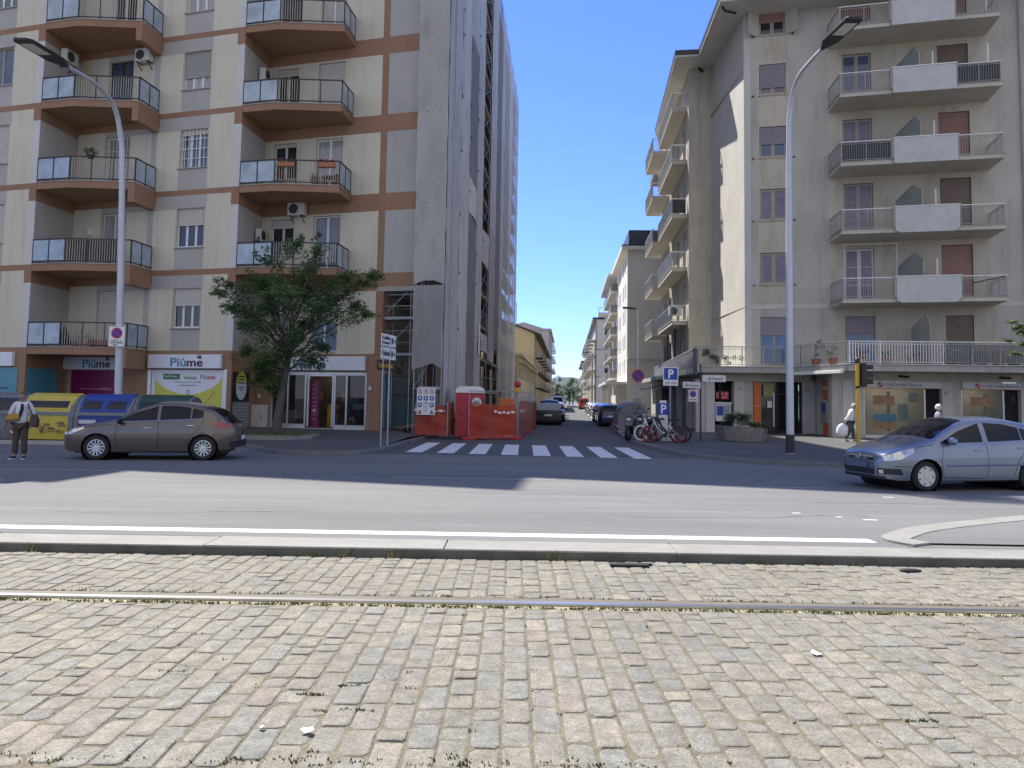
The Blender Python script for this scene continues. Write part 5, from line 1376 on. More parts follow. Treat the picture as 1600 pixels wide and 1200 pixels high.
    toppatch('windscreen', *S['ws'], .05, M['glasscar'])
    if S.get('rw'): toppatch('rear_window', *S['rw'], .04, M['glasscar'])
    for lo, up in S.get('head', []): patch('headlight', lo, up, M['lens'], .012)
    for lo, up in S.get('tail', []): patch('tail_light', lo, up, M['redlens'], .012)
    if not detail: pass
    # side details follow the skin
    def skin_line(pts, w_, mt, nm, sides=(-1, 1), off=.0, par=None):
        for sd_ in sides:
            b = B(CX); out = []
            for (xa, za), (xb, zb_) in zip(pts, pts[1:]):
                for i in range(6): f = i / 6; out.append((xa + (xb - xa) * f, za + (zb_ - za) * f))
            out.append(pts[-1]); b.tube([(x, sd_ * (hw(x, z) + off), z) for x, z in out], w_, 4); b.build(nm, mt, par or t)
    for sm in S.get('seams', []): skin_line(sm, .006, M['black'], 'door_seam', (-1,))
    for x, z in S.get('handles', []):
        for sd_ in (-1, 1): b = B(CX); b.box(x, x + .18, sd_ * (hw(x, z) + .012) - .012, sd_ * (hw(x, z) + .012) + .012, z - .012, z + .014); b.build('door_handle', S.get('hm', M['chrome']), t, bevel=.008)
    if S.get('trim'): skin_line(S['trim'], .009, M['chrome'], 'window_trim', (-1, 1), .004)
    if S.get('rub'): skin_line(S['rub'], .014, paint, 'rubbing_strip', (-1,), .006)
    if S.get('mirror'):
        x, z = S['mirror']
        for sd_ in (-1, 1):
            b = B(CX); b.ball((x, sd_ * (hw(x, z) + .12), z + .02), (.07, .13, .085), 12); b.build('mirror', S.get('mirm', paint), t, smooth=True)
            b = B(CX); b.box(x - .02, x + .05, sd_ * (hw(x, z) - .02), sd_ * (hw(x, z) + .1), z - .06, z - .03) if sd_ > 0 else b.box(x - .02, x + .05, sd_ * (hw(x, z) + .1), sd_ * (hw(x, z) - .02), z - .06, z - .03); b.build('mirror_stalk', M['black'], t)
    # front and rear faces
    def xfront(y, z, rear=False):
        a, c = (0, L_ * .35) if not rear else (L_, L_ * .65)
        for _ in range(22):
            md = (a + c) / 2
            if hw(md, z) > abs(y): c = md
            else: a = md
        return c if hw(0 if not rear else L_, z) < abs(y) else (0 if not rear else L_)
    def facepatch(nm, y0, y1, z0, z1, mt, off=.012, rear=False, ny=12, taper=0, par=None, nz=3):
        b = B(CX); vs = []; fs = []; s_ = 1 if rear else -1
        for i in range(ny + 1):
            for j in range(nz + 1):
                f = j / nz; ya = y0 + taper * (1 - f); yb = y1 - taper * (1 - f); y = ya + (yb - ya) * i / ny; z = z0 + (z1 - z0) * f
                xx = xfront(y, min(z, (zt(0) if not rear else zt(L_)) + .02), rear)
                # above the end cap the skin leans back along the top line
                if z > (zt(0) if not rear else zt(L_)):
                    k = 0
                    while zt(k if not rear else L_ - k) < z and k < 1: k += .005
                    xx = max(xx, k) if not rear else min(xx, L_ - k)
                vs.append((xx + s_ * off, y, z))
        for i in range(ny):
            for j in range(nz):
                q = (i * (nz + 1) + j, (i + 1) * (nz + 1) + j, (i + 1) * (nz + 1) + j + 1, i * (nz + 1) + j + 1); fs.append(q[::-1] if not rear else q)
        k = len(vs); b.add(vs + [(x - s_ * .05, y, z) for x, y, z in vs], fs + [tuple(a + k for a in f[::-1]) for f in fs]); return b.build(nm, mt, par or t, smooth=True)
    for a in S.get('front', []): facepatch(a[0], *a[1:5], M[a[5]] if a[5] else paint, *(a[6:]))
    for a in S.get('rear', []): facepatch(a[0], *a[1:5], M[a[5]] if a[5] else paint, (a[6] if len(a) > 6 else .012), True)
    wm = wheel_mesh(r, S.get('style', 'plain'))
    for c in xw:
        for sd_ in (-1, 1):
            wcp = copy_tree(wm, t); wcp.location = (c - L_ / 2, sd_ * (W_ / 2 - .13), r); wcp.rotation_euler = (0, RND.random() * 2, 0 if sd_ < 0 else math.pi)
    if S.get('aerial'):
        x, z = S['aerial']; b = B(CX); b.tube([(x, 0, zt(x) + .03), (x + .28, .0, zt(x) + .38)], .006, 4); b.build('aerial', M['black'], t)
    t.location = loc; t.rotation_euler = (0, 0, rz)
    return t
HATCH = dict(L=4.336, W=1.79, r=.318, wb=2.6, fo=.93, mid=.66, n=96, style='spoke', tum=.36, crown=.04,
    top=[(0, .60), (.05, .68), (.2, .77), (.55, .87), (1.0, .95), (1.28, 1.02), (1.75, 1.25), (2.15, 1.42), (2.5, 1.475), (2.9, 1.47), (3.4, 1.40), (3.72, 1.31), (3.9, 1.2), (4.1, 1.02), (4.22, .93), (4.3, .84), (4.336, .62)],
    low=[(0, .26), (.25, .2), (1.2, .2), (3.4, .22), (4.1, .26), (4.336, .34)],
    plan=[(0, .42), (.06, .58), (.2, .73), (.45, .84), (.8, .888), (1.6, .895), (3.2, .895), (3.75, .865), (4.05, .79), (4.25, .66), (4.336, .5)],
    belt=[(0, .7), (.8, .84), (1.3, .93), (2.2, .985), (3.4, 1.05), (3.9, 1.04), (4.336, .9)],
    win=[([(1.36, .985), (1.75, 1.0), (2.36, 1.03)], [(1.36, 1.0), (1.8, 1.21), (2.36, 1.395)]), ([(2.44, 1.035), (3.0, 1.065), (3.18, 1.075)], [(2.44, 1.40), (2.8, 1.41), (3.18, 1.365)]), ([(3.22, 1.078), (3.4, 1.09), (3.5, 1.1)], [(3.22, 1.355), (3.4, 1.32), (3.5, 1.28)])],
    ws=(1.32, 2.2), rw=(3.72, 4.2), trim=[(1.34, .972), (2.4, 1.022), (3.3, 1.07), (3.53, 1.1)],
    head=[([(.1, .62), (.35, .68), (.62, .8)], [(.1, .68), (.35, .79), (.62, .845)])], tail=[([(3.72, .92), (3.95, .84), (4.2, .8)], [(3.72, .97), (3.95, 1.0), (4.2, .96)])],
    seams=[[(1.42, .98), (1.38, .6), (1.42, .3), (2.3, .26)], [(2.4, 1.03), (2.42, .6), (2.4, .27)], [(3.52, 1.08), (3.42, .85), (3.2, .62), (3.05, .3)], [(1.3, .92), (.95, .86), (.62, .84)]],
    handles=[(2.06, .83), (3.12, .90)], mirror=(1.5, .99), mirm=M['black'], aerial=(3.3, 1.42),
    front=[('grille', -.36, .36, .42, .56, 'black'), ('number_plate', -.26, .26, .34, .45, 'white', .03)],
    rear=[('rear_bumper', -.72, .72, .34, .5, 'black', .02), ('number_plate', -.27, .27, .52, .63, 'white', .03), ('boot_badge', -.05, .05, .86, .94, 'chrome', .02)])
car(HATCH, 'bronze grey hatchback parked facing left in front of the recycling bins', car_paint('bronze_paint', (.135, .11, .09), .55), (-9.46, 20.78, 0), math.radians(8.5))
COMPACT = dict(L=3.999, W=1.737, r=.305, wb=2.511, fo=.80, mid=.62, n=96, style='cover', tum=.34, crown=.05,
    top=[(0, .56), (.03, .66), (.12, .75), (.4, .87), (.75, .965), (.98, 1.03), (1.4, 1.25), (1.78, 1.41), (2.15, 1.465), (2.7, 1.47), (3.2, 1.41), (3.6, 1.32), (3.78, 1.15), (3.9, .95), (3.97, .8), (3.999, .55)],
    low=[(0, .24), (.3, .2), (1.2, .2), (3.2, .21), (3.999, .3)],
    plan=[(0, .46), (.05, .62), (.17, .74), (.4, .825), (.75, .864), (1.5, .868), (3.0, .868), (3.5, .83), (3.8, .76), (3.999, .6)],
    belt=[(0, .7), (.7, .86), (1.1, .93), (2.2, .98), (3.3, 1.03), (3.999, .95)],
    win=[([(1.14, .965), (1.6, .985), (2.14, 1.005)], [(1.14, .98), (1.6, 1.215), (2.14, 1.385)]), ([(2.27, 1.01), (2.7, 1.03), (3.06, 1.05)], [(2.27, 1.392), (2.7, 1.375), (3.06, 1.30)]), ([(3.1, 1.052), (3.25, 1.07), (3.36, 1.1)], [(3.1, 1.295), (3.25, 1.26), (3.36, 1.2)])],
    ws=(1.02, 1.86), rw=(3.62, 3.9),
    head=[([(.06, .60), (.3, .64), (.56, .78)], [(.06, .70), (.3, .80), (.56, .865)])], tail=[([(3.7, .75), (3.95, .72)], [(3.7, 1.05), (3.95, 1.0)])],
    seams=[[(1.2, .96), (1.14, .6), (1.2, .28), (2.15, .26)], [(2.2, 1.0), (2.24, .6), (2.2, .27)], [(3.2, 1.06), (3.15, .85), (2.95, .6), (2.85, .3)], [(.98, .94), (.6, .88)], [(0.2, .5), (.5, .5)]],
    handles=[(1.92, .83), (2.95, .88)], hm=car_paint('handle_paint', (.21, .27, .36)), mirror=(1.33, 1.0), rub=[(1.25, .52), (3.1, .54)],
    front=[('upper_grille', -.40, .40, .60, .70, 'black', .014), ('grille_bar', -.40, .40, .655, .685, 'chrome', .03), ('lower_grille', -.45, .45, .32, .43, 'black', .014), ('number_plate', -.26, .26, .44, .545, 'platebl', .03),
           ('fog_recess', -.80, -.52, .33, .45, 'black', .012), ('fog_recess', .52, .80, .33, .45, 'black', .012), ('fog_lamp', -.64, -.56, .345, .42, 'lens', .02), ('fog_lamp', .56, .64, .345, .42, 'lens', .02), ('front_lip', -.66, .66, .235, .29, 'black', .02)])
M['platebl'] = mat('blurred_plate', (.10, .13, .20), .4, var=.2, scale=6)
def stretch(S, k):
    f = lambda x: x + k * min(1, x / .8) if x < .8 else x + k
    g = lambda v: [(f(a), c) for a, c in v]
    d = dict(S)
    for q in ('top', 'low', 'plan', 'belt'): d[q] = [(S[q][0][0], S[q][0][1])] + g(S[q][1:])
    for q in ('win', 'head', 'tail'): d[q] = [(g(a), g(c)) for a, c in S[q]]
    for q in ('trim', 'rub'):
        if S.get(q): d[q] = g(S[q])
    d['seams'] = [g(v) for v in S['seams']]; d['handles'] = g(S['handles']); d['ws'] = tuple(f(x) for x in S['ws']); d['rw'] = tuple(f(x) for x in S['rw']); d['mirror'] = (f(S['mirror'][0]), S['mirror'][1])
    d['fo'] = S['fo'] + k; d['L'] = S['L'] + k
    return d
CC = car(stretch(COMPACT, .1), 'silver blue compact hatchback entering from the right edge of the road', car_paint('silver_blue_paint', (.20, .235, .295), .6), (9.38, 16.7, 0), math.radians(11.0))
b = B(Matrix.Translation((-2.05, 0, .668)) @ Matrix.Rotation(-math.pi / 2, 4, 'Y') @ Matrix.Rotation(0, 4, 'X')); b.lathe([(.062, .036), (.062, .05), (.045, .05), (.045, .036)], None, 20); b.box(-.008, .008, -.06, .06, .038, .047)
o = b.build('emblem', M['chrome'], None); o.parent = CC
SMALL = dict(COMPACT); SMALL.update(n=40, seams=[], handles=[], rub=None, style='plain', front=[('grille', -.4, .4, .55, .66, 'black', .014), ('number_plate', -.26, .26, .4, .5, 'white', .03)], rear=[('number_plate', -.26, .26, .62, .74, 'white', .02), ('rear_bumper', -.7, .7, .3, .42, 'black', .02)])
def street_car(label, col, X, Y, S=SMALL, rear=True, name='car', metal=.4):
    return car(S, label, car_paint('paint', col, metal), (X, Y, 0 if name != 'x' else 0), (-math.pi / 2 if rear else math.pi / 2) + math.radians(-4.2), name, 'cars parked along the side street')
def TALL(h, s=SMALL):
    d = dict(s); d['top'] = [(x, .56 + (z - .56) * h) for x, z in s['top']]; return d
street_car('dark blue hatchback parked just beyond the grey bins, rear towards the crossing', (.012, .02, .10), 6.85, 53.5, TALL(1.06))
street_car('black car parked ahead of the dark blue hatchback', (.012, .012, .014), 7.35, 59.2)
street_car('silver car parked ahead of the black car', (.48, .49, .5), 7.75, 65.5)
street_car('white car parked right after the silver one in the right-hand row', (.6, .6, .6), 8.3, 71.8)
street_car('dark grey car fifth in the right-hand row', (.06, .065, .07), 8.85, 78.5)
street_car('small silver car ahead of the dark grey one in the right-hand row', (.45, .46, .47), 9.35, 85)
street_car('second white car in the right-hand row, before the gap', (.58, .58, .57), 10.3, 96.5)
street_car('pale grey car near the far end of the right-hand row', (.3, .3, .31), 10.9, 103)
street_car('black car farthest up the right-hand parking row', (.03, .03, .035), 11.5, 111)
street_car('dark car parked just beyond the pickup', (.02, .02, .022), 3.55, 62.5, SMALL, False)
street_car('silver car parked between the dark car and the white car', (.42, .43, .44), 4.0, 69.5, SMALL, False)
street_car('white car parked third in the left-hand row of the side street', (.55, .55, .55), 4.5, 76, SMALL, False)
street_car('dark grey car in the left-hand row ahead of the white van', (.1, .1, .11), 5.2, 86, SMALL, False)
street_car('small black car at the far end of the left-hand row', (.03, .03, .03), 6.2, 104, SMALL, False)
VAN = dict(SMALL); VAN.update(L=5.2, W=1.95, r=.34, wb=3.3, fo=.95, mid=.9, tum=.1, crown=.04, n=44,
    top=[(0, .8), (.1, 1.0), (.5, 1.15), (.9, 1.3), (1.4, 1.95), (1.7, 2.2), (2.2, 2.3), (4.9, 2.3), (5.12, 2.2), (5.2, 1.9)], low=[(0, .3), (5.2, .32)],
    plan=[(0, .6), (.1, .78), (.4, .93), (1, .97), (4.9, .97), (5.2, .9)], belt=[(0, .9), (1, 1.2), (5.2, 1.3)],
    win=[([(1.15, 1.22), (2.0, 1.25)], [(1.15, 1.4), (2.0, 1.95)])], ws=(1.0, 1.6), rw=None, head=[([(.1, .75), (.5, .9)], [(.1, .95), (.5, 1.1)])], tail=[([(5.0, .9), (5.18, .9)], [(5.0, 1.4), (5.18, 1.4)])],
    mirror=(1.3, 1.35), aerial=None, front=[('grille', -.5, .5, .6, .8, 'black')], rear=[('rear_window', -.7, -.05, 1.35, 1.85, 'glasscar'), ('rear_window', .05, .7, 1.35, 1.85, 'glasscar'), ('number_plate', -.26, .26, .5, .6, 'white', .02)])
street_car('white panel van parked in the left-hand row of the side street', (.68, .69, .7), 7.4, 122, VAN, False, 'van', 0)
street_car('red van parked in the right-hand row of the side street', (.5, .03, .02), 14.3, 152, TALL(.93, VAN), True, 'van', 0)
# pickup with a grey box, seen from behind
PK = dict(SMALL); PK.update(L=4.9, W=1.8, wb=3.0, fo=.9, n=44, r=.33, top=[(0, .75), (.2, .95), (.9, 1.08), (1.2, 1.2), (1.7, 1.62), (2.3, 1.7), (2.75, 1.62), (2.9, 1.05), (4.8, 1.02), (4.9, .9)], plan=[(0, .55), (.2, .8), (.8, .88), (4.7, .88), (4.9, .84)], belt=[(0, .8), (1, 1.08), (4.9, 1.1)], ws=(1.22, 1.75), rw=None, win=[([(1.35, 1.1), (2.5, 1.12)], [(1.35, 1.2), (2.5, 1.52)])], tail=[([(4.7, .7), (4.88, .7)], [(4.7, .95), (4.88, .95)])], aerial=None, mirror=(1.5, 1.15))
pk = street_car('dark pickup with a silver load box, first in the left-hand row behind the orange fence', (.02, .02, .022), 2.75, 55.2, PK, True, 'pickup')
b = B(Matrix.Translation((-2.45, 0, 0))); b.box(2.95, 4.86, -.84, .84, 1.0, 1.5); o = b.build('load_box', M['steel'], None, bevel=.03); o.parent = pk
for wp_ in PROTO:
    for c_o in list(wp_.children): bpy.data.objects.remove(c_o)
    bpy.data.objects.remove(wp_)
# ------------------------------------------------------------------ buildings farther up the side street
def facade_windows(par, F, us, zs, w_, h_, glass='glass', shut=0, fm='woodframe', sill=True, smat='brownshutter', rnd=None):
    r = random.Random(rnd)
    for u in us:
        for z in zs:
            window(par, F, u, u + w_, z, z + h_, d=.12, glass=glass, n=2, sill=sill, fmat=fm, shut=(r.choice((0, 0, .3, .6, 1)) if rnd is not None else shut), smat=smat)
def holes_of(us, zs, w_, h_): return [(u, u + w_, z, z + h_) for u in us for z in zs]
M['b2'] = mat('ivory_render', (.72, .68, .58), .9, var=.05, scale=.4, dirt=(.6, .56, .48), dirtscale=(.5, .5, .1), dirtamt=.3)
M['b2s'] = mat('warm_render', (.66, .62, .53), .9, var=.06, scale=.4)
M['b3'] = mat('bluish_render', (.70, .70, .69), .9, var=.04, scale=.4)
M['yel'] = mat('yellow_render', (.50, .425, .25), .9, var=.1, scale=.35, dirt=(.33, .27, .14), dirtscale=(.4, .4, .15), dirtamt=.5)
M['annex'] = mat('cream_render', (.58, .50, .34), .9, var=.06, scale=.5, dirt=(.4, .33, .2), dirtscale=(.5, .5, .2), dirtamt=.4)
M['pinkish'] = mat('stained_render', (.54, .48, .44), .9, var=.1, scale=.3, dirt=(.26, .22, .19), dirtscale=(.6, .6, .1), dirtamt=.6)
BM = lambda m: [M[m], M['darkin']]
def body(par, F, L_, depth, z1, side, us, zs, w_, h_, core_y=.3):
    b = B(F); wall(b, [(0, L_, 0, z1, 0)], holes_of(us, zs, w_, h_), .14, 0); b.build('street_wall', BM(side), par)
    b = B(F); b.box(1.2, L_ - 1.2, core_y, depth - 1, 0, z1 - .05); b.build('inner_core', M['darkin'], par)
# ivory block with roof terrace
T2 = thing('apartment_building', 'ivory apartment block with a blank end wall and dark roof terrace', 'building', (16, 88, 0))
SW = Vector((-.0745, -.9972))
P2 = Vector((12.0, 80)); F2s = FR((P2.x + .0747 * 16, P2.y + 16), SW)
us = (2.5, 5.0, 9.5, 12.3); zs = [4.6 + 2.75 * k for k in range(5)]
body(T2, F2s, 16.05, 14, 17.6, 'b2s', us, zs, .95, 1.6); facade_windows(T2, F2s, us, zs, .95, 1.6, rnd=3, sill=False)
b = B(); b.poly([(12, 80, 0), (24, 79.5, 0), (24, 79.5, 17.6), (12, 80, 17.6)]); b.build('end_wall', M['b2'], T2)
b = B(); b.box(12.0, 24, 79.6, 79.98, 6.1, 6.2); b.build('string_course', M['b2s'], T2)
b = B(); b.prism([(11.3, 79.5), (24, 79), (24, 97), (11.3 + 1.2, 97)], 17.6, 17.95, 0); b.prism([(11.35, 79.6), (24, 79.1), (24, 96.9), (12.6, 96.9)], 17.96, 18.1, 1); b.build('roof', [M['b2'], M['darkmetal']], T2)
b = B(); b.prism([(12.1, 79.9), (24, 79.5), (24, 79.7), (12.3, 80.1), (13.4, 96.5), (13.2, 96.5)], 18.1, 19.7); b.build('terrace_screen', mat('dark_terrace_screen', (.05, .06, .085), .5, var=.2, scale=1), T2)
F2b = FR((P2.x + .0747 * 37, P2.y + 37), SW)
zs2 = [4.8 + 2.75 * k for k in range(5)]
b = B(F2b); wall(b, [(0, 21, 0, 17.6, 0)], [], .2, 0); b.build('street_wall', BM('b2s'), T2)
for i, z in enumerate(zs2):
    for u0, u1 in ((.5, 9.5), (11, 20.7)):
        b = B(F2b); b.box(u0, u1, -.85, 0, z - .4, z - .2, 0); o = b.build('balcony', [M['rlight']], T2)
        b = B(F2b); b.box(u0, u1, -.85, -.81, z - .2, z + .75); b.box(u1 - .04, u1, -.81, 0, z - .2, z + .75); b.build('railing', holes_alpha(mat('balcony_rail', (.2, .19, .17), .7, var=.1), .35), o)
        for uu in (1.5, 5): b = B(F2b); b.box(u0 + uu, u0 + uu + 1.45, -.03, -.01, z - .2, z + 2); b.build('balcony_door', M['glass'], o)
b = B(F2b); b.box(-.5, 21.2, -1.3, 0, 17.5, 17.75); b.build('roof_overhang', M['white'], T2)
b = B(F2b); b.box(-.5, 21.2, 0, 9, 17.6, 17.9); b.build('roof', M['b2'], T2)
b = B(F2s); b.box(-4, 15.8, -2.2, -.02, 3.5, 3.75); b.build('porch_roof', M['white'], T2)
for u in (2, 7, 11.5, 15.3): b = B(F2s); b.box(u, u + .35, -1.95, -1.6, 0, 3.5); b.build('porch_column', M['b2s'], T2)
b = B(F2s); b.box(-4, 15.8, -2.15, -2.1, 3.75, 4.7); b.build('porch_railing', holes_alpha(mat('porch_rail', (.25, .24, .22), .7, var=.1), .4), T2)
b = B(); b.box(8.3, 12.6, 77.4, 77.7, 0, 1.5); tag(b.build('garden_wall', M['yel'], loc=(10.5, 77.5, 0)), 'low yellow garden wall in front of the ivory block', 'wall')
# bluish white block
T3 = thing('apartment_building', 'bluish white block with one column of windows on its end wall', 'building', (18, 130, 0))
P3 = Vector((13.75, 125)); F3s = FR((P3.x + .0747 * 60, P3.y + 60), SW)
us = [3 + 5.5 * i for i in range(10)]; zs = [4.6 + 2.6 * k for k in range(4)]
b = B(F3s); wall(b, [(0, 60, 0, 15, 0)], [], .2, 0); b.build('street_wall', BM('b2s'), T3)
for i in range(6):
    for z in zs:
        b = B(F3s); b.box(2 + i * 9.5, 7.5 + i * 9.5, -1.3, 0, z - .5, z - .3); o = b.build('balcony', M['rlight'], T3)
        b = B(F3s); b.box(2 + i * 9.5, 7.5 + i * 9.5, -1.3, -1.26, z - .3, z + .6); b.build('railing', M['screen'] if (i + int(z)) % 3 else M['greyshutter'], o)
        b = B(F3s); b.box(3 + i * 9.5, 4.5 + i * 9.5, -.03, -.01, z - .3, z + 1.8); b.build('balcony_door', M['glass'], o)
F3e = FR(P3, (1, -.02)); wz = [3.9 + 2.15 * k for k in range(5)]
b = B(F3e); wall(b, [(0, 9, 0, 15, 0)], holes_of((1.35,), wz, .95, 1.05), .14, 0); b.build('end_wall', BM('b3'), T3); facade_windows(T3, F3e, (1.35,), wz, .95, 1.05, glass='glass', rnd=4)
b = B(F3e); b.box(0, 9, -.02, -.003, 5.6, 5.68); b.box(0, 9, -.02, -.003, 10, 10.08); b.build('string_course', M['screen'], T3)
b = B(F3s); b.box(1, 59, .3, 9, 0, 14.9); b.build('inner_core', M['darkin'], T3)
b = B(F3e); b.tube([(-.1, -.1, 0), (-.1, -.1, 15)], .1, 6); b.build('downpipe', M['brown'], T3)
b = B(F3s); b.box(-.3, 60.3, -.6, 9.2, 15, 15.3); b.build('roof', M['darkmetal'], T3)
b = B(F3e); b.box(.3, 9, .5, .7, 15.3, 16.2, 0); b.build('parapet', [M['b2']], T3)
b = B(F3e); b.tube([(.2, .5, 16.9), (9, .5, 17.1)], .05, 5); b.tube([(.4, .5, 15.3), (.4, .5, 17)], .05, 5); b.build('roof_rail', M['steel'], T3)
# blocks beyond
for x, y, L_, h_, m, lb in ((19.2, 190, 40, 15.2, 'b2s', 'beige apartment block beyond the bluish white one, under its dark eave'), (22.6, 236, 60, 13.5, 'pinkish', 'farthest brownish block on the right of the side street')):
    t = thing('apartment_building', lb, 'building', (x, y, 0)); F = FR((x + .0747 * L_, y + L_), SW)
    us = [3 + 6 * i for i in range(int(L_ / 6))]; zs = [4.4 + 2.9 * k for k in range(3)]
    body(t, F, L_, 14, h_, m, us, zs, 1.4, 1.7); facade_windows(t, F, us, zs, 1.4, 1.7, sill=False, rnd=5)
    for i in range(0, len(us), 2):
        for z in zs: b = B(F); b.box(us[i] - .8, us[i] + 3, -1.2, 0, z - .9, z - .7); b.box(us[i] - .8, us[i] + 3, -1.2, -1.15, z - .7, z + .1); b.build('balcony', M['rlight'], t)
    b = B(F); b.add([(L_, 0, 0), (L_, 14, 0), (L_, 14, h_), (L_, 0, h_)], [(0, 1, 2, 3)]); b.build('end_wall', M[m], t)
    b = B(F); b.box(-.5, L_ + .5, -1.3, 14, h_, h_ + .4); b.build('roof', M['darkmetal'], t)
# left side: low annex, yellow gabled house, tall stained block
EW = Vector((.0745, .9972))
TA = thing('workshop_building', 'low cream workshop with a band of windows, just past the scaffold', 'building', (-2, 90, 0))
FA = FR((.66, 79), EW); us = [1.5 + 2.6 * i for i in range(13)]
body(TA, FA, 36, 9, 6.2, 'annex', us, (3.9, .9), 1.7, 1.3)
facade_windows(TA, FA, us, (3.9,), 1.7, 1.3, fm='white', sill=False); facade_windows(TA, FA, us, (.9,), 1.7, 1.3, shut=1, smat='brownshutter', sill=False)
b = B(); b.poly([(-9, 79.7, 0), (.66, 79, 0), (.66, 79, 6.2), (-9, 79.7, 6.2)]); b.build('end_wall', M['yel'], TA)
b = B(FA); b.box(-.1, 36.2, -.5, 9, 6.2, 6.45); b.box(-.1, 36.2, -.7, -.02, 5.5, 5.62); b.build('roof', M['annex'], TA)
TY = thing('apartment_building', 'yellow gabled house with dark roof edge, above the low workshop', 'building', (0, 120, 0))
PY = Vector((3.36, 116)); FY = FR(PY, EW); us = [2.5 + 6 * i for i in range(11)]; zs = (4.2, 6.6, 9.0)
body(TY, FY, 68, 12, 11.7, 'yel', us, zs, 1.3, 1.6); facade_windows(TY, FY, us, zs, 1.3, 1.6, rnd=8, sill=False)
b = B(); b.poly([(-9, 116.6, 0), (3.36, 116, 0), (3.36, 116, 11.7), (-3, 116.3, 14.3), (-9, 116.6, 11.7)]); b.build('gable_wall', M['yel'], TY)
b = B(FY); b.ext([(-.5, -1.1, 11.6), (-.5, 6.4, 14.4), (-.5, 12.5, 11.7), (-.5, 12.5, 11.45), (-.5, 6.4, 14.15), (-.5, -1.1, 11.35)], (69, 0, 0)); b.build('roof', M['darkmetal'], TY)
for i in range(6):
    for z in zs[:]: b = B(FY); b.box(5.2 + i * 11, 8.8 + i * 11, -1.1, 0, z - .8, z - .6); b.box(5.2 + i * 11, 8.8 + i * 11, -1.1, -1.06, z - .6, z + .25); b.build('balcony', M['screen'], TY)
b = B(FY); b.tube([(3, 3, 13), (3, 3, 16.8)], .05, 5); b.tube([(2.2, 3, 16.2), (3.8, 3, 16.2)], .03, 4); b.tube([(2.4, 3, 16.5), (3.6, 3, 16.5)], .03, 4); b.build('roof_aerial', M['darkmetal'], TY)
TP = thing('apartment_building', 'tall stained pinkish block rising behind the yellow gabled house', 'building', (4, 195, 0))
PP = Vector((9.3, 196)); FPp = FR(PP, EW); us = [2 + 5 * i for i in range(9)]; zs = [4 + 3.2 * k for k in range(5)]
body(TP, FPp, 46, 14, 19.6, 'pinkish', us, zs, 1.3, 1.8); facade_windows(TP, FPp, us, zs, 1.3, 1.8, rnd=9, sill=False)
b = B(); b.poly([(-5, 196.5, 0), (9.3, 196, 0), (9.3, 196, 19.6), (3, 196.2, 21.5), (-5, 196.5, 19.8)]); b.build('end_wall', M['pinkish'], TP)
b = B(FPp); b.box(-.3, 46.3, -.7, 14, 19.6, 19.95); b.build('roof', M['pinkish'], TP)
for i in range(5):
    for z in zs: b = B(FPp); b.box(3.5 + i * 9, 7.5 + i * 9, -1.2, 0, z - .8, z - .6); b.box(3.5 + i * 9, 7.5 + i * 9, -1.2, -1.15, z - .6, z + .3); b.build('balcony', M['rlight'], TP)
# hazy ridge beyond the town
b = B(); n = 60; pts = [(-500 + 1000 * i / n, 1500, 30 + 26 * math.sin(i * .33 + 1) + 9 * math.sin(i * 1.1)) for i in range(n + 1)]
for (x0, y0, z0), (x1, y1, z1) in zip(pts, pts[1:]): b.add([(x0, y0 - 300, -1), (x1, y1 - 300, -1), (x1, y1, z1), (x0, y0, z0)], [(0, 1, 2, 3)])
tag(b.build('hills', mat('wooded_hill', (.06, .085, .06), .95, var=.3, scale=.03)), kind='structure')

# ------------------------------------------------------------------ trees
def leaf_cloud(b, clumps, nleaf, size, seed, flat=.6, elong=2.2, mi=2):
    r = random.Random(seed); tot = sum(c[1] ** 2 for c in clumps)
    for c, rad in clumps:
        k = int(nleaf * rad * rad / tot)
        sh = r.randrange(mi)
        for _ in range(k):
            v = Vector((r.gauss(0, 1), r.gauss(0, 1), r.gauss(0, 1))); v = v.normalized() * rad * r.random() ** .45; v.z *= flat
            p = c + v; a = r.random() * 6.28; s = size * r.uniform(.6, 1.3)
            d = Vector((math.cos(a), math.sin(a), r.uniform(-.7, .2))).normalized(); e = d.cross(Vector((r.uniform(-.5, .5), r.uniform(-.5, .5), 1))).normalized()
            b.add([p - d * s * elong / 2, p + e * s * .42, p + d * s * elong / 2, p - e * s * .42], [(0, 1, 2, 3)], sh if r.random() < .75 else r.randrange(mi))
def limb(b, p0, p1, r0, r1, seed, n=5, wob=.08):
    r = random.Random(seed); L_ = (p1 - p0).length; pts = []; rs = []
    for i in range(n + 1):
        t = i / n; w = Vector((r.uniform(-1, 1), r.uniform(-1, 1), r.uniform(-.5, .5))) * wob * L_ * math.sin(math.pi * t); pts.append(p0.lerp(p1, t) + w); rs.append(r0 + (r1 - r0) * t)
    b.tube(pts, rs, 7); return pts
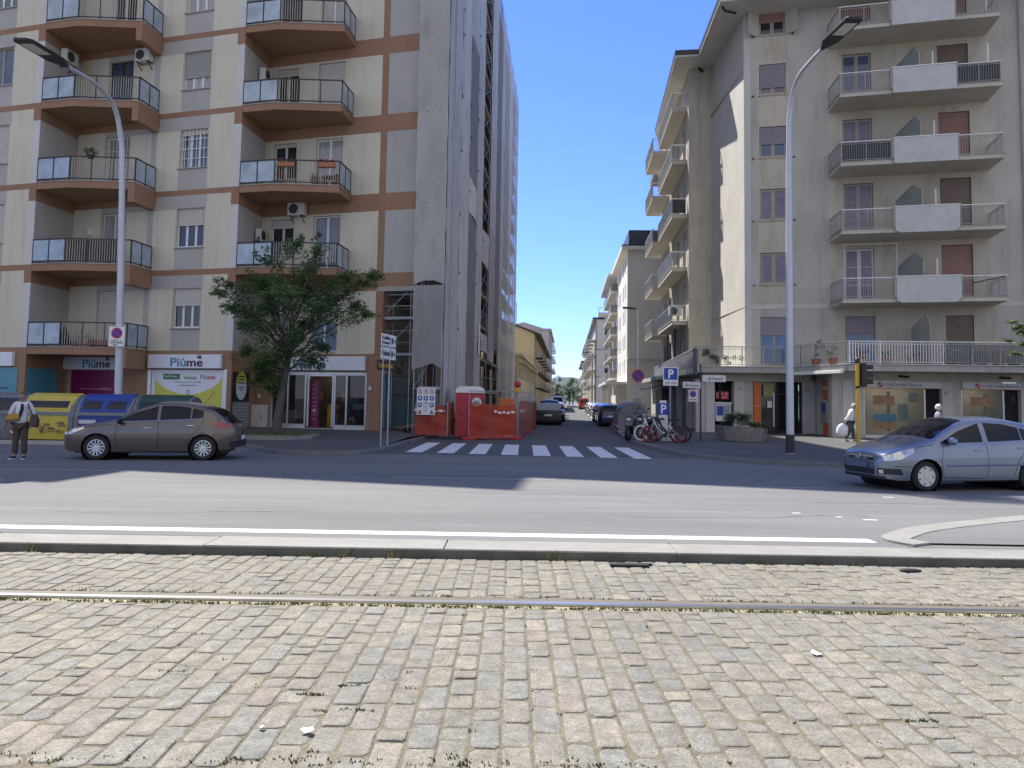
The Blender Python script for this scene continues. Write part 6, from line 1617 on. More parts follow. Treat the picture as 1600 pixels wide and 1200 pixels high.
# street tree on the left pavement
TT = thing('street_tree', 'leafy street tree with a slanting trunk and ragged dark crown, in front of the shop', 'tree', (-8.75, 28.9, .3))
o_ = Vector((-8.75, 28.9, .22)); b = B(); r = random.Random(11)
tr = [o_, Vector((-8.72, 28.9, .8)), Vector((-8.62, 28.92, 1.7)), Vector((-8.5, 28.95, 2.6)), Vector((-8.42, 29.0, 3.3))]
b.tube(tr, [.2, .165, .14, .125, .11], 10)
clumps = []
def px(x, z, dy=0): return Vector((x, 29.0 + dy, z))
tips = [(-11.0, 5.6, .3), (-10.3, 5.75, -.6), (-9.7, 6.2, .5), (-9.6, 5.2, .9), (-9.0, 6.6, -.5), (-8.4, 7.3, .2), (-8.0, 6.5, .8), (-7.5, 7.0, -.3), (-7.2, 6.0, .7), (-6.6, 6.1, -.4), (-6.0, 6.0, .3), (-5.5, 6.2, -.2), (-6.3, 5.2, .8), (-5.7, 4.9, 0), (-7.2, 4.9, -.9), (-8.1, 5.3, -1.2), (-8.9, 5.2, -1.0), (-9.8, 4.4, -.3), (-9.9, 3.5, .2), (-9.3, 3.0, -.2), (-8.9, 3.9, .8), (-7.9, 4.0, -.6), (-7.3, 3.7, .3), (-8.3, 4.6, 1.2), (-8.0, 5.9, 0), (-9.3, 5.8, 0), (-10.5, 5.0, .2), (-9.4, 2.5, .1), (-7.0, 5.4, .2), (-8.6, 3.3, -.5), (-9.0, 2.2, -.2), (-7.6, 3.2, .1)]
for i, (x, z, dy) in enumerate(tips):
    base = tr[4 if z > 4 else 3] + Vector((0, 0, r.uniform(-.1, .4 if z > 5 else .1)))
    pts = limb(b, base, px(x, z, dy), .055 if z > 4.5 else .035, .01, i, 5, .09)
    for q in (3, 4, 5):
        clumps.append((pts[q] + Vector((r.uniform(-.25, .25), r.uniform(-.3, .3), r.uniform(-.15, .15))), r.uniform(.3, .52) * (1.1 if q > 3 else .9)))
    for _ in range(4):    # sprays that run out past the crown
        a = pts[-1]; d = Vector((x + 8.3, dy * 1.2, (z - 4.8) * .6)).normalized(); e = a + d * r.uniform(.2, .6) + Vector((r.uniform(-.3, .3), r.uniform(-.2, .2), r.uniform(-.2, .15)))
        limb(b, a, e, .01, .004, i * 7 + _, 3, .1); clumps.append((e, .17)); clumps.append((a.lerp(e, .5), .2))
b.build('trunk', M['bark'], TT)
b = B(); leaf_cloud(b, clumps, 26000, .08, 3, .85, 2.0)
b.build('crown', [leafy(mat('dark_leaf', (.12, .20, .085), .5, var=.3, scale=2.2, spec=.3)), leafy(mat('mid_leaf', (.19, .285, .12), .5, var=.3, scale=2.2, spec=.3))], TT)
# raised bed round it
b = B(); P = [(-11.2, 27.2), (-8.0, 27.2), (-7.2, 28.0), (-7.3, 29.6), (-11.2, 29.6)]
b.prism(P, .0, .30, 0); b.prism([(-11.05, 27.35), (-8.05, 27.35), (-7.36, 28.05), (-7.45, 29.45), (-11.05, 29.45)], .301, .31, 1)
tag(b.build('tree_bed', [M['stone'], M['soil']], loc=(-9.2, 28.3, .1)), 'raised stone tree bed with grass, behind the bronze hatchback', 'tree bed')
b = B()
for _ in range(2600):
    x = RND.uniform(-11, -7.5); y = RND.uniform(27.4, 29.4); h_ = RND.uniform(.05, .14); a = RND.random() * 6.28; dx, dy = math.cos(a) * .02, math.sin(a) * .02
    b.add([(x - dy * .3, y + dx * .3, .3), (x + dy * .3, y - dx * .3, .3), (x + dx * 2, y + dy * 2, .3 + h_)], [(0, 1, 2)])
tag(b.build('grass', M['grass']), 'short green grass in the raised tree bed', 'grass', kind='stuff')
# tree at the right edge: only the tips of its branches reach the picture
TR = thing('street_tree', 'bright green tree whose lit branches reach in at the right edge', 'tree', (18.6, 24.5, .12))
b = B(); tr2 = [Vector((18.6, 24.5, .1)), Vector((18.5, 24.5, 2)), Vector((18.4, 24.4, 3.4))]; b.tube(tr2, [.16, .13, .11], 9); cl = []
for i, (x, z, dy) in enumerate(((15.75, 4.45, 0), (15.9, 3.85, .2), (15.75, 3.4, -.1), (16.2, 4.3, .1), (16.5, 3.6, .3), (16.3, 3.05, 0), (17.2, 5.0, .5), (18.2, 5.6, .2), (19.4, 5.2, -.4), (20.4, 4.4, .3), (18.8, 4.6, 1.3), (18.0, 4.2, -1.4), (17.0, 4.1, -.6))):
    pts = limb(b, tr2[2], Vector((x, 24.2 + dy, z)), .05, .008, 40 + i, 6, .06)
    for q in (3, 4, 5, 6): cl.append((pts[q] + Vector((RND.uniform(-.1, .1), RND.uniform(-.2, .2), 0)), .2 if q > 4 else .32))
b.build('trunk', M['bark'], TR)
b = B(); leaf_cloud(b, cl, 5200, .085, 8, .4, 2.0); b.build('crown', [M['leaf2'], leafy(mat('fresh_leaf', (.15, .2, .07), .5, var=.25, scale=2))], TR)
# trees closing the side street
for i, (x, y, h_, w_, lb) in enumerate(((15.5, 262, 10.5, 5.5, 'pale green tree at the end of the street beside the tall stained block'), (19.5, 300, 9.8, 6.5, 'dark green tree in the middle of the street end'), (23.0, 305, 9.5, 6, 'bushy green tree at the street end, right of the middle one'), (26.5, 330, 12.0, 7, 'high olive tree at the street end under the hills'), (15.8, 318, 8.5, 6, 'low green tree in the left corner of the street end'), (29.5, 325, 8.5, 6, 'small dark tree at the right corner of the street end'))):
    t = thing('tree', lb, 'tree', (x, y, 0), 0, 'trees closing the side street')
    b = B(); b.tube([(x, y, 0), (x + .2, y, h_ * .3), (x, y, h_ * .6)], [.3, .25, .15], 7); r = random.Random(60 + i); cl = []
    for _ in range(26):
        a = r.random() * 6.28; q = r.random() ** .5; z = r.uniform(.16, 1); sp_ = math.sin(math.pi * min(1, z * .75 + .2)) ** .6
        c = Vector((x + math.cos(a) * q * w_ * .5 * sp_, y + math.sin(a) * q * w_ * .5 * sp_, z * h_ - .8)); cl.append((c, r.uniform(.8, 1.3)))
        if _ % 3 == 0: limb(b, Vector((x, y, h_ * .3)), c, .1, .03, _, 4)
    b.build('trunk', M['bark'], t)
    b = B(); leaf_cloud(b, cl, 2600, .3, 70 + i, .8, 1.6); b.build('crown', [mat('far_leaf', ((.07, .12, .05), (.035, .075, .025), (.055, .10, .035), (.085, .13, .05), (.05, .09, .035), (.04, .07, .03))[i], .7, var=.3, scale=.4), mat('far_leaf_pale', (.10, .16, .06), .7, var=.3, scale=.4)], t)
# ------------------------------------------------------------------ street furniture
def lamp_post(name, label, pts, radii, head0, head1, blackz=None, group='street lamps', hw_=.2):
    p0 = Vector(pts[0]); t = thing('street_lamp', label, 'street lamp', tuple(p0), 0, group)
    P = smooth_path(pts, 6); n = len(P)
    k = lin([(i / (len(pts) - 1), rr) for i, rr in enumerate(radii)])
    b = B(); b.tube(P, [k(i / (n - 1)) for i in range(n)], 14); b.tube([p0 - Vector((0, 0, .05)), p0 + Vector((0, 0, .02))], radii[0] * 1.15, 14)
    b.build('pole', M['lamppole'], t, smooth=True, auto=40)
    if blackz:
        b = B(); b.tube([p0 + Vector((0, 0, .02)), p0 + Vector((0, 0, blackz))], radii[0] * 1.12, 14); b.build('base_sleeve', M['darkmetal'], t, smooth=True, auto=40)
    h0 = Vector(head0); h1 = Vector(head1); d = (h1 - h0); L_ = d.length; d.normalize(); s = d.cross(Vector((0, 0, 1))).normalized(); u = s.cross(d)
    Mh = Matrix(((d.x, s.x, u.x, h0.x), (d.y, s.y, u.y, h0.y), (d.z, s.z, u.z, h0.z), (0, 0, 0, 1)))
    b = B(Mh); b.prism([(0, -.07), (L_ * .25, -hw_), (L_ * .95, -hw_), (L_, -hw_ * .7), (L_, hw_ * .7), (L_ * .95, hw_), (L_ * .25, hw_), (0, .07)], -.04, .05); b.box(-.12, .12, -.05, .05, -.05, .04)
    for q in range(4): b.box(L_ * .2 + q * .08, L_ * .2 + q * .08 + .03, -hw_ * .7, hw_ * .7, .05, .08)
    b.build('lamp_head', M['black'], t, bevel=.015)
    b = B(Mh); b.box(L_ * .5, L_ * .88, -hw_ * .7, hw_ * .7, -.052, -.041); b.build('lens', mat('lamp_lens', (.66, .66, .6), .3, var=.15, scale=20), t)
    return t
M['lamppole'] = mat('lamp_pole_paint', (.52, .54, .56), .45, var=.06, scale=4, metal=.15, dirt=(.38, .38, .38), dirtamt=.3)
lamp_post('l', 'tall pale lamp post on the left with a no-parking plate on its pole', [(-13.92, 27.42, 0.15), (-14.07, 27.42, 5.08), (-14.25, 27.42, 9.79), (-14.34, 27.37, 11.00), (-14.34, 26.82, 11.90), (-14.34, 25.61, 12.21), (-14.34, 23.80, 12.08)], [.14, .125, .1, .095, .085, .07, .06], (-14.34, 23.86, 12.08), (-14.34, 21.56, 11.87), hw_=.28)
lamp_post('r', 'tall pale lamp post on the right with a black base sleeve', [(9.02, 24.95, .12), (9.04, 24.97, 5), (9.07, 24.98, 10.2), (9.08, 24.9, 11.3), (9.08, 24.5, 12.0), (9.08, 23.8, 12.28), (9.08, 22.1, 12.28)], [.125, .112, .085, .08, .07, .06, .05], (9.08, 22.15, 12.28), (9.08, 20.0, 12.1), .62, hw_=.24)
lamp_post('s', 'slim dark lamp post up the side street, in front of the ivory block', [(7.3, 44.5, .12), (7.28, 44.5, 3.5), (7.26, 44.5, 6.6), (7.22, 44.5, 7.0), (7.1, 44.5, 7.1)], [.07, .06, .05, .045, .04], (7.1, 44.5, 7.1), (6.4, 44.5, 7.15), hw_=.13)
lamp_post('s', 'slim pale lamp post up the side street, in front of the bluish white block', [(11.7, 112, .1), (11.7, 112, 4), (11.7, 112, 8.2), (11.65, 112, 8.6), (11.4, 112, 8.7)], [.12, .1, .09, .08, .07], (11.4, 112, 8.7), (10.3, 112, 8.75), hw_=.16)
lamp_post('s', 'farthest thin lamp post, against the trees closing the street', [(19.8, 215, 0), (19.8, 215, 3), (19.8, 215, 5.4), (20.2, 215, 5.9), (20.9, 215, 6.1)], [.13, .11, .1, .09, .08], (20.9, 215, 6.1), (21.8, 215, 6.2), hw_=.2)
def post(b, x, y, z0, z1, r=.03): b.tube([(x, y, z0), (x, y, z1)], r, 10)
# no-parking plate on the left lamp post
NP = thing('parking_sign', 'white no-parking plate with a blue and red disc, strapped to the left lamp post', 'sign', (-13.96, 27.0, 2.95))
FN = FR((-14.0, 27.2, 3.71), (1, 0))
b = B(FN); b.box(-.28, .28, -.04, -.02, -.35, .35); b.build('plate', M['white'], NP, bevel=.004)
b = B(FN); T = Matrix.Translation((0, -.042, .12)) @ RX
b.lathe([(.2, 0), (.001, .002)], T, 24, 0); b.lathe([(.15, .003), (.001, .004)], T, 24, 1); b.ext([(-.12, -.048, .2), (-.09, -.048, .23), (.12, -.048, .04), (.09, -.048, .01)], (0, -.002, 0), 0)
b.text('LUN. 0 - 6', -.17, -.17, .34, .055, -.041, .004, 2); b.text('PULIZIA STRADA', -.23, -.245, .46, .05, -.041, .002, 2); b.box(-.12, .02, -.043, -.041, -.31, -.28, 2); b.build('symbol', [M['signred'], M['signblue'], M['black']], NP)
b = B(); b.lathe([(.145, 3.55), (.145, 3.6)], Matrix.Translation((-14.02, 27.42, 0)), 16, cap=False); b.lathe([(.145, 3.8), (.145, 3.85)], Matrix.Translation((-14.02, 27.42, 0)), 16, cap=False); b.build('strap', M['steel'], NP)
# direction signs on two posts at the left corner
DS = thing('direction_sign', 'stack of three direction arrows on two grey posts at the left corner', 'direction sign', (-4.15, 25.1, .12))
b = B(); post(b, -4.2, 25.05, .1, 3.72); b.build('post', M['steel'], DS)
b = B(); post(b, -4.07, 25.6, .1, 3.72); b.build('post', M['steel'], DS)
FD = FR((-4.30, 24.95, 0), (.3, 1.25))
FD = FR((-4.26, 24.9, 0), (.32, 1.36))
for i, (z0, z1, m0, tx, m1) in enumerate(((3.4, 3.8, 'white', ('Università di Firenze', 'Polo Scienze Sociali'), 'black'), (2.97, 3.36, 'white', ('Multisala', ''), 'black'), (2.6, 2.92, 'black', ('Centro Novoli', ''), 'yellow'))):
    u0 = -.3 if i == 2 else 0
    b = B(FD); b.box(u0, 1.25, -.03, -.01, z0, z1); pnl = b.build('arrow_panel', M[m0], DS, bevel=.004)
    b = B(FD)
    if i < 2:
        b.text(tx[0], .05, z0 + (.22 if tx[1] else .12), .72, .11 if tx[1] else .17, -.033, .01)
        if tx[1]: b.text(tx[1], .05, z0 + .07, .6, .09, -.033, 0)
        b.box(.84, .98, -.034, -.031, z0 + .1, z1 - .1); b.bar((1.02, -.033, (z0 + z1) / 2), (1.2, -.033, (z0 + z1) / 2), .002, .04); b.ext([(1.13, -.031, z0 + .1), (1.22, -.031, (z0 + z1) / 2), (1.13, -.031, z1 - .1)], (0, -.003, 0))
    else: b.text(tx[0], u0 + .08, z0 + .08, 1.2, .17, -.033, .012)
    b.build('lettering', M[m1], pnl)
# parking sign with panel below
PS = thing('parking_sign', 'square blue parking sign with a white plate below, on the pole behind the bicycles', 'sign', (6.85, 33.2, .12))
b = B(); post(b, 6.85, 33.2, .12, 3.35); b.build('post', M['steel'], PS)
FPk = FR((6.85, 33.14, 0), (1, .05))
b = B(FPk); b.box(-.33, .33, -.03, -.01, 2.42, 3.22); b.build('plate', M['white'], PS)
b = B(FPk); b.box(-.29, .29, -.034, -.031, 2.68, 3.18); b.build('blue_field', M['signblue'], PS)
b = B(FPk); b.text('P', -.11, 2.74, .24, .38, -.036, .03, 0); b.text('8-20', -.24, 2.5, .2, .09, -.033, .004, 1); b.text('60 min', .04, 2.5, .22, .09, -.033, .004, 1); b.build('lettering', [M['white'], M['lettgrey']], PS)
# round no-parking sign up the street
RS = thing('parking_sign', 'round blue and red no-parking sign on the slim dark lamp post', 'sign', (7.27, 44.4, 2.6))
b = B(); T = Matrix.Translation((7.3, 44.38, 3.2)) @ Matrix.Rotation(math.pi / 2, 4, 'X'); b.lathe([(.36, 0), (.001, .006)], T, 26, 0); b.lathe([(.27, .007), (.001, .009)], T, 26, 1); b.ext([(7.08, 44.368, 3.36), (7.13, 44.368, 3.41), (7.52, 44.368, 3.04), (7.47, 44.368, 2.99)], (0, -.003, 0), 0); b.build('disc', [M['signred'], M['signblue']], RS)
b = B(); b.box(7.05, 7.5, 44.36, 44.38, 1.3, 1.9); b.build('plate', M['greyshutter'], RS)
# street name signs on a dark pole
NS = thing('street_name_sign', 'dark pole with white street name plates at the right corner', 'street sign', (7.8, 31.75, .12))
b = B(); post(b, 7.8, 31.75, .12, 3.3, .035); b.build('post', M['darkmetal'], NS)
b = B(FR((7.86, 31.7, 0), (1, .12))); b.box(0, 1.0, -.02, .02, 2.58, 2.85); pl_ = b.build('name_plate', M['offwhite'], NS)
b = B(FR((7.86, 31.7, 0), (1, .12))); b.text('di Novoli', .25, 2.64, .62, .15, -.021, .006); b.build('lettering', M['lettgrey'], pl_)
b = B(FR((6.95, 31.2, 0), (.85, .5))); b.box(0, .95, -.02, .02, 2.3, 2.55); pl_ = b.build('name_plate', M['offwhite'], NS)
b = B(FR((6.95, 31.2, 0), (.85, .5))); b.text('Via di Carrara', .1, 2.36, .75, .12, -.021, .005); b.build('lettering', M['lettgrey'], pl_)
NB = thing('parking_sign', 'small grey no-stopping plate hanging left of the street name pole', 'sign', (7.4, 31.5, 2))
b = B(); b.box(7.25, 7.62, 31.5, 31.52, 1.75, 2.24); b.build('plate', M['offwhite'], NB)
b = B(); T = Matrix.Translation((7.43, 31.498, 2.06)) @ RX; b.lathe([(.14, 0), (.001, .003)], T, 20, 0); b.lathe([(.105, .004), (.001, .005)], T, 20, 1); b.box(7.3, 7.56, 31.494, 31.498, 1.82, 1.86, 2); b.build('symbol', [M['signred'], M['signblue'], M['lettgrey']], NB)
# parking meter with a big P
MT = thing('parking_meter', 'parking meter with a large white P on a blue board, behind the bicycles', 'parking meter', (6.25, 31.6, .12))
b = B(); b.box(6.04, 6.42, 31.55, 31.8, .12, 1.2); b.build('cabinet', M['offwhite'], MT, bevel=.03)
b = B(); b.box(6.02, 6.44, 31.54, 31.7, 1.2, 1.66); b.build('housing', M['signblue'], MT, bevel=.02)
b = B(); b.box(6.09, 6.37, 31.58, 31.63, 1.67, 1.78); b.build('top_plate', M['offwhite'], MT)
b = B(); b.text('P', 6.13, 1.25, .22, .36, 31.535, .02); b.build('lettering', M['white'], MT)
# traffic light
TL = thing('traffic_light', 'yellow traffic light pole with black three-lens head seen side-on', 'traffic light', (11.25, 25.0, .12))
b = B(); b.tube([(11.25, 25, .1), (11.25, 25, 3.08)], .062, 14); b.build('pole', M['yellow'], TL, smooth=True, auto=40)
b = B(); b.lathe([(.066, 2.26), (.07, 2.27), (.07, 2.33), (.066, 2.34)], Matrix.Translation((11.25, 25, 0)), 14, cap=False); b.build('collar', M['black'], TL, smooth=True, auto=40); b = B(); b.lathe([(.075, 3.08), (.08, 3.1), (.075, 3.22), (.04, 3.26), (.001, 3.27)], Matrix.Translation((11.25, 25, 0)), 14); b.build('pole_cap', M['black'], TL, smooth=True, auto=40)
b = B(); b.box(11.32, 11.5, 24.86, 25.14, 2.32, 3.08); hd = b.build('signal_head', M['black'], TL, bevel=.03)
RY = Matrix.Rotation(math.pi / 2, 4, 'Y')
for i, z in enumerate((2.46, 2.70, 2.94)):
    b = B(); b.lathe([(.108, 0), (.11, .08), (.10, .22)], Matrix.Translation((11.5, 25, z)) @ RY, 16, a0=math.radians(60), a1=math.radians(300), cap=False); b.lathe([(.103, .0), (.105, .08), (.095, .22)], Matrix.Translation((11.5, 25, z)) @ RY, 16, a0=math.radians(60), a1=math.radians(300), cap=False); v_ = b.build('visor', M['black'], hd, smooth=True)
    b = B(); b.lathe([(.1, .01), (.06, .03), (.001, .035)], Matrix.Translation((11.5, 25, z)) @ RY, 16); b.build('lens', (mat('green_lens', (.02, .09, .06), .2, var=0), mat('amber_lens', (.2, .1, .01), .2, var=0), mat('dark_red_lens', (.15, .01, .01), .2, var=0))[i], hd)
# recycling bins
def bin_thing(label, col, loc, rz, style, group):
    t = thing('recycling_bin', label, 'bin', (0, 0, 0), 0, group)
    W_ = 1.84; body_ = []
    prof = [(-.72, .16), (-.76, .5), (-.74, .98), (-.6, 1.3), (-.36, 1.58), (-.05, 1.68), (.3, 1.6), (.6, 1.35), (.74, 1.0), (.74, .16)]
    b = B(); b.ext([(-W_ / 2 + .1, y, z) for y, z in prof], (W_ - .2, 0, 0)); b.build('body', col, t, bevel=.02)
    for s in (-1, 1):
        b = B(); b.ext([(s * (W_ / 2) - (.17 if s > 0 else 0), y * 1.07, .08 + (z - .16) * 1.03) for y, z in prof], (.17, 0, 0)); e = b.build('end_plate', M['binplate'], t, bevel=.035)
        if s > 0 or True:
            b = B()
            for q in range(3):
                x0 = s * (W_ / 2) - (.15 if s > 0 else .02) ; z = .3 + q * .1
                b.ext([(x0, -.835, z), (x0 + .075, -.835, z - .06), (x0 + .15, -.835, z), (x0 + .15, -.835, z + .05), (x0 + .075, -.835, z - .01), (x0, -.835, z + .05)], (0, .1, 0), q % 2)
            b.build('chevron', [M['signred'], M['white']], e)
    def front(z0, z1, x0, x1, off, nm, mt):
        f = lin([(z, y) for y, z in prof[:6]]); b = B()
        n = 4
        for i in range(n):
            a = z0 + (z1 - z0) * i / n; c = z0 + (z1 - z0) * (i + 1) / n
            b.add([(x0, f(a) - off, a), (x1, f(a) - off, a), (x1, f(c) - off, c), (x0, f(c) - off, c), (x0, f(a) + .02, a), (x1, f(a) + .02, a), (x1, f(c) + .02, c), (x0, f(c) + .02, c)], [(0, 1, 2, 3), (4, 7, 6, 5), (0, 3, 7, 4), (1, 5, 6, 2)] + ([(0, 4, 5, 1)] if i == 0 else []) + ([(3, 2, 6, 7)] if i == n - 1 else []))
        return b.build(nm, mt, t)
    front(.96, 1.07, -.8, .8, .03, 'front_bar', M['binplate'])
    if style == 'slot':
        front(1.14, 1.48, -.76, .76, .02, 'lid', col); front(1.2, 1.42, -.66, .66, .03, 'slot', M['black'])
    elif style == 'double':
        front(1.1, 1.52, -.8, .8, .02, 'lid', col)
        for x in (-.4, .4): front(1.18, 1.44, x - .3, x + .28, .035, 'slot', M['black'])
    else: front(1.1, 1.5, -.78, .78, .02, 'lid', M['darkmetal'])
    if style == 'slot':
        r = random.Random(4); b = B()
        for _ in range(14): x, z = r.uniform(-.3, .5), r.uniform(.35, .75); b.box(x, x + r.uniform(.06, .26), -.775, -.762, z, z + r.uniform(.03, .1))
        b.build('torn_stickers', mat('sticker_residue', (.28, .2, .07), .8, var=.4, scale=12), t)
    if style == 'double':
        b = B(); b.box(-.75, -.2, -.77, -.76, .7, .82); b.box(-.7, -.35, -.77, -.76, .55, .6); b.build('sticker', M['palegrey'], t)
    b = B(); b.box(-W_ / 2, W_ / 2, -.78, .76, 0, .13); b.build('base', M['concrete'], t)
    t.location = loc; t.rotation_euler = (0, 0, rz); return t
M['binplate'] = mat('bin_grey', (.15, .16, .17), .55, var=.12, scale=3, dirt=(.09, .09, .09), dirtscale=(2, 2, .5), dirtamt=.5)
gl_ = 'recycling bins along the left kerb'
for x, c, st, lb in ((-17.05, M['binplate'], 'plain', 'grey bin at the left edge behind the pedestrian'), (-15.2, mat('bin_yellow', (.52, .42, .06), .5, var=.06), 'slot', 'yellow recycling bin with a dark slot and torn stickers'), (-13.35, mat('bin_blue', (.015, .05, .26), .5, var=.08), 'double', 'blue recycling bin with two oval openings, behind the car bonnet'), (-11.5, mat('bin_green', (.02, .06, .045), .5, var=.1), 'double', 'dark green recycling bin behind the car roof')):
    bin_thing(lb, c, (x, 26.0, .003), 0, st, gl_)
for y, lb in ((41.2, 'grey bin with flat end turned to the crossing, behind the motor scooter'), (43.5, 'grey bin standing behind the other one by the side street kerb')):
    bin_thing(lb, M['binplate'], (6.45 + (y - 41.2) * .073, y, .02), math.radians(-90 - 4.2), 'plain', 'grey bins along the side street kerb')
# concrete planter
PL = thing('planter', 'long weathered concrete planter with leafy plants in front of the cash machine', 'planter', (9.75, 32.2, .12))
pl0 = [(8.78, 33.1), (8.86, 32.0), (9.35, 31.45), (10.35, 31.75), (10.78, 32.5), (10.7, 33.2), (9.6, 33.5)]
c_ = Vector((9.75, 32.4)); b = B(); n = len(pl0)
for k, (z, s) in enumerate(((.16, .94), (.8, 1.06))): pass
r0 = [(c_.x + (x - c_.x) * .93, c_.y + (y - c_.y) * .93, .16) for x, y in pl0]; r1 = [(c_.x + (x - c_.x) * 1.05, c_.y + (y - c_.y) * 1.05, .78 if x < 9.4 else .7) for x, y in pl0]; r2 = [(c_.x + (p[0] - c_.x) * .9, c_.y + (p[1] - c_.y) * .9, p[2]) for p in r1]; r3 = [(p[0], p[1], p[2] - .08) for p in r2]
b.add(r0 + r1 + r2 + r3, [(i, (i + 1) % n, (i + 1) % n + n, i + n) for i in range(n)] + [(i + n, (i + 1) % n + n, (i + 1) % n + 2 * n, i + 2 * n) for i in range(n)] + [(i + 2 * n, (i + 1) % n + 2 * n, (i + 1) % n + 3 * n, i + 3 * n) for i in range(n)] + [tuple(range(3 * n, 4 * n))]); b.build('trough', mat('weathered_trough', (.21, .20, .175), .95, var=.2, scale=3, bump=.5, bscale=30, dirt=(.10, .10, .08), dirtscale=(1.5, 1.5, .5), dirtamt=.7), PL)
b = B(); b.prism([(p[0], p[1]) for p in r0], .1, .162); b.build('plinth', M['black'], PL)
b = B()
for i in range(9): pass
for z in (.33, .5): b.prism([(c_.x + (x - c_.x) * (.955 + .08 * (z - .33)), c_.y + (y - c_.y) * (.955 + .08 * (z - .33))) for x, y in pl0], z, z + .012)
b.build('board_lines', M['screen'], PL)
b = B(); r = random.Random(21); cl = []
for i in range(16): x = r.uniform(9.0, 10.0); cl.append((Vector((x, 32.2 + r.uniform(-.5, .6), .95 + r.uniform(-.05, .25))), r.uniform(.16, .3)))
for i in range(12): x = r.uniform(10.0, 10.7); cl.append((Vector((x, 32.3 + r.uniform(-.5, .5), .78 + r.uniform(-.03, .08))), r.uniform(.12, .2)))
leaf_cloud(b, cl, 2600, .05, 31, .7, 2.6)
b.build('plants', [mat('planter_leaf', (.10, .15, .045), .6, var=.3, scale=3), mat('planter_leaf_dark', (.05, .085, .03), .6, var=.3, scale=3)], PL)
# bicycles and scooter
def bicycle(label, loc, rz, frame, rim, fender, spokes=True, basket=False):
    t = thing('bicycle', label, 'bicycle', (0, 0, 0), 0, 'bicycles by the right kerb')
    r = .33
    for x in (-.56, .56):
        T = Matrix.Translation((x, 0, r)) @ Matrix.Rotation(math.pi / 2, 4, 'X'); b = B()
        b.lathe([(r - .035, -.018), (r - .008, -.02), (r, 0), (r - .008, .02), (r - .035, .018), (r - .035, -.018)], T, 28, cap=False); w_ = b.build('wheel', M['rubber'] if rim is not M['white'] else M['offwhite'], t, smooth=True)
        b = B(); b.lathe([(r - .075, -.014), (r - .036, -.016), (r - .036, .016), (r - .075, .014), (r - .075, -.014)], T, 28, cap=False)
        b.tube([(x, -.05, r), (x, .05, r)], .035, 8)
        for i in range(14): a = 2 * math.pi * i / 14; b.tube([(x, .02 * (-1) ** i, r), (x + math.cos(a) * (r - .05), 0, r + math.sin(a) * (r - .05))], .004, 3, cap=False)
        b.build('rim', rim, w_, smooth=True)
    b = B(); b.tube([(-.40, 0, .86), (-.30, 0, .62), (-.06, 0, .34), (.02, 0, .29), (.2, 0, .3)], [.045, .045, .05, .045, .03], 8); b.tube([(.13, 0, .29), (.22, 0, .6), (.26, 0, .82)], .03, 8)
    for s in (-.06, .06): b.tube([(.05, s * .6, .3), (.56, s, .33)], .018, 6); b.tube([(.2, s * .4, .56), (.56, s, .33)], .014, 6)
    b.build('frame', frame, t, smooth=True)
    b = B(); b.tube([(-.43, 0, .95), (-.38, 0, .8)], .026, 8)
    for s in (-.065, .065): b.tube([(-.4, 0, .82), (-.43, s, .7), (-.56, s, .33)], .016, 6)
    b.tube([(-.43, 0, .98), (-.46, 0, 1.06)], .016, 6); b.tube([(-.32, -.28, 1.08), (-.42, -.2, 1.09), (-.46, 0, 1.06), (-.42, .2, 1.09), (-.32, .28, 1.08)], .013, 6); b.build('fork_and_handlebar', frame, t, smooth=True)
    b = B(); b.ball((.28, 0, .9), (.14, .075, .035), 10); b.ball((.36, 0, .905), (.09, .1, .04), 10); b.build('saddle', M['black'], t, smooth=True)
    for x, a0, a1 in ((-.56, 20, 150), (.56, -10, 175)):
        b = B(); b.lathe([(r + .015, -.035), (r + .03, 0), (r + .015, .035)], Matrix.Translation((x, 0, r)) @ Matrix.Rotation(math.pi / 2, 4, 'X'), 16, a0=math.radians(-a1), a1=math.radians(-a0), cap=False)
        b.build('mudguard', fender, t, smooth=True)
    if basket:
        b = B(); b.box(-.72, -.44, -.17, .17, .78, 1.0); b.build('basket', M['black'], t)
    b = B(); b.lathe([(.09, .05), (.09, .06)], Matrix.Translation((.03, 0, .29)) @ Matrix.Rotation(math.pi / 2, 4, 'X'), 16); b.tube([(.03, -.08, .29), (.1, -.09, .15)], .01, 5); b.box(.06, .15, -.16, -.08, .135, .155); b.build('crank', M['black'], t)
    b = B(); b.tube([(.15, -.05, .3), (.28, -.2, .02)], .009, 5); b.build('kickstand', M['steel'], t)
    if fender is M['black']:
        b = B(); b.ext([(.3, -.04, .36), (.42, -.04, .66), (.72, -.04, .7), (.88, -.04, .5), (.88, -.04, .42), (.7, -.04, .38)], (0, .08, 0)); b.build('skirt_guard', M['black'], t)
    t.location = loc; t.rotation_euler = (0, 0, rz); return t
bicycle('silver hire bicycle with red rims and black skirt guard, nearest the crossing', (6.02, 30.35, .125), math.radians(-3), mat('hire_frame', (.4, .4, .4), .35, var=.05, metal=.5), mat('red_rim', (.35, .02, .03), .4, var=.05), M['black'])
bicycle('white bicycle with white tyres, partly hidden behind the hire bicycle', (5.85, 31.5, .125), math.radians(12), M['white'], M['white'], M['white'])
bicycle('dark bicycle with a front basket behind the hire bicycle', (6.35, 31.0, .125), math.radians(-10), M['darkmetal'], M['black'], M['darkmetal'], basket=True)
